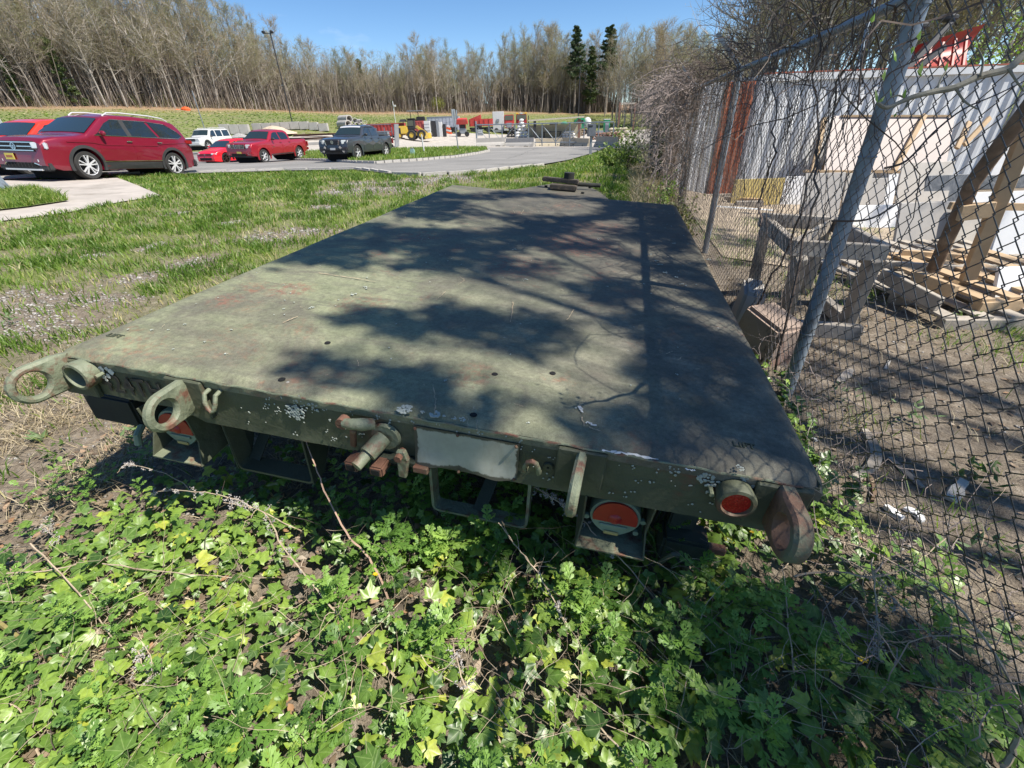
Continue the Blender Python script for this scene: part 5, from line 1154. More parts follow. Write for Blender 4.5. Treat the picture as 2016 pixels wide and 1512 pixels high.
slab('board', 'white board leaning right behind the yellow board', 1536, 1590, 404, 348, M_slabwhite, 'board', .1)
slab('board', 'narrow white board standing behind the tan studs', 1590, 1640, 402, 345, M_slabwhite, 'board', .12)
slab('stone_slab', 'grey slab leaning left of the near fence post', 1572, 1648, 432, 342, M_slabgrey, 'slab', .22)
slab('stone_slab', 'pale grey slab just right of the leaning grey one', 1652, 1700, 428, 342, M_slabbeige, 'slab', .2)
slab('stone_slab', 'darker grey slab behind the near fence post', 1696, 1738, 412, 352, M_slabgrey, 'slab', .25)
slab('stone_slab', 'white slab edge showing between two grey slabs', 1738, 1756, 408, 345, M_slabwhite, 'slab', .25)
slab('stone_slab', 'rough beige slab standing above the big low slabs', 1762, 1862, 405, 320, M_slabbeige, 'slab', .28)
slab('stone_slab', 'dark marbled slab with pale veins', 1812, 1914, 402, 345, M_marble, 'slab', .2)
slab('stone_slab', 'second dark marbled strip reaching the right edge', 1914, 2030, 372, 345, M_marble, 'slab', .1)
slab('board', 'large clean white board high at the right, above the marbled strip', 1872, 2060, 352, 291, M_slabwhite, 'board', .1)
slab('board', 'low white board lying behind the wooden frame', 1664, 1792, 450, 405, M_slabwhite, 'board', .25)
slab('board', 'wide pale board behind the round log prop', 1905, 2040, 420, 378, M_slabwhite, 'board', .2)
slab('stone_slab', 'widest grey slab leaning above the pallets', 1758, 1868, 497, 400, M_slabgrey, 'slab', .3, .04)
slab('stone_slab', 'grey slab tucked behind the two timber props', 1868, 1948, 500, 402, M_slabbeige, 'slab', .3, .04)
slab('board', 'bright white board cut by the right edge with striped shade on it', 1943, 2080, 522, 408, M_slabwhite, 'board', .2, .03)
slab('board', 'pale board standing lowest at the right edge, in front of the pallets', 1951, 2100, 622, 528, M_slabwhite, 'board', .35, .03)
# rack of buff panels with timber studs
g = G(1740, 395); d0 = depth(g)
rk = thing('panel_rack', 'timber rack holding buff panels against the container', 'rack', tuple(g)); ro = np.array(g)
def rp3(u, v): p = at_d(u, v, d0); return p - ro
MB().prism([rp3(1622,338), rp3(1862,330), rp3(1880,228), rp3(1640,228)], (0,.02,0)).build('panel', M_slabpink, rk)
for (u0, v0, u1, v1) in [(1585,400,1622,232),(1706,345,1732,228),(1758,335,1818,226),(1895,285,1945,232),(1880,292,1905,240)]:
    MB().bar(rp3(u0,v0)+[0,-.06,0], rp3(u1,v1)+[0,-.06,0], .10, .06, (0,1,0)).build('stud', M_newtimber, rk, bevel=.003)
MB().bar(rp3(1580,336)+[0,-.1,0], rp3(1790,338)+[0,-.1,0], .05, .05).build('cross_bar', M_newtimber, rk); MB().bar(rp3(1655,228)+[0,-.03,0], rp3(1870,228)+[0,-.03,0], .04,.04).build('cross_bar', M_newtimber, rk)
# post stump with mushroom top
g = G(1630, 392); t = thing('timber_stump', 'dark rotten timber post with a pale mushroomed top', 'post', tuple(g)); a = at_d(1630, 340, depth(g)) - np.array(g); b_ = at_d(1651, 280, depth(g)) - np.array(g)
MB().tube([a - (b_-a)*.6, a, (a+b_)/2, b_], [.16,.17,.18,.2], 14).build('post', M_log, t, smooth=True); MB().ball(tuple(b_), .2, 12, (1.05,1.05,.3)).build('crushed_top', M_timber, t, smooth=True)
# two timber props
t = tag(MB().tube([(0,0,0), tuple(np.array(at_d(1915,360,2.9))-at_d(1838,530,3.4)), tuple(np.array(at_d(2040,190,2.5))-at_d(1838,530,3.4))], [.045,.045,.042], 12).build('log_prop', M_log, smooth=True), 'round bark covered log leaning up to the right edge', 'log'); t.location = tuple(at_d(1838,530,3.4))
a = at_d(1905,550,3.3); b_ = at_d(2045,200,2.6); t = tag(MB().bar((0,0,0), tuple(b_-a), .09, .05, (0,1,0)).build('timber_prop', M_newtimber, bevel=.004), 'squared pale timber leaning beside the round log', 'timber'); t.location = tuple(a)
a = at_d(1888,420,3.0); b_ = at_d(1955,412,2.95); t = tag(MB().bar((0,0,0), tuple(b_-a), .1, .04, (0,1,0)).build('timber_offcut', M_newtimber, bevel=.004), 'short timber offcut nailed across the two props', 'timber'); t.location = tuple(a)
a = at_d(1870,405,3.3); b_ = at_d(2050,408,3.3); t = tag(MB().bar((0,0,0), tuple(b_-a), .05, .03, (0,1,0)).build('timber_batten', M_newtimber), 'thin batten level behind the two props', 'timber'); t.location = tuple(a)
# pallets
def pallet(label, px, h, rz, mat, n=6, grp='wooden pallets under the slabs'):
    g = G(*px); t = thing('pallet', label, 'pallet', (g[0], g[1], g[2]+h), rz, grp)
    for k in range(3): MB().box((0, -.5+.5*k, .05), (1.15,.08,.09)).build('bearer', mat, t, bevel=.004)
    for k in range(n): MB().box((-.52+1.04*k/(n-1) + random.uniform(-.01,.01), 0, .105), (.1, 1.05, .018), Matrix.Rotation(random.uniform(-.03,.03),3,'Z')).build('slat', mat, t)
    return t
pallet('weathered pallet nearest the wooden frame', (1790,560), 0, .25, M_timber); pallet('lower pallet under the timber props', (1900,600), 0, .15, M_timber); pallet('upper tilted pallet under the timber props', (1905,585), .12, .33, M_newtimber).rotation_euler[0] = .05; pallet('pallet behind with the big grey slab on it', (1850,512), 0, .2, M_timber)
for lab, a, b_, w, m_ in [('grey plank sticking out left of the pallets', (1735,540,3.5), (1850,600,3.1), .1, M_timber), ('brown plank crossing over the pallets', (1800,545,3.4), (1880,575,3.1), .09, M_newtimber), ('long batten lying along the pallets', (1740,520,3.7), (1960,535,3.6), .06, M_timber), ('splintered plank end by the pallets', (1770,500,3.9), (1900,510,3.8), .08, M_newtimber)]:
    A = at_d(*a); B = at_d(*b_); t = tag(MB().bar((0,0,0), tuple(B-A), .04, w).build('plank', m_, bevel=.004), lab, 'plank'); t.location = tuple(A)
# wooden frame (old bench) close behind the fence
fr = thing('wooden_bench_frame', 'old grey timber bench frame standing close behind the near fence post', 'frame', tuple(G(1650,650))); fo = np.array(fr.location)
def fp(u, v, Z): return at_d(u, v, Z) - fo
zl = depth(G(1660,650)); zb_ = depth(G(1545,655))
A = fp(1560,487,2.72); B = fp(1742,498,2.62); Cc = fp(1500,432,3.35); D = fp(1640,440,3.3)
for p_, q_, nm in [(A,B,'front_rail'),(Cc,D,'back_rail'),(A,Cc,'side_rail'),(B,D,'side_rail')]: MB().bar(p_, q_, .045, .095, (0,0,1)).build(nm, M_timber, fr, bevel=.004)
for (u0,v0,Z0,u1,v1) in [(1722,505,2.64,1662,645),(1575,500,2.72,1548,620),(1510,440,3.33,1478,575),(1622,450,3.28,1582,575)]:
    p_ = fp(u0,v0,Z0); g = G(u1, v1) - fo; MB().bar(p_, g, .06, .11, (0,1,0)).build('leg', M_timber, fr, bevel=.004)
MB().bar(G(1535,655)-fo+[0,0,.05], G(1688,668)-fo+[0,0,.05], .06, .1).build('bottom_rail', M_timber, fr, bevel=.004); MB().bar(G(1605,595)-fo+[0,0,.05], G(1660,650)-fo+[0,0,.06], .06, .09).build('bottom_rail', M_timber, fr, bevel=.004)
MB().bar(A, D, .02, .1).build('diagonal_brace', M_timber, fr, bevel=.004)
# big rough blocks beside the frame
g = G(1500, 700); t = tag(MB().box((0,0,.14), (.24,.34,.30), Matrix.Rotation(.5,3,'Z') @ Matrix.Rotation(.2,3,'X'), .9).build('timber_block', simple('block_end', (.33,.25,.2), .85, var=.25, vs=5, bs=.5, bsc=40, dirt=(.27,.12,.08), ds=5), bevel=.02), 'heavy timber block with a reddish end beside the flatbed', 'block'); t.location = tuple(g)
g = G(1462, 640); t = tag(MB().box((0,0,.15), (.15,.4,.30), Matrix.Rotation(-.2,3,'Z') @ Matrix.Rotation(.12,3,'Y'), .9).build('grey_block', M_slabgrey, bevel=.02), 'dark grey block standing between the deck edge and the timber block', 'block'); t.location = tuple(g)
# ground debris behind the fence
def debris(name, label, cat, u0, v0, u1, v1, w, m_, h=.02, bend=0):
    A = G(u0, v0); B = G(u1, v1); P = [A + (B-A)*t for t in np.linspace(0,1,7)]; nn = np.array([-(B-A)[1], (B-A)[0], 0]); mb = MB(); V = []; F = []
    for k, p in enumerate(P):
        ww = w*(.55+.45*math.sin(math.pi*(k+.7)/7.4))*random.uniform(.8,1.15); off = nn*bend*math.sin(math.pi*k/6); s = nn/np.linalg.norm(nn)*ww/2
        for sg, zz in ((-1,.004),(1,.004),(.8,h),(-.8,h*random.uniform(.7,1.2))): V.append(p + off + s*sg + [0,0,zz])
    for k in range(6):
        for j in range(4): F.append((k*4+j, k*4+(j+1)%4, (k+1)*4+(j+1)%4, (k+1)*4+j))
    F += [(0,1,2,3), (24,25,26,27)]; o0 = P[0]; mb.add([v-o0 for v in V], F); t = mb.build(name, m_, smooth=True); t.location = tuple(o0); return tag(t, label, cat)
debris('driftwood', 'curved slab of grey bark on the soil behind the fence', 'wood', 1700, 850, 1680, 945, .06, M_timber, .02, .15)
debris('wood_strip', 'straight grey wood strip pointing right on the soil', 'wood', 1750, 903, 1815, 962, .03, M_timber, .012)
debris('flat_stone', 'pale flat stone right of the wood strip', 'stone', 1868, 988, 1895, 950, .05, M_slabbeige, .02)
debris('bark_piece', 'pale bark piece near the foot of the near post', 'wood', 1650, 755, 1675, 730, .05, M_timber, .015)
debris('bark_piece', 'small bark shard behind the near fence wires', 'wood', 1742, 728, 1750, 712, .02, M_slabbeige, .01)
debris('plastic_scrap', 'crumpled white plastic scrap behind the fence by the right lug', 'litter', 1740, 1000, 1775, 1025, .03, M_slabwhite, .02); debris('plastic_scrap', 'second white plastic scrap lying right of the first', 'litter', 1780, 1003, 1815, 1030, .035, M_slabwhite, .016, .2)
debris('plastic_scrap', 'white wrapper near the deck edge by the fence', 'litter', 1595, 862, 1607, 870, .02, M_slabwhite, .012); debris('root_stub', 'dark broken stick behind the right lug', 'stick', 1700, 930, 1715, 990, .02, M_log, .02, .1)
debris('flat_stone', 'tan pebble low behind the right mesh', 'stone', 1842, 1078, 1850, 1084, .025, M_slabbeige, .015)
debris('red_strap', 'red strap end on the ground by the pallets', 'strap', 1742, 508, 1780, 517, .02, simple('red_strap', (.45,.05,.04), .7), .01)
debris('metal_strip', 'long pale metal strip on the gravel before the yellow board', 'strip', 1405, 408, 1520, 416, .05, M_contsilver, .03)
# tan gravel patch of ground behind the fence
sheet('soil_patch', [(1.15,5.2),(2.4,4.6),(4.2,5.6),(6.5,7.5),(7,12),(2.2,13.2),(1.2,13)], simple('tan_grit', (.36,.29,.21), .95, var=.4, vs=5, bs=.8, bsc=30, bd=.03, dirt=(.20,.16,.12), ds=2), .012, .6)
# snow plow on the container roof
po = np.array(at_d(1860,135,11.9)); pl = thing('snow_plow', 'red snow plow blade with black lift arms lying on the container roof', 'snow plow', tuple(po)); M_plow = simple('plow_red', (.34,.035,.025), .45, var=.12, vs=3, dirt=(.3,.05,.04), ds=3); M_black = simple('black_steel', (.025,.025,.027), .6, var=.3, vs=6)
def pp_(u, v, Z=11.9): return at_d(u, v, Z) - po
def blade():
    V = []; F = []
    A, B, Cq, D = pp_(1808,88), pp_(1942,46), pp_(1905,132), pp_(1808,138)
    for i in range(9):
        for j in range(7):
            a, b_ = i/8, j/6; p = (A*(1-a)+B*a)*(1-b_) + (D*(1-a)+Cq*a)*b_; V.append(p + np.array([0, .35*math.sin(math.pi*b_), 0]))
    for i in range(8):
        for j in range(6): q_ = i*7+j; F.append((q_, q_+1, q_+8, q_+7))
    n0 = len(V); V += [v + np.array([0,.04,0]) for v in V]; F += [tuple(k+n0 for k in f[::-1]) for f in F[:]]; mb = MB(); mb.add(V, F); return mb.build('blade', M_plow, pl, smooth=True)
blade()
for u in (1828,1852,1876,1898): MB().bar(pp_(u,92-(u-1828)*.28)+[0,-.1,0], pp_(u-8,134)+[0,-.1,0], .05, .08, (0,1,0)).build('rib', M_plow, pl)
MB().bar(pp_(1806,138)+[0,-.1,0], pp_(1906,132)+[0,-.1,0], .1, .09).build('cutting_edge', M_black, pl)
for (u0,v0,u1,v1) in [(1775,140,1865,45),(1770,135,1800,60),(1790,140,1850,95),(1765,145,1830,140)]: MB().bar(pp_(u0,v0)+[0,-.2,0], pp_(u1,v1)+[0,-.2,0], .12,.12,(0,1,0)).build('arm', M_black, pl)
for u, v in ((1858,38),(1802,54)): MB().ball(tuple(pp_(u,v)+[0,-.2,0]), .17, 10, (1.5,1,.6)).build('lamp', M_black, pl, smooth=True)
MB().cyl(pp_(1790,68)+[0,-.1,0], pp_(1788,110)+[0,-.1,0], .03, 8).build('marker_rod', M_plow, pl)
# slender steel mast behind the container
b_ = at_d(1668,215,14.5); e_ = at_d(1735,-60,13.6); t = tag(MB().tube([(0,0,-2.5*0), tuple(e_-b_)], [.06,.05], 10).build('steel_mast', M_galv, smooth=True), 'pale steel mast rising behind the fence and container', 'mast'); bz = gz(b_[0], b_[1]); t.location = tuple(b_)
MB().tube([(0,0,bz-b_[2]), (0,0,0)], .06, 10).build('mast_foot', M_galv, t)
# extra piled stock seen through the far mesh
ORD = ['first', 'second', 'third', 'fourth', 'fifth']
for k in range(10):
    g = G(1455+k*9 if k < 5 else 1560+k*14, 398+ (k%3)*5); t = tag(MB().box((0,0,.06+.02*(k%2)), (random.uniform(.3,.7),.12,.1), Matrix.Rotation(random.uniform(-.4,.4),3,'Z')).build('timber_offcut', M_newtimber if k % 2 else M_timber, bevel=.005), None); tag(t, ('sawn' if k % 2 else 'new pale') + ' timber offcut, ' + ORD[k % 5] + (' from the left below the yellow board' if k < 5 else ' from the left below the timber studs'), 'timber', 'timber offcuts before the container'); t.location = tuple(g)
# ================================================================ VEHICLES
# local frame: y forward, x right, z up, origin on the ground at mid wheelbase
def carpaint(name, col, flake=.1):
    m, nt, b = new_mat(name); b.inputs['Base Color'].default_value = tuple(col)+(1,); b.inputs['Metallic'].default_value = .25 if flake else 0; b.inputs['Roughness'].default_value = .38; b.inputs['Coat Weight'].default_value = 1.0; b.inputs['Coat Roughness'].default_value = .03; return m
M_glass = flatmat('window_glass', (.012,.018,.018), .03, 0, 1.0); M_glass.node_tree.nodes['Principled BSDF'].inputs['Specular IOR Level'].default_value = .8
M_windsh = flatmat('windscreen_glass', (.02,.032,.03), .03, 0, 1.0)
M_tyre = simple('tyre_rubber', (.03,.029,.028), .85, var=.25, vs=10, bs=.3, bsc=60); M_rim = flatmat('alloy', (.66,.66,.67), .35, .25); M_rimdark = flatmat('bronze_alloy', (.10,.055,.045), .35, .7)
M_trim = simple('black_plastic', (.035,.035,.036), .6, var=.15, vs=10); M_chrome = flatmat('chrome', (.65,.66,.68), .12, 1.0); M_lamp = flatmat('headlamp', (.60,.62,.64), .12, .2, 1.0); M_tail = flatmat('tail_lamp', (.25,.01,.01), .2, 0, 1.0)
M_plate_y = flatmat('plate_yellow', (.62,.50,.10), .5); M_plate_w = flatmat('plate_white', (.6,.6,.58), .5); M_well = flatmat('wheel_well', (.008,.008,.008), .95)
def lerp_tab(tab, x):
    if x <= tab[0][0]: return tab[0][1]
    for (a, va), (b, vb) in zip(tab[:-1], tab[1:]):
        if x <= b: t = (x-a)/(b-a) if b > a else 0; return va + (vb-va)*t
    return tab[-1][1]
class Car:
    def __init__(s, name, label, S, pos, rot, paint):
        s.S = S; s.paint = paint; s.t = thing(name, label, S['cat']); s.t.matrix_world = Matrix.Translation(Vector(pos)) @ rot; s.body()
    def hw(s, y, z):
        S = s.S; e = 1.0; yy = abs(y - S['yc'])/(S['L']/2); e = 1 - S['round']*max(0, (yy-.62)/.38)**2.4; return S['W']/2*e*lerp_tab(S['sec'], z)
    def top(s, y): return lerp_tab(s.S['top'], y)
    def bot(s, y): return lerp_tab(s.S['bot'], y)
    def body(s):
        S = s.S; ys = sorted(set([round(v, 3) for v in np.linspace(S['top'][0][0], S['top'][-1][0], 70)] + [round(p[0], 3) for p in S['top']])); NS = 12; V = []; F = []
        for y in ys:
            zt, zb = s.top(y), s.bot(y); r = min(.07, (zt-zb)*.3); col = []
            for k in range(NS):
                z = zb + (zt-r-zb)*k/(NS-1); col.append((s.hw(y, z), z))
            w = s.hw(y, zt-r); col += [(w-.02, zt-r*.55), (w-.055, zt-.018), (w*.8, zt-.004+.004), (w*.45, zt+.018), (0, zt+.024)]
            full = [(x, y, z) for x, z in col] + [(-x, y, z) for x, z in reversed(col[:-1])]; V += full
        m = len(full)
        for i in range(len(ys)-1):
            for k in range(m-1): a = i*m+k; F.append((a, a+1, a+1+m, a+m))
            F.append((i*m, (i+1)*m, (i+1)*m+m-1, i*m+m-1))
        F.append(tuple(range(m))); F.append(tuple((len(ys)-1)*m+k for k in range(m))[::-1])
        o = MB().add(V, F).build('body', s.paint, s.t)
        cut = MB()
        for yw in (S['wf'], S['wr']): cut.cyl((-2, yw, S['wrad']+.01), (2, yw, S['wrad']+.01), S['arch'], 28)
        c = cut.build('cutter', None); c.matrix_world = s.t.matrix_world; bpy.context.view_layer.update()
        md = o.modifiers.new('b', 'BOOLEAN'); md.object = c; md.operation = 'DIFFERENCE'; md.solver = 'EXACT'; bpy.context.view_layer.update()
        me = bpy.data.meshes.new_from_object(o.evaluated_get(bpy.context.evaluated_depsgraph_get())); o.modifiers.clear(); o.data = me; bpy.data.objects.remove(c); shade(o, .5); s.bodyo = o
        if not me.materials: me.materials.append(s.paint)
        for yw in (S['wf'], S['wr']):
            MB().box((0, yw, S['wrad']+.02), (S['W']-.62, S['arch']*1.8, S['arch']*1.7)).build('wheel_well', M_well, s.t)
            for sg in (-1, 1): s.wheel(sg, yw)
            if S.get('flare'):
                for sg in (-1, 1): s.flare(sg, yw)
    def wheel(s, sg, yw):
        S = s.S; R = S['wrad']; w = .235; x = sg*(S['W']/2 - w/2 - .035); r = R*S.get('rimf', .68)
        t = MB().lathe([(r,-w/2+.01),(R*.93,-w/2),(R*.985,-w*.36),(R,-.04),(R,.04),(R*.985,w*.36),(R*.93,w/2),(r,w/2-.01)], (x, yw, R), 'x', 36).build('wheel', M_tyre, s.t, smooth=True)
        mr = S.get('rimmat', M_rim); mb = MB(); mb.lathe([(r,-.1),(r*.96,-.1),(r*.93,0),(r*.96,sg*.1),(r*1.01,sg*.108),(r,sg*.09)], (x, yw, R), 'x', 30); n = S.get('spokes', 5)
        for k in range(n):
            for dd in ((-.16, .16) if S.get('twin') else (0,)):
                a = 2*math.pi*k/n + .3 + dd; mb.bar((x+sg*.085, yw + .05*math.cos(a), R + .05*math.sin(a)), (x+sg*.095, yw + r*.96*math.cos(a+dd*.3), R + r*.96*math.sin(a+dd*.3)), .028, r*(.15 if S.get('twin') else .26), (1,0,0))
        mb.cyl((x+sg*.06, yw, R), (x+sg*.105, yw, R), .06, 14); mb.build('rim', mr, t, smooth=True)
        MB().lathe([(0, 0),(r*.9, 0)], (x+sg*.02, yw, R), 'x', 24).build('brake_disc', M_well, t)
    def flare(s, sg, yw):
        S = s.S; R = S['arch']; P = []; V = []; F = []; zc = S['wrad']+.01; n = 22; a0, a1 = S.get('flare_a', (-.35, math.pi+.35))
        for k in range(n+1):
            a = a0 + (a1-a0)*k/n
            for rr in (R-.012, R+S['flare']):
                y, z = yw + rr*math.cos(a), max(zc + rr*math.sin(a), .24); x = s.hw(y, max(z, S['bot'][0][1]+.02)) + .014
                V.append((sg*x, y, z)); V.append((sg*(x-.05), y, z))
        for k in range(n):
            b = k*4; F += [(b, b+2, b+6, b+4), (b+2, b+3, b+7, b+6), (b+1, b, b+4, b+5)]
        MB().add(V, F).build('arch_trim', S.get('flaremat', M_trim), s.t, smooth=True)
    def patch(s, name, poly, mat, off=.013, sides=(-1,1), parent=None, n=1, thick=None, smooth=False):
        """polygon in (y,z) laid on the body side"""
        for sg in sides:
            P = []
            for (a, b) in zip(poly, poly[1:]+poly[:1]):
                k = max(1, int(math.hypot(b[0]-a[0], b[1]-a[1])/.22))
                for q in range(k): P.append((a[0]+(b[0]-a[0])*q/k, a[1]+(b[1]-a[1])*q/k))
            cx_ = sum(p[0] for p in P)/len(P); cz_ = sum(p[1] for p in P)/len(P); V = [(sg*(s.hw(cx_, cz_)+off), cx_, cz_)] + [(sg*(s.hw(y, z)+off), y, z) for y, z in P] + [(sg*(s.hw(y, z)-.01), y, z) for y, z in P]; m = len(P)
            F = [(0, 1+k, 1+(k+1) % m) for k in range(m)] + [(1+k, 1+m+k, 1+m+(k+1)%m, 1+(k+1)%m) for k in range(m)]
            MB().add(V, F).build(name, mat, parent or s.t)
    def strip(s, name, pts, r, mat, off=.006, sides=(-1,1)):
        for sg in sides:
            Q = []
            for a, b in zip(pts[:-1], pts[1:]):
                k = max(1, int(math.hypot(b[0]-a[0], b[1]-a[1])/.15))
                for q in range(k): Q.append((a[0]+(b[0]-a[0])*q/k, a[1]+(b[1]-a[1])*q/k))
            Q.append(pts[-1]); MB().tube([(sg*(s.hw(y, z)+off), y, z) for y, z in Q], r, 5).build(name, mat, s.t)
    def screen(s, name, y0, y1, mat, inset=.1, off=.012):
        n = 6; V = []; F = []
        for i in range(n+1):
            y = y0 + (y1-y0)*i/n; zt = s.top(y); w = s.hw(y, zt-.05) - inset
            for f, dz in ((-1,0),(-.8,.009),(-.45,.018),(0,.024),(.45,.018),(.8,.009),(1,0)): V.append((w*f, y, zt + dz + off))
        for i in range(n):
            for k in range(6): a = i*7+k; F.append((a, a+1, a+8, a+7))
        return MB().add(V, F).build(name, mat, s.t, smooth=True)
    def box(s, name, c, d, mat, parent=None, R=None, bevel=.0, taper=1): return MB().box(c, d, R, taper).build(name, mat, parent or s.t, bevel=bevel)
    def mirror(s, y, z, mat):
        for sg in (-1, 1):
            o = MB().ball((sg*(s.hw(y, z)+.13), y, z+.05), .10, 10, (1.15,.62,.72)).build('mirror', mat, s.t, smooth=True); MB().bar((sg*(s.hw(y,z)-.02), y, z), (sg*(s.hw(y,z)+.06), y, z+.03), .04, .03).build('mirror_stalk', M_trim, o)
def emblem_ring(car, y, z, r, strokes, parent=None):
    o = MB().lathe([(r*.84,.0),(r*.84,.012),(r,.012),(r,.0)], (0, y, z), 'y', 24, True).build('emblem', M_chrome, car.t)
    mb = MB()
    for a, b in strokes: mb.bar((a[0]*r, y+.008, z+a[1]*r), (b[0]*r, y+.008, z+b[1]*r), r*.14, .01, (0,1,0))
    mb.build('emblem_mark', M_chrome, o); return o
def rot(yaw, p, r): return Matrix.Rotation(yaw, 4, 'Z') @ Matrix.Rotation(p, 4, 'X') @ Matrix.Rotation(r, 4, 'Y')
R_ = math.radians
# ---- big dark red SUV
S = dict(cat='car', L=5.04, W=1.98, yc=.06, wf=1.50, wr=-1.48, wrad=.385, arch=.455, flare=.07, round=.13, spokes=5, twin=True, rimf=.70,
  sec=[(.2,.90),(.32,.965),(.55,.985),(.82,1.0),(.98,.985),(1.16,.955),(1.44,.85),(1.79,.74)],
  top=[(-2.46,.50),(-2.44,.98),(-2.38,1.12),(-2.2,1.50),(-2.02,1.68),(-1.7,1.745),(-.6,1.79),(.2,1.77),(.55,1.69),(1.28,1.21),(1.5,1.165),(2.1,1.115),(2.42,1.05),(2.54,.95),(2.57,.60)], bot=[(-2.5,.42),(-2.2,.27),(2.2,.25),(2.57,.38)])
vw = Car('suv', 'large dark red SUV with silver roof rails parked beside the concrete path', S, (-16.66+.05,12.96,.25), rot(R_(181.2), R_(4.0), R_(-2.3)), carpaint('dark_red_paint', (.22,.005,.024)))
vw.patch('window', [(.98,1.21),(.88,1.26),(.52,1.53),(.30,1.63),(.02,1.645),(-.02,1.20)], M_glass); vw.patch('window', [(-.17,1.20),(-.13,1.65),(-.87,1.645),(-1.10,1.20)], M_glass); vw.patch('window', [(-1.20,1.20),(-.98,1.64),(-1.58,1.60),(-1.95,1.41),(-2.10,1.28),(-1.93,1.21)], M_glass)
vw.patch('pillar', [(-.02,1.20),(.02,1.655),(-.13,1.655),(-.17,1.20)], M_trim, .014); vw.strip('chrome_line', [(1.02,1.195),(-1.9,1.195),(-2.13,1.28),(-1.96,1.42),(-1.58,1.615),(-.9,1.66),(.3,1.645)], .011, M_chrome, .012)
vw.screen('windscreen', .62, 1.24, M_windsh, .07)
vw.patch('door', [(1.02,.52),(1.02,1.17),(-.06,1.18),(-.06,.50)], vw.paint, .007); vw.patch('door', [(-.085,.50),(-.085,1.18),(-1.08,1.18),(-1.03,.80),(-.93,.50)], vw.paint, .007)
vw.patch('cladding', [(1.03,.47),(-1.02,.47),(-1.02,.27),(1.03,.27)], M_trim, .010); vw.strip('sill_chrome', [(1.03,.49),(-.98,.51)], .014, M_chrome, .012)
vw.strip('shoulder_line', [(1.9,.99),(1.2,.99),(.8,.93),(-.9,.95),(-1.2,1.02),(-2.2,1.07)], .012, vw.paint, .006)
for y_ in (.1,-.98): vw.box('door_handle', (-vw.hw(y_,.98)-.02, y_-.08, 1.05), (.03,.18,.03), M_chrome, bevel=.008); vw.box('door_handle', (vw.hw(y_,.98)+.02, y_-.08, 1.05), (.03,.18,.03), M_chrome, bevel=.008)
vw.mirror(.86, 1.20, vw.paint)
for sg in (-1,1): MB().tube([(sg*.64,.35,1.73),(sg*.66,.2,1.82),(sg*.67,-.2,1.85),(sg*.67,-1.2,1.84),(sg*.66,-1.7,1.80),(sg*.65,-1.9,1.72)], .02, 8).build('roof_rail', M_rim, vw.t, smooth=True)
g_ = vw.box('grille', (0,2.545,.85), (1.30,.06,.26), M_trim)
for z_ in (.95,.85,.75): vw.box('grille_bar', (0,2.58,z_), (1.28,.02,.022), M_chrome, g_)
for k in range(14): vw.box('grille_rib', (-.6+k*.092,2.575,.85), (.012,.01,.22), M_trim, g_)
for sg in (-1,1):
    h_ = vw.box('headlight', (sg*.74,2.44,.87), (.36,.20,.17), M_lamp, None, Matrix.Rotation(-sg*.5,3,'Z'), .02); vw.box('lamp_bezel', (sg*.72,2.50,.80), (.34,.16,.02), M_trim, h_, Matrix.Rotation(-sg*.5,3,'Z'))
    vw.box('fog_lamp', (sg*.72,2.47,.50), (.26,.12,.06), M_lamp, None, Matrix.Rotation(-sg*.45,3,'Z')); vw.box('tail_light', (sg*.86,-2.33,1.10), (.2,.24,.12), M_tail, None, Matrix.Rotation(sg*.4,3,'Z'), .02)
vw.box('lower_bumper', (0,2.46,.36), (1.76,.20,.24), M_trim, None, None, .04); lg = vw.box('lower_grille', (0,2.57,.39), (1.1,.02,.12), M_well); vw.box('skid_plate', (0,2.55,.27), (1.3,.06,.04), M_rim)
for k in range(9): vw.box('mesh_bar', (-.48+k*.12,2.582,.39), (.012,.006,.12), M_trim, lg)
for sg in (-1,1): MB().bar((sg*.5,2.59,.44), (sg*.84,2.50,.30), .02, .025).build('chrome_blade', M_chrome, vw.t)
p_ = vw.box('number_plate', (.28,2.60,.595), (.31,.012,.16), M_plate_y); vw.box('plate_text', (.28,2.607,.595), (.22,.003,.05), M_redrust, p_)
vw.box('rear_bumper', (0,-2.42,.42), (1.84,.16,.24), M_trim, None, None, .04); vw.box('mudflap', (-.8,-1.93,.3), (.2,.02,.2), M_trim)
emblem_ring(vw, 2.595, .85, .085, [((-.5,.65),(-.15,-.1)), ((.5,.65),(.15,-.1)), ((-.15,-.1),(0,.2)), ((.15,-.1),(0,.2)), ((-.75,.3),(-.35,-.75)), ((.75,.3),(.35,-.75)), ((-.35,-.75),(0,-.1)), ((.35,-.75),(0,-.1))])
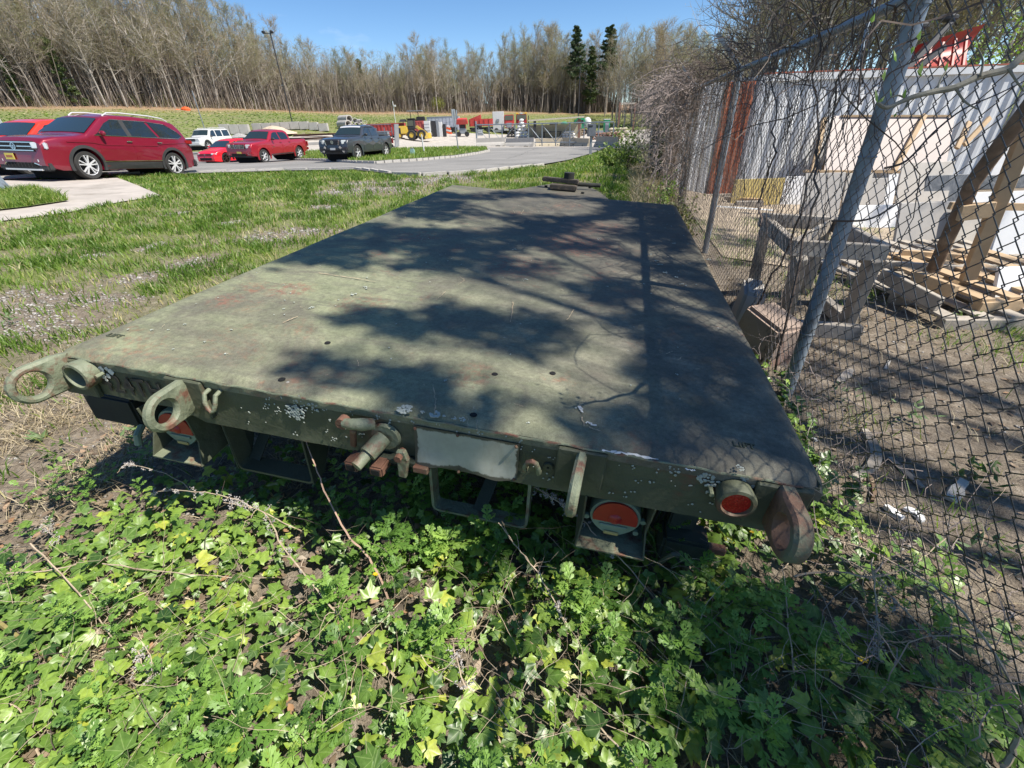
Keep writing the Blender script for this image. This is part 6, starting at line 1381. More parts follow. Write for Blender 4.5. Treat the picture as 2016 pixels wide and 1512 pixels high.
# ---- pickups
def pickup(name, label, pos, r, paint, kind):
    S = dict(cat='pickup', L=5.25, W=1.89, yc=.02, wf=1.62, wr=-1.60, wrad=.39, arch=.47, flare=.075, flaremat=paint, round=.12, spokes=6 if kind == 'n' else 5, rimf=.62,
      sec=[(.35,.93),(.5,.975),(.8,1.0),(1.05,.985),(1.17,.955),(1.48,.83),(1.78,.72)],
      top=[(-2.62,.62),(-2.60,1.14),(-2.56,1.19),(-1.0,1.20),(-.985,1.21),(-.93,1.64),(-.75,1.71),(-.2,1.745),(.25,1.72),(.48,1.66),(1.02,1.23),(1.2,1.195),(2.1,1.14),(2.4,1.08),(2.5,.95),(2.54,.6)], bot=[(-2.62,.55),(-2.2,.42),(2.0,.40),(2.54,.46)])
    c = Car(name, label, S, pos, r, paint)
    c.patch('window', [(.74,1.25),(.42,1.55),(.24,1.61),(.0,1.61),(-.03,1.22)], M_glass); c.patch('window', [(-.12,1.22),(-.09,1.61),(-.62,1.60),(-.80,1.50),(-.82,1.23)], M_glass); c.screen('windscreen', .52, .98, M_windsh, .08)
    c.patch('door', [(.92,.52),(.90,1.19),(-.06,1.195),(-.06,.50)], paint, .007); c.patch('door', [(-.085,.50),(-.085,1.195),(-.93,1.195),(-.93,.75),(-.8,.50)], paint, .007); c.patch('bed_side', [(-1.0,.55),(-1.0,1.16),(-2.5,1.14),(-2.5,.62),(-2.1,.62),(-2.05,.95),(-1.12,.95),(-1.1,.55)], paint, .004)
    for y_ in (.02,-.8):
        for sg in (-1,1): c.box('door_handle', (sg*(c.hw(y_,1.06)+.018), y_-.02, 1.07), (.03,.15,.035), paint if kind == 'n' else M_trim, bevel=.008)
    c.mirror(.70, 1.22, M_trim); c.box('bed_opening', (0,-1.78,1.222), (1.35,1.45,.02), M_well); 
    for sg in (-1,1): c.box('bed_rail', (sg*.75,-1.78,1.235), (.09,1.55,.03), M_trim)
    c.box('front_bumper', (0,2.47,.60), (1.74,.22,.22), paint if kind == 'n' else M_trim, None, None, .05); c.box('lower_intake', (0,2.60,.52), (.95,.02,.11), M_well); c.box('rear_bumper', (0,-2.68,.62), (1.7,.16,.16), M_trim if kind == 't' else paint, None, None, .03); c.box('valance', (0,2.40,.44), (1.5,.22,.12), M_trim)
    gr = c.box('grille', (0,2.525,.93), (.80 if kind == 't' else .92,.05,.22), M_trim)
    for z_ in (1.0,.93,.86): c.box('grille_bar', (0,2.553,z_), (.74,.012,.016), M_trim if kind == 't' else M_chrome, gr)
    for sg in (-1,1):
        if kind == 't': MB().bar((sg*.44,2.56,1.05), (sg*.36,2.56,.79), .05, .03).build('grille_surround', M_chrome, gr)
        else: MB().bar((sg*.20,2.56,1.04), (sg*.15,2.56,.82), .06, .02).build('grille_surround', M_chrome, gr); MB().bar((sg*.47,2.55,1.04), (sg*.40,2.55,.82), .05, .02).build('grille_surround', M_chrome, gr)
        c.box('headlight', (sg*.68,2.42,.94), (.36,.16,.20), M_lamp, None, Matrix.Rotation(-sg*.45,3,'Z'), .03); c.box('fog_lamp', (sg*.70,2.52,.58), (.16,.08,.10), M_lamp if kind == 'n' else M_trim, None, Matrix.Rotation(-sg*.3,3,'Z')); c.box('tail_light', (sg*.90,-2.58,.9), (.08,.08,.28), M_tail)
        c.strip('sill', [(1.1,.46),(-1.05,.46)], .03, M_trim, -.01, (sg,))
    MB().box((-.05 if kind == 'n' else 0, 2.60, .60), (.30,.012,.15)).build('number_plate', M_plate_y if kind == 'n' else M_plate_w, c.t)
    if kind == 't':
        o = MB().lathe([(.060,.0),(.060,.01),(.075,.01),(.075,.0)], (0,2.56,.94), 'y', 24, True).build('emblem', M_chrome, c.t); MB().lathe([(.020,.0),(.020,.01),(.034,.01),(.034,.0)], (0,2.56,.94), 'y', 16, True).build('emblem_mark', M_chrome, o)
        for sg in (-1,1): MB().bar((sg*.42,2.585,.74), (sg*.66,2.52,.47), .12, .03, (0,1,0)).build('bull_bar_strip', M_chrome, c.t)
        c.screen('sun_strip', .46, .56, M_rim, .12, .02); c.strip('rain_visor', [(.45,1.60),(.24,1.655),(-.6,1.645)], .022, M_trim, .01)
    else:
        emblem_ring(c, 2.56, .93, .075, [((-1,0),(1,0))])
    c.strip('side_badge', [(.80,.86),(.62,.86)], .014, M_chrome, .006); return c
toy = pickup('pickup_truck', 'dark grey pickup truck parked half on the kerbed grass island', (-15.26,26.54,gz(-15.26,26.54)+.09), rot(R_(178.7), R_(1.0), R_(-.5)), carpaint('dark_grey_paint', (.045,.05,.06)), 't')
nis = pickup('pickup_truck', 'dark red crew cab pickup parked left of the grey pickup', (-21.68,26.98,gz(-21.68,26.98)+.07), rot(R_(178.9), R_(.2), R_(-1.5)), carpaint('maroon_paint', (.36,.014,.03)), 'n')
# things in the grey pickup's bed
M_wglow = simple('dull_white_metal', (.5,.5,.5), .6, var=.2, vs=6)
p0 = Vector(toy.t.location); t = thing('ladder_rack_load', 'grey cage and white drum standing in the bed of the grey pickup', 'cargo', (p0.x, p0.y+1.8, p0.z+1.2)); 
for x_ in (-.5,-.2,.1,.4): MB().bar((x_,0,0), (x_,0,.35), .03,.03).build('upright', M_galv, t)
MB().bar((-.5,0,.34), (.4,0,.34), .03,.03).build('bar', M_galv, t); MB().cyl((-.3,-.4,0), (-.3,-.4,.3), .2, 14).build('drum', M_wglow, t, smooth=True)
# ---- red hatchback
S = dict(cat='car', L=4.25, W=1.80, yc=.05, wf=1.31, wr=-1.32, wrad=.32, arch=.37, flare=0, round=.16, spokes=7, rimf=.78, rimmat=M_rimdark,
  sec=[(.15,.93),(.4,.985),(.65,1.0),(.85,.98),(.95,.95),(1.40,.74)], top=[(-2.05,.5),(-2.03,.92),(-1.95,1.05),(-1.6,1.36),(-1.3,1.43),(-.3,1.455),(.1,1.42),(.35,1.35),(1.05,.93),(1.3,.89),(1.85,.78),(2.08,.66),(2.16,.45)], bot=[(-2.1,.3),(-1.8,.17),(1.8,.15),(2.16,.2)])
hb = Car('hatchback', 'small bright red hatchback with dark wheels between the red SUV and red pickup', S, (-27.3,30.0,gz(-27.3,30)+.05), rot(R_(174.8), 0, 0), carpaint('bright_red_paint', (.78,.008,.02), 0))
hb.patch('window', [(.80,.97),(.28,1.28),(.02,1.34),(-.02,.96)], M_glass); hb.patch('window', [(-.1,.96),(-.08,1.34),(-.8,1.34),(-1.3,1.22),(-1.2,.97)], M_glass); hb.screen('windscreen', .40, 1.0, M_windsh, .07); hb.mirror(.78, .96, hb.paint)
hb.patch('door', [(.9,.3),(.9,.92),(-.15,.94),(-.15,.3)], hb.paint, .006)
hb.box('grille', (0,2.14,.60), (1.1,.05,.07), M_trim); lo = hb.box('lower_intake', (0,2.17,.33), (1.0,.04,.16), M_well)
for z_ in (.29,.33,.37): hb.box('intake_bar', (0,2.195,z_), (.98,.01,.012), M_trim, lo)
emblem_ring(hb, 2.16, .60, .055, [((-.5,.65),(0,-.7)), ((.5,.65),(0,-.7))])
for sg in (-1,1): hb.box('headlight', (sg*.66,2.0,.62), (.36,.2,.12), M_lamp, None, Matrix.Rotation(-sg*.5,3,'Z'), .03); hb.box('tail_light', (sg*.75,-1.98,.85), (.2,.1,.14), M_tail)
# ---- white boxy SUV behind
S = dict(cat='car', L=4.5, W=1.85, yc=0, wf=1.35, wr=-1.30, wrad=.36, arch=.43, flare=.06, round=.08, spokes=5,
  sec=[(.3,.95),(.6,1.0),(.95,.99),(1.05,.95),(1.68,.83)], top=[(-2.25,.6),(-2.24,1.1),(-2.18,1.5),(-2.1,1.64),(-1.9,1.69),(.3,1.70),(.5,1.65),(.95,1.15),(1.1,1.1),(2.1,1.02),(2.22,.95),(2.26,.6)], bot=[(-2.25,.5),(-2,.36),(2,.36),(2.26,.45)])
g = G(412, 300); jx, jy = -38.5, 40.0
js = Car('suv', 'white boxy SUV seen behind the red hatchback', S, (jx, jy, .05), rot(R_(186), 0, 0), carpaint('white_paint', (.62,.62,.60), 0))
js.patch('window', [(.72,1.10),(.40,1.52),(.25,1.58),(-.05,1.58),(-.05,1.08)], M_glass); js.patch('window', [(-.18,1.08),(-.18,1.58),(-.95,1.58),(-.95,1.08)], M_glass); js.patch('window', [(-1.1,1.08),(-1.1,1.58),(-2.0,1.58),(-2.05,1.08)], M_glass); js.screen('windscreen', .55, .92, M_windsh, .07); js.mirror(.7,1.06,M_trim)
js.patch('door', [(.85,.5),(.85,1.05),(-.1,1.05),(-.1,.5)], js.paint, .006); js.patch('door', [(-.14,.5),(-.14,1.05),(-1.0,1.05),(-1.0,.5)], js.paint, .006)
for sg in (-1,1): js.box('headlight', (sg*.65,2.2,.88), (.3,.1,.18), M_lamp); MB().tube([(sg*.6,.2,1.72),(sg*.6,.1,1.77),(sg*.6,-1.9,1.77),(sg*.6,-2.0,1.70)], .018, 6).build('roof_rail', M_rim, js.t)
js.box('grille', (0,2.25,.86), (.9,.04,.2), M_trim); js.box('front_bumper', (0,2.26,.55), (1.7,.16,.2), js.paint, None, None, .03)
# ---- orange red SUV cut by the left edge
S = dict(cat='car', L=4.7, W=1.9, yc=0, wf=1.40, wr=-1.35, wrad=.37, arch=.44, flare=.07, round=.13, spokes=5,
  sec=[(.2,.92),(.5,.985),(.8,1.0),(1.0,.96),(1.62,.74)], top=[(-2.35,.6),(-2.33,1.0),(-2.1,1.35),(-1.8,1.56),(-1.4,1.62),(-.3,1.66),(.2,1.62),(.45,1.55),(1.15,1.08),(1.4,1.02),(2.1,.95),(2.3,.85),(2.36,.55)], bot=[(-2.4,.4),(-2,.25),(2,.25),(2.36,.36)])
osv = Car('suv', 'bright orange red SUV cut off by the left edge behind the dark red one', S, (-19.75,13.35,.36), rot(R_(183), R_(3), R_(-2)), carpaint('orange_red_paint', (.66,.035,.012), 0))
osv.patch('window', [(.85,1.05),(.35,1.46),(.1,1.52),(-.05,1.04)], M_glass); osv.patch('window', [(-.15,1.04),(-.08,1.52),(-.95,1.51),(-1.1,1.05)], M_glass); osv.patch('window', [(-1.2,1.05),(-1.1,1.50),(-1.7,1.42),(-2.0,1.15),(-1.9,1.08)], M_glass); osv.screen('windscreen', .52, 1.1, M_windsh, .07); osv.mirror(.75,1.05,osv.paint)
osv.patch('cladding', [(.98,.42),(-.95,.42),(-.95,.25),(.98,.25)], M_trim, .01); osv.box('front_bumper', (0,2.3,.42), (1.8,.2,.22), M_trim, None, None, .04)
for sg in (-1,1): osv.box('headlight', (sg*.68,2.18,.80), (.34,.16,.14), M_lamp, None, Matrix.Rotation(-sg*.45,3,'Z'), .02); osv.box('tail_light', (sg*.82,-2.2,1.0), (.2,.2,.14), M_tail)
osv.strip('chrome_line', [(.9,1.03),(-1.9,1.06),(-2.05,1.16),(-1.72,1.45)], .011, M_chrome)
# ================================================================ FAR YARD
def place(u, v): g = G(u, v); return g, depth(g)
class Far:
    """small builder: local metres, x to the image right, y away, z up; base at photo pixel (u,v)"""
    def __init__(s, name, label, cat, u, v, group=None, rz=0, zoff=0):
        g, Z = place(u, v); s.k = Z/863*1.0; s.kv = Z/985; ang = math.atan2(.2194, .975) + rz
        s.t = thing(name, label, cat, (g[0], g[1], g[2]+.03+zoff), ang, group); s.Z = Z
    def px(s, n): return n*s.k
    def pv(s, n): return n*s.kv
    def box(s, name, c, d, m, parent=None, R=None, taper=1, bevel=0): return MB().box(c, d, R, taper).build(name, m, parent or s.t, bevel=bevel)
    def cyl(s, name, a, b, r, m, n=12, parent=None): return MB().cyl(a, b, r, n).build(name, m, parent or s.t, smooth=True)
    def bar(s, name, a, b, w, h, m, parent=None): return MB().bar(a, b, w, h).build(name, m, parent or s.t)
    def tyre(s, x, y, r, w=.4, rim=None):
        o = MB().lathe([(r*.5,-w/2),(r*.93,-w/2),(r,-w*.3),(r,w*.3),(r*.93,w/2),(r*.5,w/2)], (x, y, r), 'y', 24).build('wheel', M_tyre, s.t, smooth=True); MB().cyl((x,y-w*.4,r),(x,y+w*.4,r), r*.52, 14).build('rim', rim or M_trim, o); return o
M_concw = simple('cast_concrete', (.42,.40,.37), .9, var=.14, vs=1.2, bs=.4, bsc=20, dirt=(.28,.265,.24), ds=1.0); M_redp = simple('red_machine_paint', (.50,.05,.04), .5, var=.15, vs=2, dirt=(.34,.10,.08), ds=2); M_yelp = simple('yellow_machine_paint', (.62,.42,.05), .5, var=.12, vs=2, dirt=(.35,.27,.12), ds=2)
M_silv = simple('silver_truck_side', (.46,.49,.54), .4, metal=.2, var=.1, vs=1, dirt=(.33,.33,.35), ds=1.5); M_greenp = simple('green_machine_paint', (.02,.28,.12), .5, var=.15, vs=2); M_greyp = simple('grey_metal', (.28,.30,.32), .5, metal=.3, var=.15, vs=3); M_sand = simple('sand', (.47,.38,.28), .95, var=.2, vs=3, bs=.5, bsc=10, bd=.05)
M_rustred = simple('rusty_steel_beam', (.17,.09,.065), .8, var=.3, vs=3); M_whitep = simple('white_machine_paint', (.62,.62,.61), .5, var=.08, vs=2); M_orange = simple('orange_plastic', (.75,.12,.03), .5, var=.1, vs=3); M_tan = simple('tan_concrete', (.42,.37,.28), .9, var=.1, vs=2); M_teal = simple('pale_green_cabinet', (.30,.46,.42), .55, var=.1, vs=3)
# block wall: separate cast blocks
def blockrow(label, u0, v0, u1, v1, hpx, n, grp):
    a, Za = place(u0, v0); b, Zb = place(u1, v1); 
    for k in range(n):
        p = a + (b-a)*(k+.5)/n; L_ = np.linalg.norm((b-a)[:2])/n; h = hpx*depth(p)/985; t = MB().box((0,0,h/2), (L_*.97, .7, h), None, 1).build('concrete_block', M_concw, bevel=.04)
        t.location = (p[0], p[1], gz(p[0],p[1])); t.rotation_euler = (0,0,math.atan2((b-a)[1], (b-a)[0]) + random.uniform(-.03,.03)); w_ = ['first','second','third','fourth','fifth','sixth','seventh','eighth'][k]
        tag(t, label % w_, 'concrete block', grp)
blockrow('cast concrete block, %s from the left of the front row by the sand', 436, 263, 494, 264, 19, 3, 'concrete blocks of the bay wall')
blockrow('cast concrete block, %s from the left of the long row behind the sand', 500, 258, 648, 259.5, 15, 8, 'concrete blocks of the bay wall')
def pile(name, label, cat, u, v, wpx, hpx, m, dep=.6):
    f = Far(name, label, cat, u, v); w = f.px(wpx)/2; h = f.pv(hpx); V = []; F = []; n = 26
    for i in range(10):
        r = 1 - i/9
        for k in range(n): a = 6.283*k/n; rr = r*(1+.15*mn.noise(Vector((math.cos(a)*2, math.sin(a)*2, i*.4)))); V.append((w*rr*math.cos(a), w*dep*rr*math.sin(a), h*(1-r**1.4)))
    for i in range(9):
        for k in range(n): F.append((i*n+k, i*n+(k+1)%n, (i+1)*n+(k+1)%n, (i+1)*n+k))
    MB().add(V, F).build('heap', m, f.t, smooth=True); return f
pile('sand_pile', 'tan sand pile in the concrete block bay', 'sand pile', 540, 265, 90, 17, M_sand)
pile('gravel_pile', 'grey crushed stone pile left of the sand', 'gravel pile', 472, 271, 46, 8, simple('grey_stone_heap', (.30,.29,.28), .9, var=.5, vs=12, bs=.8, bsc=8, bd=.1))
for u0, u1, v, lab in ((578,668,266,'upper rusty steel beam lying on the rack behind the red pickup'), (578,668,273,'lower rusty steel beam lying on the rack behind the red pickup')):
    f = Far('steel_beam', lab, 'beam', (u0+u1)/2, v+3, 'rusty beams behind the red pickup'); w = f.px(u1-u0); f.box('flange', (0,0,f.pv(5)), (w,.4,.06), M_rustred); f.box('flange', (0,0,f.pv(2.2)), (w,.4,.06), M_rustred); f.box('web', (0,.0,f.pv(3.6)), (w,.08,f.pv(2.5)), M_dark)
f = Far('concrete_kerb_pile', 'long pale concrete strip on the gravel behind the red pickup', 'concrete', 640, 285); f.box('strip', (0,0,.15), (f.px(70),.5,.3), M_concw, bevel=.03)
# concrete pipes, one thing each, stacked
pg, pZ = place(690, 262)
def pipe(label, u, v, rpx, L_, ang):
    c = np.array(at_d(u, v, pZ)); r = rpx*pZ/900; rw = r*.78; o = MB().lathe([(r,0),(r,L_),(rw,L_),(rw,0)], (0,0,0), 'y', 28, True).build('concrete_pipe', M_concw, smooth=True); o.location = tuple(c); o.rotation_euler = (0, 0, ang); tag(o, label, 'pipe', 'concrete pipes in the stack')
pipe('large concrete pipe on top at the left of the pipe stack', 688, 234, 7.2, 2.6, 1.05); pipe('large concrete pipe below the top left one', 686, 244, 7.2, 2.6, 1.05)
for k, (u, v, r, a, lab) in enumerate([(699,237,5,.5,'concrete pipe right of the two large ones, upper'),(694,250,6,.9,'concrete pipe at the bottom left of the stack'),(703,246,5,.7,'concrete pipe in the middle of the stack'),(711,238,3.5,1.2,'small concrete pipe lying on top at the right'),(711,246,4.5,.6,'concrete pipe right of the stack middle'),(719,241,3.5,.5,'small concrete pipe near the right end, upper'),(719,249,4,.8,'small concrete pipe at the lower right end'),(726,250,3.5,.6,'smallest concrete pipe at the right end')]): pipe(lab, u, v, r, 1.5, a)
f = Far('pipe_bearers', 'earth mound and timber bearers under the pipe stack', 'mound', 695, 266); f.box('bearer', (0,.4,f.pv(4)), (f.px(64),2.0,f.pv(9)), M_sand, None, None, .85, .2)
# red open container, ribs
def ribbed(f, x0, x1, dep_, h, m, pitch):
    f.box('body', ((x0+x1)/2, dep_/2, h/2), (x1-x0, dep_, h), m, bevel=.03)
    x = x0+pitch/2
    while x < x1: f.box('rib', (x, -.04, h/2), (pitch*.35,.1,h*.94), m); x += pitch
    f.box('top_rim', ((x0+x1)/2, -.03, h-.06), (x1-x0+.1,.14,.14), m)
f = Far('roll_off_container', 'long low red ribbed roll off container behind the loader', 'container', 760, 268); ribbed(f, -f.px(42), f.px(36), 2.3, f.pv(24), simple('container_red', (.33,.045,.04), .6, var=.15, vs=2), .55)
f = Far('roll_off_container', 'short red ribbed container right of the loader', 'container', 826, 268); ribbed(f, -f.px(9), f.px(9), 2.3, f.pv(29), simple('container_red_faded', (.42,.09,.08), .6, var=.2, vs=2), .45)
# wheel loader
f = Far('wheel_loader', 'yellow wheel loader with black cab parked in the gravel yard', 'loader', 805, 276.5); s_ = f.px(1)
for x_, y_ in ((-.9,-.6),(1.75,-.6),(-.9,1.3),(1.75,1.3)): pass
f.tyre(.75,-.85,.72,.55,M_yelp); f.tyre(2.35,-.85,.72,.55,M_yelp); f.tyre(.75,1.0,.72,.55); f.tyre(2.35,1.0,.72,.55)
f.box('engine_cover', (-.75,0,1.45), (2.0,1.7,1.15), M_yelp, None, None, .9, .12); f.box('rear_grille', (-1.3,-.87,1.35), (.75,.06,.8), M_black); f.box('counterweight', (-1.4,0,.75), (.7,1.9,.6), M_yelp, bevel=.08); f.box('chassis', (1.2,0,.85), (3.0,.9,.5), M_yelp, bevel=.05)
f.box('cab', (.75,0,2.2), (1.15,1.35,1.35), M_black, None, None, .88, .06); f.box('cab_window', (.75,-.68,2.35), (.85,.04,.75), M_glass); f.box('cab_roof', (.75,0,2.95), (1.25,1.45,.14), M_black, bevel=.04)
f.bar('lift_arm', (1.5,-.5,1.9), (2.9,-.5,.9), .2, .3, M_yelp); f.bar('lift_arm', (1.5,.5,1.9), (2.9,.5,.9), .2, .3, M_yelp); f.box('bucket', (3.2,0,.55), (.8,2.5,.8), M_yelp, None, None, .8, .05); f.box('exhaust', (-.6,.3,2.3), (.12,.12,.7), M_black); f.box('cab_rack', (-.5,0,2.75), (1.1,1.0,.35), M_black, None, None, .7)
f = Far('tractor', 'dark tractor with flat canopy behind the loader', 'tractor', 822, 262); f.box('canopy', (0,0,f.pv(42)), (2.6,1.6,.12), M_greyp); 
for x_ in (-.9,.5): f.bar('canopy_post', (x_,0,1.2), (x_,0,f.pv(42)), .1,.1, M_black)
f.box('engine', (.9,0,1.8), (1.5,1.2,1.5), M_black, bevel=.1); f.box('seat_block', (-.6,0,1.6), (1.2,1.1,1.2), M_black, bevel=.1); f.tyre(-.7,-.7,.8); f.tyre(1.2,-.7,.7)
# utility trailer cage
f = Far('utility_trailer', 'grey caged utility trailer with raised ramp behind the grey pickup', 'trailer', 768, 290)
for x_ in (-1.9,-1.1,-.3,.4): f.bar('cage_post', (x_,0,.6), (x_,0,f.pv(38)), .06,.06, M_galv)
for z_ in (.7,1.3,1.9): f.bar('cage_rail', (-1.9,0,z_), (.4,0,z_), .05,.05, M_galv)
f.box('deck', (-.7,.8,.6), (3.0,1.8,.1), M_timber); f.box('ramp', (.85,-.2,.95), (.08,1.6,1.9), M_greyp, None, Matrix.Rotation(.12,3,'Y')); f.box('cargo', (-.7,.6,1.0), (1.2,.8,.7), M_greyp, bevel=.05); f.tyre(-.9,-.1,.32,.22)
for u_ in (773,783): pass
# camera pole
f = Far('camera_pole', 'thin pale pole with a white camera box behind the loader', 'pole', 779, 243); f.cyl('pole', (0,0,0), (-.0,0,f.pv(42)), .07, M_whitep); f.box('camera', (.35,0,f.pv(33)), (.4,.3,.35), M_whitep, bevel=.05)
# row of upright doors / panels
for u, w, h, m_, lab in [(843,11,31,M_whitep,'white upright locker box with shelf lines beside the red container'),(855,8,31,M_black,'black upright box right of the white locker'),(863,5,32,M_greyp,'grey upright panel right of the black box'),(869,6,29,M_whitep,'narrow white upright panel in the row of boxes'),(876,5,25,M_black,'short dark upright panel at the end of the row')]:
    f = Far('upright_box', lab, 'box', u, 270); f.box('case', (0,.5,f.pv(h)/2), (f.px(w),1.1,f.pv(h)), m_, bevel=.03)
    for q_ in range(4 if w > 8 else 0): f.box('shelf_line', (0,-.07,f.pv(h)*(q_+1)/5), (f.px(w)*.9,.02,.04), M_greyp)
f = Far('barrier_block', 'orange red plastic barrier in the yard', 'barrier', 873, 265); f.box('block', (0,0,f.pv(6)), (f.px(10),.8,f.pv(11)), M_orange, None, None, .85, .06)
f = Far('striped_barricade', 'red and white striped load leaning beside the orange barrier', 'barricade', 884, 264); 
for k in range(4): f.box('stripe', (0,0,f.pv(2.5+4*k)), (f.px(12-1.8*k),.5,f.pv(3.6)), M_whitep if k % 2 else M_orange, None, Matrix.Rotation(.25,3,'Y'), 1, .03)
# silver box truck
f = Far('box_trailer', 'long silver grey box trailer parked below the bank', 'truck', 874, 262); w = f.px(62); f.box('box', (0,1.2,f.pv(18)), (w,2.4,f.pv(27)), M_silv, bevel=.05); f.box('top_edge', (0,-.02,f.pv(31)), (w+.1,.06,.12), M_greyp)
for k in range(9): f.box('panel_seam', (-w/2+w*(k+.5)/9,-.02,f.pv(18)), (.05,.04,f.pv(25)), M_greyp)
for x_ in (.25,.36): f.tyre(w*x_,0,.5,.4)
# skid steer / ride-on lift with red bucket
f = Far('skid_loader', 'small loader with raised red bucket facing the road', 'loader', 912, 269.5); f.tyre(-.75,-.3,.42,.4); f.tyre(.75,-.3,.42,.4); f.box('body', (0,.3,.9), (1.2,1.4,.9), M_greyp, bevel=.1); f.box('frame', (0,.2,1.6), (.9,1.0,.7), M_black, bevel=.05); f.box('bucket', (0,-.3,f.pv(30)), (f.px(23),1.0,f.pv(10)), M_redp, None, Matrix.Rotation(.3,3,'X'), .85, .06)
for sg in (-1,1): f.bar('arm', (sg*.55,.6,1.2), (sg*.55,-.1,f.pv(28)), .14,.18, M_redp)
f.box('seat', (0,.1,1.5), (.4,.3,.5), simple('brown_seat', (.25,.12,.05), .7))
# red dump body and trucks
f = Far('dump_truck_body', 'red open dump body with ladder frame left of the white truck', 'truck body', 948, 262); w = f.px(46); f.box('side', (0,1,f.pv(20)), (w,2.2,f.pv(14)), M_redp, bevel=.04)
for k in range(5): f.box('rib', (-w/2+w*(k+.3)/5,-.15,f.pv(20)), (.12,.12,f.pv(14)), M_redp)
MB().prism([(-w/2,-.1,f.pv(27)),(0,-.1,f.pv(35)),(0,-.1,f.pv(27))], (0,2.0,0)).build('headboard', M_redp, f.t); f.box('dark_bay', (-w*.12,-.12,f.pv(14)), (w*.3,.1,f.pv(7)), M_black); f.box('chassis', (0,.8,f.pv(9)), (w,1.0,.4), M_black); f.tyre(-w*.35,0,.52); f.tyre(w*.3,0,.52)
f = Far('box_truck', 'tall white box truck beside the red cab', 'truck', 982, 262); f.box('box', (-.0,1.6,f.pv(23)), (f.px(22),3.0,f.pv(36)), M_whitep, bevel=.06); f.box('side_hatch', (-.1,-.0,f.pv(24)), (.6,.1,.6), M_greyp); f.box('skirt', (0,.2,f.pv(4)), (f.px(22),1,.5), M_greyp); f.tyre(-.5,0,.5)
def cab(f, x, m, w=2.4):
    f.box('hood', (x,-.9,f.pv(17)), (w*.8,1.6,f.pv(13)), m, None, None, .9, .1); f.box('cab', (x,.6,f.pv(26)), (w,1.7,f.pv(20)), m, None, None, .9, .1); f.box('windscreen', (x,-.32,f.pv(30)), (w*.8,.08,f.pv(9)), M_glass); f.box('grille', (x,-1.75,f.pv(16)), (w*.5,.06,f.pv(9)), M_greyp); f.box('bumper', (x,-1.8,f.pv(8)), (w,.2,.35), M_chrome)
    for sg in (-1,1): f.tyre(x+sg*w*.38,-1.0,.5); f.box('head_lamp', (x+sg*w*.34,-1.74,f.pv(14)), (.25,.06,.2), M_lamp)
f = Far('truck_cab', 'bright red truck cab right of the white box truck', 'truck', 1003, 263); cab(f, 0, M_redp); f.box('fuel_tank', (-1.6,0,.7), (.7,1,.6), M_lamp, bevel=.1)
f = Far('truck_cab', 'dark red truck with amber beacons on its roof', 'truck', 1027, 262); cab(f, 0, simple('dark_red_machine', (.30,.03,.03), .5), 2.6)
for x_, m_ in ((-1.0,M_amber),(0,M_lamp),(1.0,M_amber)): f.box('beacon', (x_,0,f.pv(37.5)), (.6,.4,.28), flatmat('beacon_amber', (.8,.5,.05), .4) if m_ is M_amber else m_, bevel=.08)
def sacks(label, u, v, wpx, hpx, m, nx, nz_, cat='bags'):
    f = Far('bag_stack', label, cat, u, v)
    for j in range(nz_):
        for i in range(nx - j//2):
            w = f.px(wpx)/nx; h = f.pv(hpx)/nz_; MB().ball(((i-(nx-1-j//2)/2)*w + random.uniform(-.05,.05), random.uniform(-.1,.1), h*(j+.5)), w*.6, 8, (1,.8,h/w*.95)).build('bag', m, f.t, smooth=True)
sacks('stack of white bags in front of the dark red truck', 1027, 271, 24, 36, M_whitep, 3, 6); sacks('pile of black tyres or bags behind the gate', 1008, 271, 18, 20, M_black, 3, 4, 'tyre pile'); sacks('low stack of white sacks right of the small table', 1119, 272, 26, 14, M_whitep, 4, 3); sacks('brown log heap behind the gate at right', 1141, 268, 22, 14, M_log, 4, 3, 'log heap')
sacks('heap of reddish brown rubble behind the letter box', 1192, 275, 60, 14, M_rustred, 7, 3, 'rubble heap'); sacks('pale rubble heap beside the flowering shrub', 1215, 272, 44, 20, M_tan, 5, 4, 'rubble heap')
# canopy shed
f = Far('open_shed', 'long low open shed with a thin pale roof behind the gate', 'shed', 1094, 273); w = f.px(108); f.box('roof', (0,1.2,f.pv(38)), (w,3.2,.22), simple('pale_roof', (.45,.42,.33), .8), None, Matrix.Rotation(-.03,3,'Y')); f.box('post', (-w*.38,0,f.pv(18)), (.45,.3,f.pv(37)), M_black); f.box('post', (w*.42,0,f.pv(18)), (.45,.3,f.pv(37)), M_rustred); f.box('post', (-w*.49,.6,f.pv(22)), (.15,.15,f.pv(48)), M_black); f.box('back_wall', (0,2.9,f.pv(14)), (w,.1,f.pv(26)), simple('shed_back', (.34,.32,.24), .9))
f = Far('machine', 'grey compressor under the open shed', 'machine', 1087, 268); f.box('cover', (0,0,1.3), (2.4,1.2,1.4), M_greyp, bevel=.1); f.box('frame', (.3,-.4,2.1), (1.8,.1,.9), M_black); f.tyre(-.7,-.5,.35); f.tyre(.8,-.5,.35)
f = Far('portable_toilet', 'small bright green tank under the shed', 'tank', 1110, 265); MB().cyl((0,0,.8),(0,0,2.2), .8, 14).build('tank', M_greenp, f.t, smooth=True); MB().ball((0,0,2.2), .8, 12, (1,1,.4)).build('dome', M_greenp, f.t, smooth=True)
f = Far('mixer_truck', 'green and white truck at the right end of the shed', 'truck', 1144, 265); f.box('cab', (-.5,0,2.0), (2.2,2,1.8), M_greenp, bevel=.1); f.box('windscreen', (-.5,-1.02,2.4), (1.6,.05,.7), M_glass); f.box('roof_light', (-.3,0,3.0), (1.6,1.2,.3), M_greenp); MB().ball((1.3,.4,2.3), .9, 12, (1,1,1.1)).build('drum', M_whitep, f.t, smooth=True); f.tyre(-1,-.9,.5); f.tyre(.8,-.9,.5)
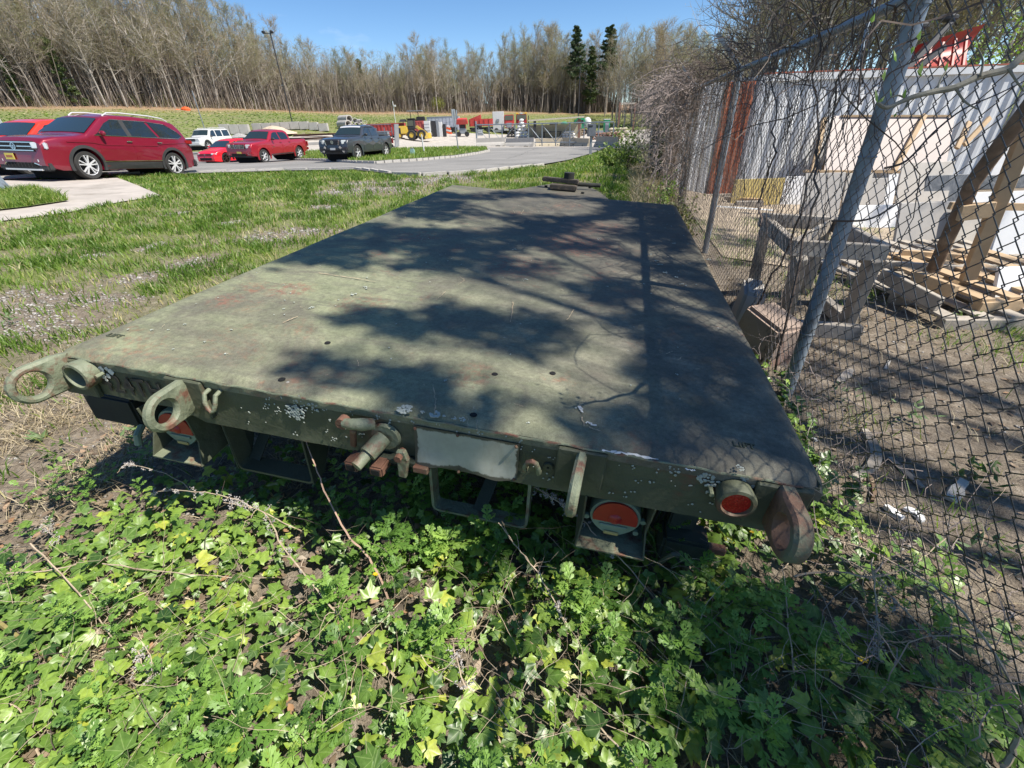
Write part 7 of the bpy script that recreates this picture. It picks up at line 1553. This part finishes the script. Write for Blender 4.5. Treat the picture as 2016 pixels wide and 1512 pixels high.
f = Far('site_toilet', 'green upright box standing far right in the yard', 'cabin', 1193, 262); f.box('cabin', (0,0,1.3), (1.3,1.2,2.5), M_greenp, bevel=.05); f.box('door', (0,-.62,1.2), (.8,.04,2.0), M_greyp); f.box('roof', (0,0,2.62), (1.4,1.3,.14), M_whitep)
f = Far('work_table', 'dark table in front of the shed', 'table', 1087, 272); f.box('top', (0,0,f.pv(12)), (f.px(36),.8,.12), M_black)
for x_ in (-.44,.44): f.box('leg', (x_*f.px(36),0,f.pv(6)), (.18,.6,f.pv(12)), M_black)
f = Far('low_metal_container', 'dark grey box container near the gate at right', 'container', 1180, 272); f.box('box', (0,0,f.pv(8)), (f.px(14),1.4,f.pv(13)), M_greyp, None, None, .85, .05)
# jersey barriers
def barrier(label, u0, v0, u1, v1, smooth_=False):
    a, _ = place(u0, v0); b, _ = place(u1, v1); d = (b-a); L_ = np.linalg.norm(d[:2]); t = thing('jersey_barrier', label, 'barrier', tuple((a+b)/2), math.atan2(d[1], d[0]), 'concrete barriers across the yard entrance')
    prof = [(-.30,0),(-.30,.08),(-.20,.28),(-.09,.42),(-.075,.82),(.075,.82),(.09,.42),(.20,.28),(.30,.08),(.30,0)]
    MB().prism([(-L_/2*.985, y_, z_) for y_, z_ in prof], (L_*.985,0,0)).build('body', M_tan if smooth_ else M_concw, t, bevel=.012)
    if smooth_:
        for k in range(3): MB().cyl((-L_/2+L_*(k+.5)/3,-.235,.2), (-L_/2+L_*(k+.5)/3,-.28,.2), .05, 8).build('drain_slot', M_dark, t)
    else:
        for k in (-1,1): MB().box((k*L_*.25,-.24,.05), (.5,.14,.11)).build('fork_slot', M_dark, t)
for a, lab, sm_ in [((938,288.5,995,289),'stained grey barrier, leftmost, under the gate post',False),((996,289,1052,289.5),'stained grey barrier, second from the left',False),((1054,289,1106,289),'smooth tan barrier, third from the left',True),((1107,289,1160,289),'smooth tan barrier behind the letter box',True),((1174,290,1215,291),'tan barrier half hidden by the shrub',True)]: barrier(lab, a[0], a[1], a[2], a[3], sm_)
# gate
g0, Zg = place(937, 288); g1, _ = place(1205, 288); gt = thing('yard_gate', 'long grey pipe gate with braces standing behind the concrete barriers', 'gate', tuple(g0)); dg = g1-g0
def gpz(t, z, dy=.5): return tuple(dg*t + np.array([0,dy,z]))
MB().tube([gpz(0,2.05), gpz(1,2.15)], .055, 8).build('top_rail', M_galv, gt); MB().tube([gpz(0,.35), gpz(1,.35)], .05, 8).build('bottom_rail', M_galv, gt)
for k in range(11): MB().tube([gpz(k/10,0), gpz(k/10,2.4 if k == 0 else 2.1)], .055 if k else .09, 8).build('upright', M_galv, gt)
for k in range(9): MB().tube([gpz(k/10+.0,2.0) if k % 4 < 2 else gpz(k/10+.1,2.0), gpz(k/10+.1,.4) if k % 4 < 2 else gpz(k/10,.4)], .035, 6).build('brace', M_galv, gt)
f = Far('gate_sign', 'small grey notice hung on the left end of the gate', 'sign', 947, 287.5); f.box('board', (0,-.1,f.pv(26)), (f.px(11),.04,f.pv(12)), M_greyp); f.box('text_line', (0,-.13,f.pv(29)), (f.px(7),.01,.08), M_whitep); f.box('text_line', (0,-.13,f.pv(26)), (f.px(8),.01,.06), M_whitep)
# letter box, sign posts, cabinet, bollard, light poles
f = Far('letter_box', 'grey metal drop box on a dark post beside the road bend', 'post box', 1162, 306); f.box('post', (0,0,.55), (.13,.13,1.15), M_greyp); f.box('box', (0,0,1.25), (.45,.40,.62), simple('grey_box', (.16,.17,.19), .5, metal=.2), None, None, .96, .02); f.box('flap', (-.08,-.205,1.45), (.22,.012,.06), M_dark)
f = Far('sign_post', 'road sign on a dark post seen from its edge on the grass island', 'sign', 903, 300.5); MB().bar((0,0,0), (-.12,0,f.pv(80)), .07,.07).build('post', M_greyp, f.t); f.box('sign_plate', (-.14,0,f.pv(73)), (.26,.05,f.pv(18)), M_greyp, None, Matrix.Rotation(.5,3,'Z')); f.box('sign_plate', (.05,.1,f.pv(72)), (.10,.05,f.pv(17)), M_galv, None, Matrix.Rotation(.9,3,'Z'))
f = Far('marker_post', 'white pipe marker standing on the grass island', 'post', 836, 306); MB().tube([(0,0,0),(-.05,0,f.pv(40))], .045, 10).build('pipe', M_whitep, f.t, smooth=True)
f = Far('utility_cabinet', 'small pale green utility cabinet on the grass island', 'cabinet', 813.5, 311); f.box('cabinet', (0,0,f.pv(8)), (f.px(8),.25,f.pv(16.5)), M_teal, bevel=.02); f.box('cap', (0,0,f.pv(17.5)), (f.px(5),.2,f.pv(2)), M_greyp)
f = Far('light_pole', 'tall black light pole with two lamps behind the block wall', 'light pole', 577, 247); h = f.pv(163); f.cyl('pole', (0,0,0), (0,0,h), .075, M_black); f.box('cross_arm', (-.3,0,h), (1.5,.08,.08), M_black)
for x_ in (-.9,.2): f.box('lamp', (x_,0,h+.15), (.35,.5,.25), M_black, bevel=.05)
f = Far('light_pole', 'slim dark light pole in front of the distant pines', 'light pole', 1137, 268); h = f.pv(128); f.cyl('pole', (0,0,0), (0,0,h), .09, M_black); f.box('lamp', (-.3,0,h), (1.0,.3,.12), M_black)
f = Far('leaning_pole', 'thin pale pole leaning left behind the white SUV', 'pole', 409, 272); b_ = on_y(378, 179, f.t.location.y) - np.array(f.t.location); MB().tube([(0,0,0), tuple(Matrix.Rotation(-f.t.rotation_euler.z,3,'Z') @ Vector(b_))], .055, 8).build('pole', M_galv, f.t)
f = Far('goal_frame', 'weathered timber gallows frame near the end of the fence', 'frame', 1216, 262); f.bar('post', (0,0,0), (0,0,f.pv(58)), .3,.3, M_rustred); f.bar('cross_beam', (0,0,f.pv(56)), (3.4,0,f.pv(55)), .25,.3, M_timber); f.bar('post', (3.3,0,0), (3.3,0,f.pv(55)), .3,.3, M_rustred)
f = Far('tarp', 'crumpled orange red tarp lying on the crest of the left bank', 'tarp', 366, 217); MB().ball((0,0,.0), .8, 10, (1,.5,.6)).build('heap', M_orange, f.t); MB().ball((-1.4,0,-.05), .6, 8, (1,.6,.4)).build('fold', M_orange, f.t)
f = Far('small_sign', 'small white sign behind the orange red SUV', 'sign', 10, 266); f.bar('post', (0,0,0), (0,0,f.pv(20)), .05,.05, M_galv); f.box('plate', (0,-.03,f.pv(26)), (f.px(16),.03,f.pv(9)), M_whitep)
g = G(3, 386); t = thing('folding_stand', 'grey metal foot of a folding sign at the left edge of the path', 'sign stand', tuple(g), .2); 
for a_, b_ in (((.05,0,0),(-.22,.0,.62)), ((.05,.3,0),(-.22,.25,.62)), ((.08,0,.01),(-.35,0,.01))): MB().bar(a_, b_, .045, .03, (0,1,0)).build('leg', M_galv, t)
MB().prism([(.0,.0,.05),(-.18,.0,.6),(-.18,.3,.6),(.0,.3,.05)], (.02,0,0)).build('panel', M_galv, t)

# ================================================================ WOODS
BARK = [simple('bark_grey', (.36,.32,.28), .9, var=.3, vs=2.0, dirt=(.22,.19,.165), ds=1.4, dpos=(.5,.7)), simple('bark_brown', (.22,.185,.155), .9, var=.35, vs=2.0, dirt=(.36,.32,.28), ds=1.2)]
M_haze = [leafmat('budding_twigs_brown', [(0, (.24,.20,.165)), (.45, (.34,.29,.23)), (.75, (.36,.33,.20)), (1, (.42,.40,.26))], .9, .3), leafmat('budding_twigs_olive', [(0, (.24,.21,.16)), (.5, (.34,.33,.19)), (1, (.44,.44,.25))], .9, .3), leafmat('budding_twigs_tan', [(0, (.26,.20,.16)), (.5, (.38,.29,.21)), (1, (.44,.36,.25))], .9, .3)]
def tree_proto(H, lean, dens, seed, r0):
    random.seed(seed); mb = MB(); tw_ = []; hz = []; top = Vector((random.gauss(0,lean), random.gauss(0,lean), H)); P = []; n = 9; ox, oy = random.uniform(0,9), random.uniform(0,9)
    for k in range(n+1): t = k/n; P.append(Vector((top.x*t + .7*mn.noise(Vector((ox, t*3.4, 0)))*t*1.6, top.y*t + .7*mn.noise(Vector((oy, t*3.4, 4)))*t*1.6, H*t)))
    mb.tube(P, [r0*(1-.86*(k/n)) for k in range(n+1)], 6, cap=False)
    nl = int(24*dens)
    for k in range(nl):
        t = random.uniform(.22, .97); i = min(n-1, int(t*n)); p = P[i].lerp(P[i+1], t*n-i); a = random.uniform(0,6.28); el_ = random.uniform(.55, 1.1); L_ = H*random.uniform(.10,.24)*(1.35-t)*1.55
        d = Vector((math.cos(a)*math.cos(el_), math.sin(a)*math.cos(el_), math.sin(el_))); Q = wander(mb, p, d, L_, 5, r0*.30*(1.25-t), .16, -.05, sides=3)
        for q_ in Q[1:]:
            for _ in range(random.randint(2,3)):
                d2 = (d + Vector((random.gauss(0,.6), random.gauss(0,.6), random.gauss(.1,.4)))).normalized(); R2 = wander(mb, q_, d2, L_*.35, 3, .028, .2, -.04, sides=3)
                for r_ in R2[1:]:
                    for _ in range(4): tw_.append((r_, (d2 + Vector((random.gauss(0,.7), random.gauss(0,.7), random.gauss(.2,.5)))).normalized(), random.uniform(.35,1.1)))
    for k in range(int(8*dens)):   # dead lower sticks
        t = random.uniform(.12,.4); i = int(t*n); p = P[i].lerp(P[i+1], t*n-i); a = random.uniform(0,6.28); wander(mb, p, (math.cos(a), math.sin(a), .3), random.uniform(.6,2), 4, .03, .2, .03, sides=3)
    me_t = mb
    V = []; F = []; R__ = []
    for p, d, L_ in tw_:
        s = d.cross(Vector((random.gauss(0,1), random.gauss(0,1), random.gauss(0,1)))).normalized()*.010; i0 = len(V); V += [p+s, p-s, p+d*L_]; F.append((i0, i0+1, i0+2)); r = random.uniform(0,.45); R__ += [r]*3
        for _ in range(1):
            if random.random() < .75:
                q_ = p + d*L_*random.uniform(.5,1.05) + Vector((random.gauss(0,.08), random.gauss(0,.08), random.gauss(0,.08))); e = Vector((random.gauss(0,1), random.gauss(0,1), random.gauss(0,1))).normalized(); f_ = e.orthogonal().normalized(); z_ = random.uniform(.03,.075); i0 = len(V); V += [q_+e*z_, q_+f_*z_, q_-e*z_*.6]; F.append((i0, i0+1, i0+2)); r = random.uniform(.45,1); R__ += [r]*3
    return me_t, np.array([tuple(v) for v in V]), np.array(F), np.array(R__)
PROTO = []
specs = [(18.5,.5,1.0,11,.17,0,0),(17,.9,.9,12,.14,1,0),(20,.6,1.1,13,.20,0,2),(16,.8,.8,14,.12,1,1),(19,1.2,1.0,15,.16,0,1),(14,1.0,.7,16,.09,0,0),(21,.4,1.1,17,.21,1,1),(15,1.4,.75,18,.11,0,2)]
TLAB = ['tall grey trunked bare tree with a spreading crown of brown twigs at the wood edge','slim dark trunked tree with brown budding twigs at the wood edge','tall thick grey tree with tan blossom coloured crown in the woods','slender dark tree with olive green buds in the woods','leaning grey tree with an olive haze of new leaves','thin young grey tree with sparse brown twigs','tallest dark trunk with pale olive crown in the woods','thin leaning grey sapling tree with tan twigs']
random.seed(5)
def make_tree(k):
    H, ln, dn, sd, r0, bk, hz = specs[k]; t = thing('bare_tree', TLAB[k], 'tree', (0,0,0), 0, ['tall bare trees','slim dark trees','tan crowned trees','olive budding trees','leaning olive trees','young thin trees','tallest dark trees','leaning saplings'][k] + ' in the woods above the bank')
    mb, V, F, Rr = tree_proto(H, ln, dn, sd, r0); tr_ = mb.build('trunk', BARK[bk], t, smooth=False, fix=False); cr = np_mesh('crown', V, F, M_haze[hz], t, attrs={'rnd': Rr}); return t, mb, V, F, Rr
PR = [make_tree(k) for k in range(len(specs))]
random.seed(21); rng = np.random.default_rng(21)
CR = np.array(CREST)[:, :2]; seg = np.linalg.norm(np.diff(CR, axis=0), axis=1); cum = np.concatenate([[0], np.cumsum(seg)])
def crest_at(s, off):
    i = min(len(seg)-1, int(np.searchsorted(cum, s) - 1)); i = max(0, i); t = (s-cum[i])/seg[i]; p = CR[i] + (CR[i+1]-CR[i])*t; d = (CR[i+1]-CR[i])/seg[i]; nrm = np.array([-d[1], d[0]]); return p + nrm*off
def front_ok(p): 
    u, v = proj((p[0], p[1], gz(*p))); return -130 < u < 1460
pts = []
for k in range(5200):
    s = random.uniform(-25, cum[-1]+10); off = 1.5 + 48*random.random()**1.25; p = crest_at(s, off)
    if not front_ok(p): continue
    # far segments hold more metres than pixels: thin them
    pts.append((off, p))
for k in range(420):
    u = random.uniform(1190, 1480); d_ = random.uniform(124, 172); r_ = ray(u, 215); h_ = np.hypot(r_[0], r_[1]); pts.append((d_-122, np.array([r_[0]/h_*d_, r_[1]/h_*d_])))
random.shuffle(pts); sel = []; 
for off, p in pts:
    if all((p[0]-q_[0])**2 + (p[1]-q_[1])**2 > 1.6**2 for _, q_ in sel): sel.append((off, p))
    if len(sel) > 1250: break
sel.sort(key=lambda t: t[0]); near = sel[:235]; rest = sel[235:]
print('woods', len(sel))
used = [False]*len(PR)
TOPV = [(-200,-90),(300,-70),(420,-15),(480,18),(560,62),(650,88),(720,112),(770,112),(830,88),(855,72),(900,98),(960,86),(1010,72),(1060,50),(1110,66),(1150,80),(1230,58),(1300,48),(1370,80),(1460,60),(2200,40)]
def top_scale(p, H, slack):
    z0 = gz(p[0], p[1]); u, v = proj((p[0], p[1], z0)); u2 = u if u > 620 else u - (620-u)*.25
    h = height_to((p[0], p[1], z0), lerp_tab(TOPV, u2) + slack); return max(.38, min(1.25, h/H))
def put_tree(p, k=None, sc=None):
    k = random.randrange(len(PR)) if k is None else k; t0 = PR[k][0]; t = t0 if not used[k] else copy_tree(t0); used[k] = True; s = top_scale(p, specs[k][0], abs(random.gauss(0,34)) - 6) if sc is None else sc
    t.location = (p[0], p[1], gz(p[0], p[1])-.1); t.rotation_euler = (0,0,random.uniform(0,6.28)); t.scale = (s,s,s); return t
for off, p in near: put_tree(p)
# woods on the right, beyond the yard
rs = []
for k in range(600):
    u = random.uniform(1440, 2120); d_ = random.uniform(34, 75); r_ = ray(u, 200); h_ = np.hypot(r_[0], r_[1]); p = (r_[0]/h_*d_, r_[1]/h_*d_)
    if all((p[0]-q_[0])**2 + (p[1]-q_[1])**2 > 2.2**2 for q_ in rs): rs.append(p)
rs.sort(key=lambda p: p[0]**2+p[1]**2)
for p in rs[:34]: put_tree(p, None, random.uniform(.82,1.08))
# the depth of the wood as one mass built from the same trees
def mass(name, label, P):
    Vt, Ft, Vc, Fc, Rc = [], [], [], [], []; nt_ = nc = 0
    tris = []
    for k in range(len(PR)):
        mb = PR[k][1]; v = np.array(mb.v); q_ = np.array([f for f in mb.f if len(f) == 4]); tris.append((v, q_))
    for p in P:
        k = random.randrange(len(PR)); a = random.uniform(0,6.28); s = top_scale(p, specs[k][0], 10 + abs(random.gauss(0,26))) if name != 'right_woods' else random.uniform(.8,1.05); M_ = np.array([[math.cos(a),-math.sin(a),0],[math.sin(a),math.cos(a),0],[0,0,1]])*s; o0 = np.array([p[0], p[1], gz(p[0],p[1])-.1])
        v, q_ = tris[k]; keep = min(len(q_), 9*6 + 420); q_ = q_[:keep]; m_ = q_.max()+1; Vt.append(v[:m_] @ M_.T + o0); Ft.append(q_+nt_); nt_ += m_
        _, _, V, F, Rr = PR[k]; h = len(F)//2*1; F2 = F[:h][rng.uniform(0,1,h) < .5]; Vc.append(V @ M_.T*1.0 + o0); Fc.append(F2+nc); Rc.append(Rr); nc += len(V)
    a = np_mesh(name+'_trunks', np.concatenate(Vt), np.concatenate(Ft), BARK[1]); tag(a, label + ', trunks and limbs', kind='stuff')
    b = np_mesh(name+'_twigs', np.concatenate(Vc), np.concatenate(Fc), M_haze[0], attrs={'rnd': np.concatenate(Rc)}); tag(b, label + ', twigs and buds', kind='stuff')
mass('deep_woods', 'dense bare woods standing behind the front trees', [p for _, p in rest[:460]]); mass('right_woods', 'bare woods behind the container', rs[34:80])
# saplings and branch litter filling the wood between the big trunks
ns = 30000; x = []; y = []
for k in range(ns): p = crest_at(random.uniform(-25, cum[-1]+8), 2+46*random.random()); x.append(p[0]); y.append(p[1])
M_sap = leafmat('sapling_bark', [(0, (.11,.085,.07)), (.5, (.20,.165,.135)), (1, (.36,.31,.27))], .9, 0)
x, y = np.array(x), np.array(y); o = blades('thin_saplings', x, y, rng.uniform(2.5,11,ns), .05+.0006*np.hypot(x,y), M_sap, -.05, lean=.17); tag(o, 'thin bare saplings packed between the trunks', kind='stuff')
nb_ = 62000; ss = rng.uniform(-25, cum[-1]+8, nb_); oo = rng.uniform(2, 48, nb_); px_ = np.array([crest_at(a, b) for a, b in zip(ss, oo)]); zz = gzv(px_[:,0], px_[:,1]) + rng.uniform(0,1,nb_)**.9*12.0
Pn = np.column_stack([px_, zz]); D = rng.normal(0,1,(nb_,3)); D[:,2] = np.abs(D[:,2])*.9; D /= np.linalg.norm(D,axis=1)[:,None]; Sd = np.cross(D, rng.normal(0,1,(nb_,3))); Sd /= np.linalg.norm(Sd,axis=1)[:,None]; Ln = rng.uniform(.5,2.2,nb_)[:,None]; wd = rng.uniform(.012,.03,nb_)[:,None]
Vn = np.stack([Pn+Sd*wd, Pn-Sd*wd, Pn+D*Ln], 1).reshape(-1,3); o = np_mesh('bare_branches', Vn, np.arange(nb_*3).reshape(-1,3), M_haze[0], attrs={'rnd': np.repeat(rng.uniform(0,.8,nb_),3)}); tag(o, 'bare branches filling the wood between the trunks', kind='stuff')
# undergrowth haze of grey brown brush at the wood edge
x = []; y = []; z = []
for k in range(26000):
    s = random.uniform(-25, cum[-1]+8); p = crest_at(s, random.uniform(.5,26)); x.append(p[0]); y.append(p[1])
x, y = np.array(x), np.array(y); o = blades('undergrowth', x, y, rng.uniform(.6,2.6,len(x)), .05+0*x, leafmat('brush_twigs', [(0, (.12,.09,.065)), (.6, (.23,.18,.13)), (.9, (.22,.21,.09)), (1, (.16,.20,.07))], .9, .1), -.05, lean=.45); tag(o, 'brown undergrowth along the foot of the woods', kind='stuff')
# evergreens
M_needle = leafmat('pine_needles', [(0, (.018,.040,.016)), (.6, (.045,.085,.030)), (1, (.11,.15,.05))], .6, .1); M_cedar = leafmat('cedar_foliage', [(0, (.035,.06,.018)), (.6, (.08,.12,.035)), (1, (.16,.19,.06))], .6, .1)
def pine(name, label, u, v, vt, crown0, spread, m, n=46, grp=None, back=4):
    g = G(u, v); r_ = ray(u, v); g = g + np.array([r_[0], r_[1], 0])*back; g[2] = gz(g[0], g[1]); H = height_to(g, vt); t = thing(name, label, 'tree', tuple(g), 0, grp); mb = MB(); mb.tube([(0,0,0),(.1,0,H*.5),(0,.1,H)], [H*.014+.05, H*.010+.03, .04], 7, cap=False); C_ = []
    for k in range(n):
        f = crown0 + (1-crown0)*(k+.5)/n; a = k*2.4 + random.uniform(-.5,.5); L_ = spread*H*((1-f)/(1-crown0)*.8+.22)*random.uniform(.55,1.1); p = Vector((0,0,H*f)); d = Vector((math.cos(a), math.sin(a), random.uniform(-.05,.35))); Q = wander(mb, p, d, L_, 4, .05, .12, 0, sides=3)
        for q_ in Q[1:]: C_.append(np.array(q_)[None] + rng.normal(0, (.28 if crown0 > .3 else .2)*max(.5,L_/3), (70,3))*np.array([1,1,.45]))
    mb.build('trunk', BARK[1], t, fix=False); leafcloud('crown', np.concatenate(C_), .30 if H > 9 else .2, m, t)
pine('pine', 'tall dark pine with a tufted top above the bare trees', 1130, 222, 52, .42, .19, M_needle, 60, back=-2); pine('pine', 'second tall pine right of the tufted one', 1192, 222, 52, .50, .22, M_needle, 54, back=-2); pine('pine', 'lower green pine between the two tall pines', 1160, 222, 92, .15, .19, M_cedar, 70, back=-2)
for u, v, vt, lab in [(768,219,165,'small dark cedar at the wood edge above the loader'),(797,219,160,'dark cedar right of the small one'),(802,220,185,'low dense cedar beside the taller cedar'),(722,218,118,'green cedar rising among the bare trees behind the pipes'),(375,213,175,'dark cedar at the wood edge near the tarp'),(620,217,192,'small bright cedar at the foot of the left woods'),(980,219,200,'small cedar above the white truck'),(1005,219,192,'light green cedar above the red truck cab'),(150,212,75,'green pine half hidden among the left bare trees'),(50,213,110,'cedar among the leftmost bare trees'),(1185,221,190,'dark cedar near the right end of the bank'),(60,212,192,'low cedar clump at the left wood edge'),(172,212,196,'low evergreen shrub at the left wood edge')]: pine('cedar', lab, u, v, vt, .08, .16, M_cedar, 34, back=2.5)
f = Far('budding_bush', 'bright yellow green bush at the wood edge above the lot', 'bush', 862, 221); C_ = rng.normal(0,1,(2600,3)); C_ /= np.linalg.norm(C_,axis=1)[:,None]; C_ *= rng.uniform(.3,1,(2600,1))*np.array([f.px(17),2.0,f.pv(14)]); C_[:,2] += f.pv(16); leafcloud('foliage', C_, .16, leafmat('yellow_green_buds', [(0,(.28,.30,.08)),(1,(.50,.50,.16))], .7, .3), f.t)
mb = MB(); [wander(mb, (0,0,0), (random.gauss(0,.4), random.gauss(0,.4), 1), f.pv(26), 5, .05, .15, 0, sides=3) for _ in range(9)]; mb.build('stems', BARK[0], f.t, fix=False)
for u, v, vt, lab in [(1985,262,150,'leafing yellow green shrub behind the container end'),(1935,250,170,'pale green shrub right of the plow')]:
    d_ = 24; r_ = ray(u, v); h_ = np.hypot(r_[0], r_[1]); g = (r_[0]/h_*d_, r_[1]/h_*d_); t = thing('shrub', lab, 'shrub', (g[0], g[1], gz(*g))); C_ = rng.normal(0,1,(1600,3))*np.array([1.1,1.1,1.0]); C_[:,2] += 2.4; leafcloud('foliage', C_, .10, M_spring, t); mb = MB(); [wander(mb, (0,0,0), (random.gauss(0,.4), random.gauss(0,.4), 1), 3.4, 5, .03, .15, 0, sides=3) for _ in range(8)]; mb.build('stems', BARK[0], t, fix=False)

# ================================================================ SHADE TREE standing to the right of the frame
random.seed(99); rng = np.random.default_rng(99)
#   clumps follow the sun direction up from the dappled ground, so the crown hangs where its shadow falls
DARK = [(690,480,200,42,1),(900,478,240,50,1),(1100,440,200,36,.85),(1250,470,120,70,.8),(850,405,110,22,.75),(1000,385,160,14,.7),(1180,395,120,14,.6),(1210,430,120,20,.7),(740,628,95,17,1),(880,632,110,32,1),(1000,668,130,42,.95),(1120,640,70,40,.6),(640,728,95,26,1),(760,748,130,34,1),(880,800,120,40,1),(1000,850,140,50,.95),(1180,840,170,70,.9),(1350,880,190,90,1),(1500,860,110,140,.95),(1330,720,120,90,.85),(1440,720,120,140,.85),(1400,560,80,80,.65),(1290,600,90,40,.65),(1100,520,120,30,.7),(1220,580,90,30,.6),(1330,450,60,60,.8),(1010,540,90,20,.5)]
LITE = [(1050,407,150,13),(930,366,70,11),(1190,520,115,17),(1120,545,80,13),(1375,620,40,28),(1370,500,40,12),(860,570,230,24),(1010,592,150,14),(1060,725,180,26),(1180,690,120,26),(880,705,60,14),(1020,825,75,34),(1075,892,75,30),(1210,800,60,24),(1215,660,50,16),(1420,640,40,18),(700,690,80,16),(1250,490,70,10),(950,440,80,9),(1150,465,70,8),(1180,760,110,30),(1400,770,50,24),(1230,900,40,14),(1370,850,50,20),(1460,905,60,24),(1150,610,60,14),(1060,500,70,9),(1330,560,40,14),(1200,440,60,7),(820,440,60,8),(760,500,60,9),(560,700,40,60),(960,770,60,10)]
def shade_at(u, v):
    d = 0
    for a, b, ra, rb, w in DARK:
        q_ = ((u-a)/ra)**2 + ((v-b)/rb)**2
        if q_ < 1: d = max(d, w)
    for a, b, ra, rb in LITE:
        if ((u-a)/ra)**2 + ((v-b)/(rb*(1.6 if v < 560 else 1.3)))**2 < 1: d = 0
    return d
SV = np.array(SUN); clumps = []
def add_clump(p, T=None): clumps.append(p + SV*(T if T else random.uniform(6.6, 9.2)))
for yl in np.arange(.02, 4.1, .10):
    for xl in np.arange(-1.22, 1.24, .10):
        p = np.array(TL @ Vector((xl+random.uniform(-.04,.04), yl+random.uniform(-.04,.04), 0))); u, v = proj(p)
        if random.random() < 1.05*shade_at(u, v): add_clump(p)
deck_n = len(clumps)
for k in range(2600):      # ground to the right of the deck and lower right ivy
    x_, y_ = random.uniform(.2, 6.5), random.uniform(-.4, 9.0); z_ = gz(x_, y_); u, v = proj((x_, y_, z_))
    if x_ < .95 and .9 < y_ < 5.3: continue
    if y_ < 1.2: pr = 0 if u < 1180 else (.22 if u < 1420 else .40)
    else: pr = .34 if y_ < 4.5 else .16
    pr *= np.clip(.5 + 1.6*mn.noise(Vector((x_*1.1, y_*1.1, 7))), .1, 1.3)
    if random.random() < pr*.55: add_clump(np.array([x_, y_, z_]), random.uniform(7.5, 10.5))
for k in range(60):
    p = np.array([random.uniform(.25,.9), random.uniform(.55,1.0), 0.1]); 
    if random.random() < .5: add_clump(p, random.uniform(7, 9))
print('clumps', deck_n, len(clumps))
stx, sty = 8.6, -1.2; tg = gz(stx, sty); st = thing('shade_tree', 'broad leafing tree just right of the picture whose crown shades the flatbed', 'tree', (stx, sty, tg)); so = np.array([stx, sty, tg])
mb = MB(); trunk = [(0,0,0),(.05,.1,1.5),(-.1,.2,3.2),(-.15,.4,5.0),(-.3,.8,6.6)]; mb.tube(trunk, [.3,.24,.21,.17,.12], 12)
CA = np.array(clumps) - so
# limbs reach cluster centres, then sub-branches reach clumps
K = 15; cen = CA[rng.choice(len(CA), K, replace=False)]
for _ in range(8):
    lab = ((CA[:,None]-cen[None])**2).sum(-1).argmin(1); cen = np.array([CA[lab==k].mean(0) if (lab==k).any() else cen[k] for k in range(K)])
for k in range(K):
    a = np.array(trunk[random.choice((2,3,3,4))]); c = cen[k]; m_ = a + (c-a)*.5 + np.array([0,0,.7]); limb = smooth_path([a, a+(m_-a)*.5+rng.normal(0,.15,3), m_, m_+(c-m_)*.5+rng.normal(0,.15,3), c], 4); mb.tube(limb, list(np.linspace(.06,.014,len(limb))), 7, cap=False); mem = CA[lab==k]
    sub = mem[rng.choice(len(mem), min(len(mem), 16), replace=False)] if len(mem) else []
    for q_ in sub:
        b_ = limb[random.randint(len(limb)//2, len(limb)-1)]; P = smooth_path([b_, b_+(q_-b_)*.5+rng.normal(0,.08,3), q_], 4); mb.tube(P, list(np.linspace(.009,.004,len(P))), 4, cap=False)
mb.build('trunk', BARK[0], st, smooth=True, fix=False)
pts_ = (CA[:,None,:] + rng.normal(0,1,(len(CA),46,3))*np.array([.056,.056,.05])).reshape(-1,3); leafcloud('crown', pts_, .068, M_spring, st)
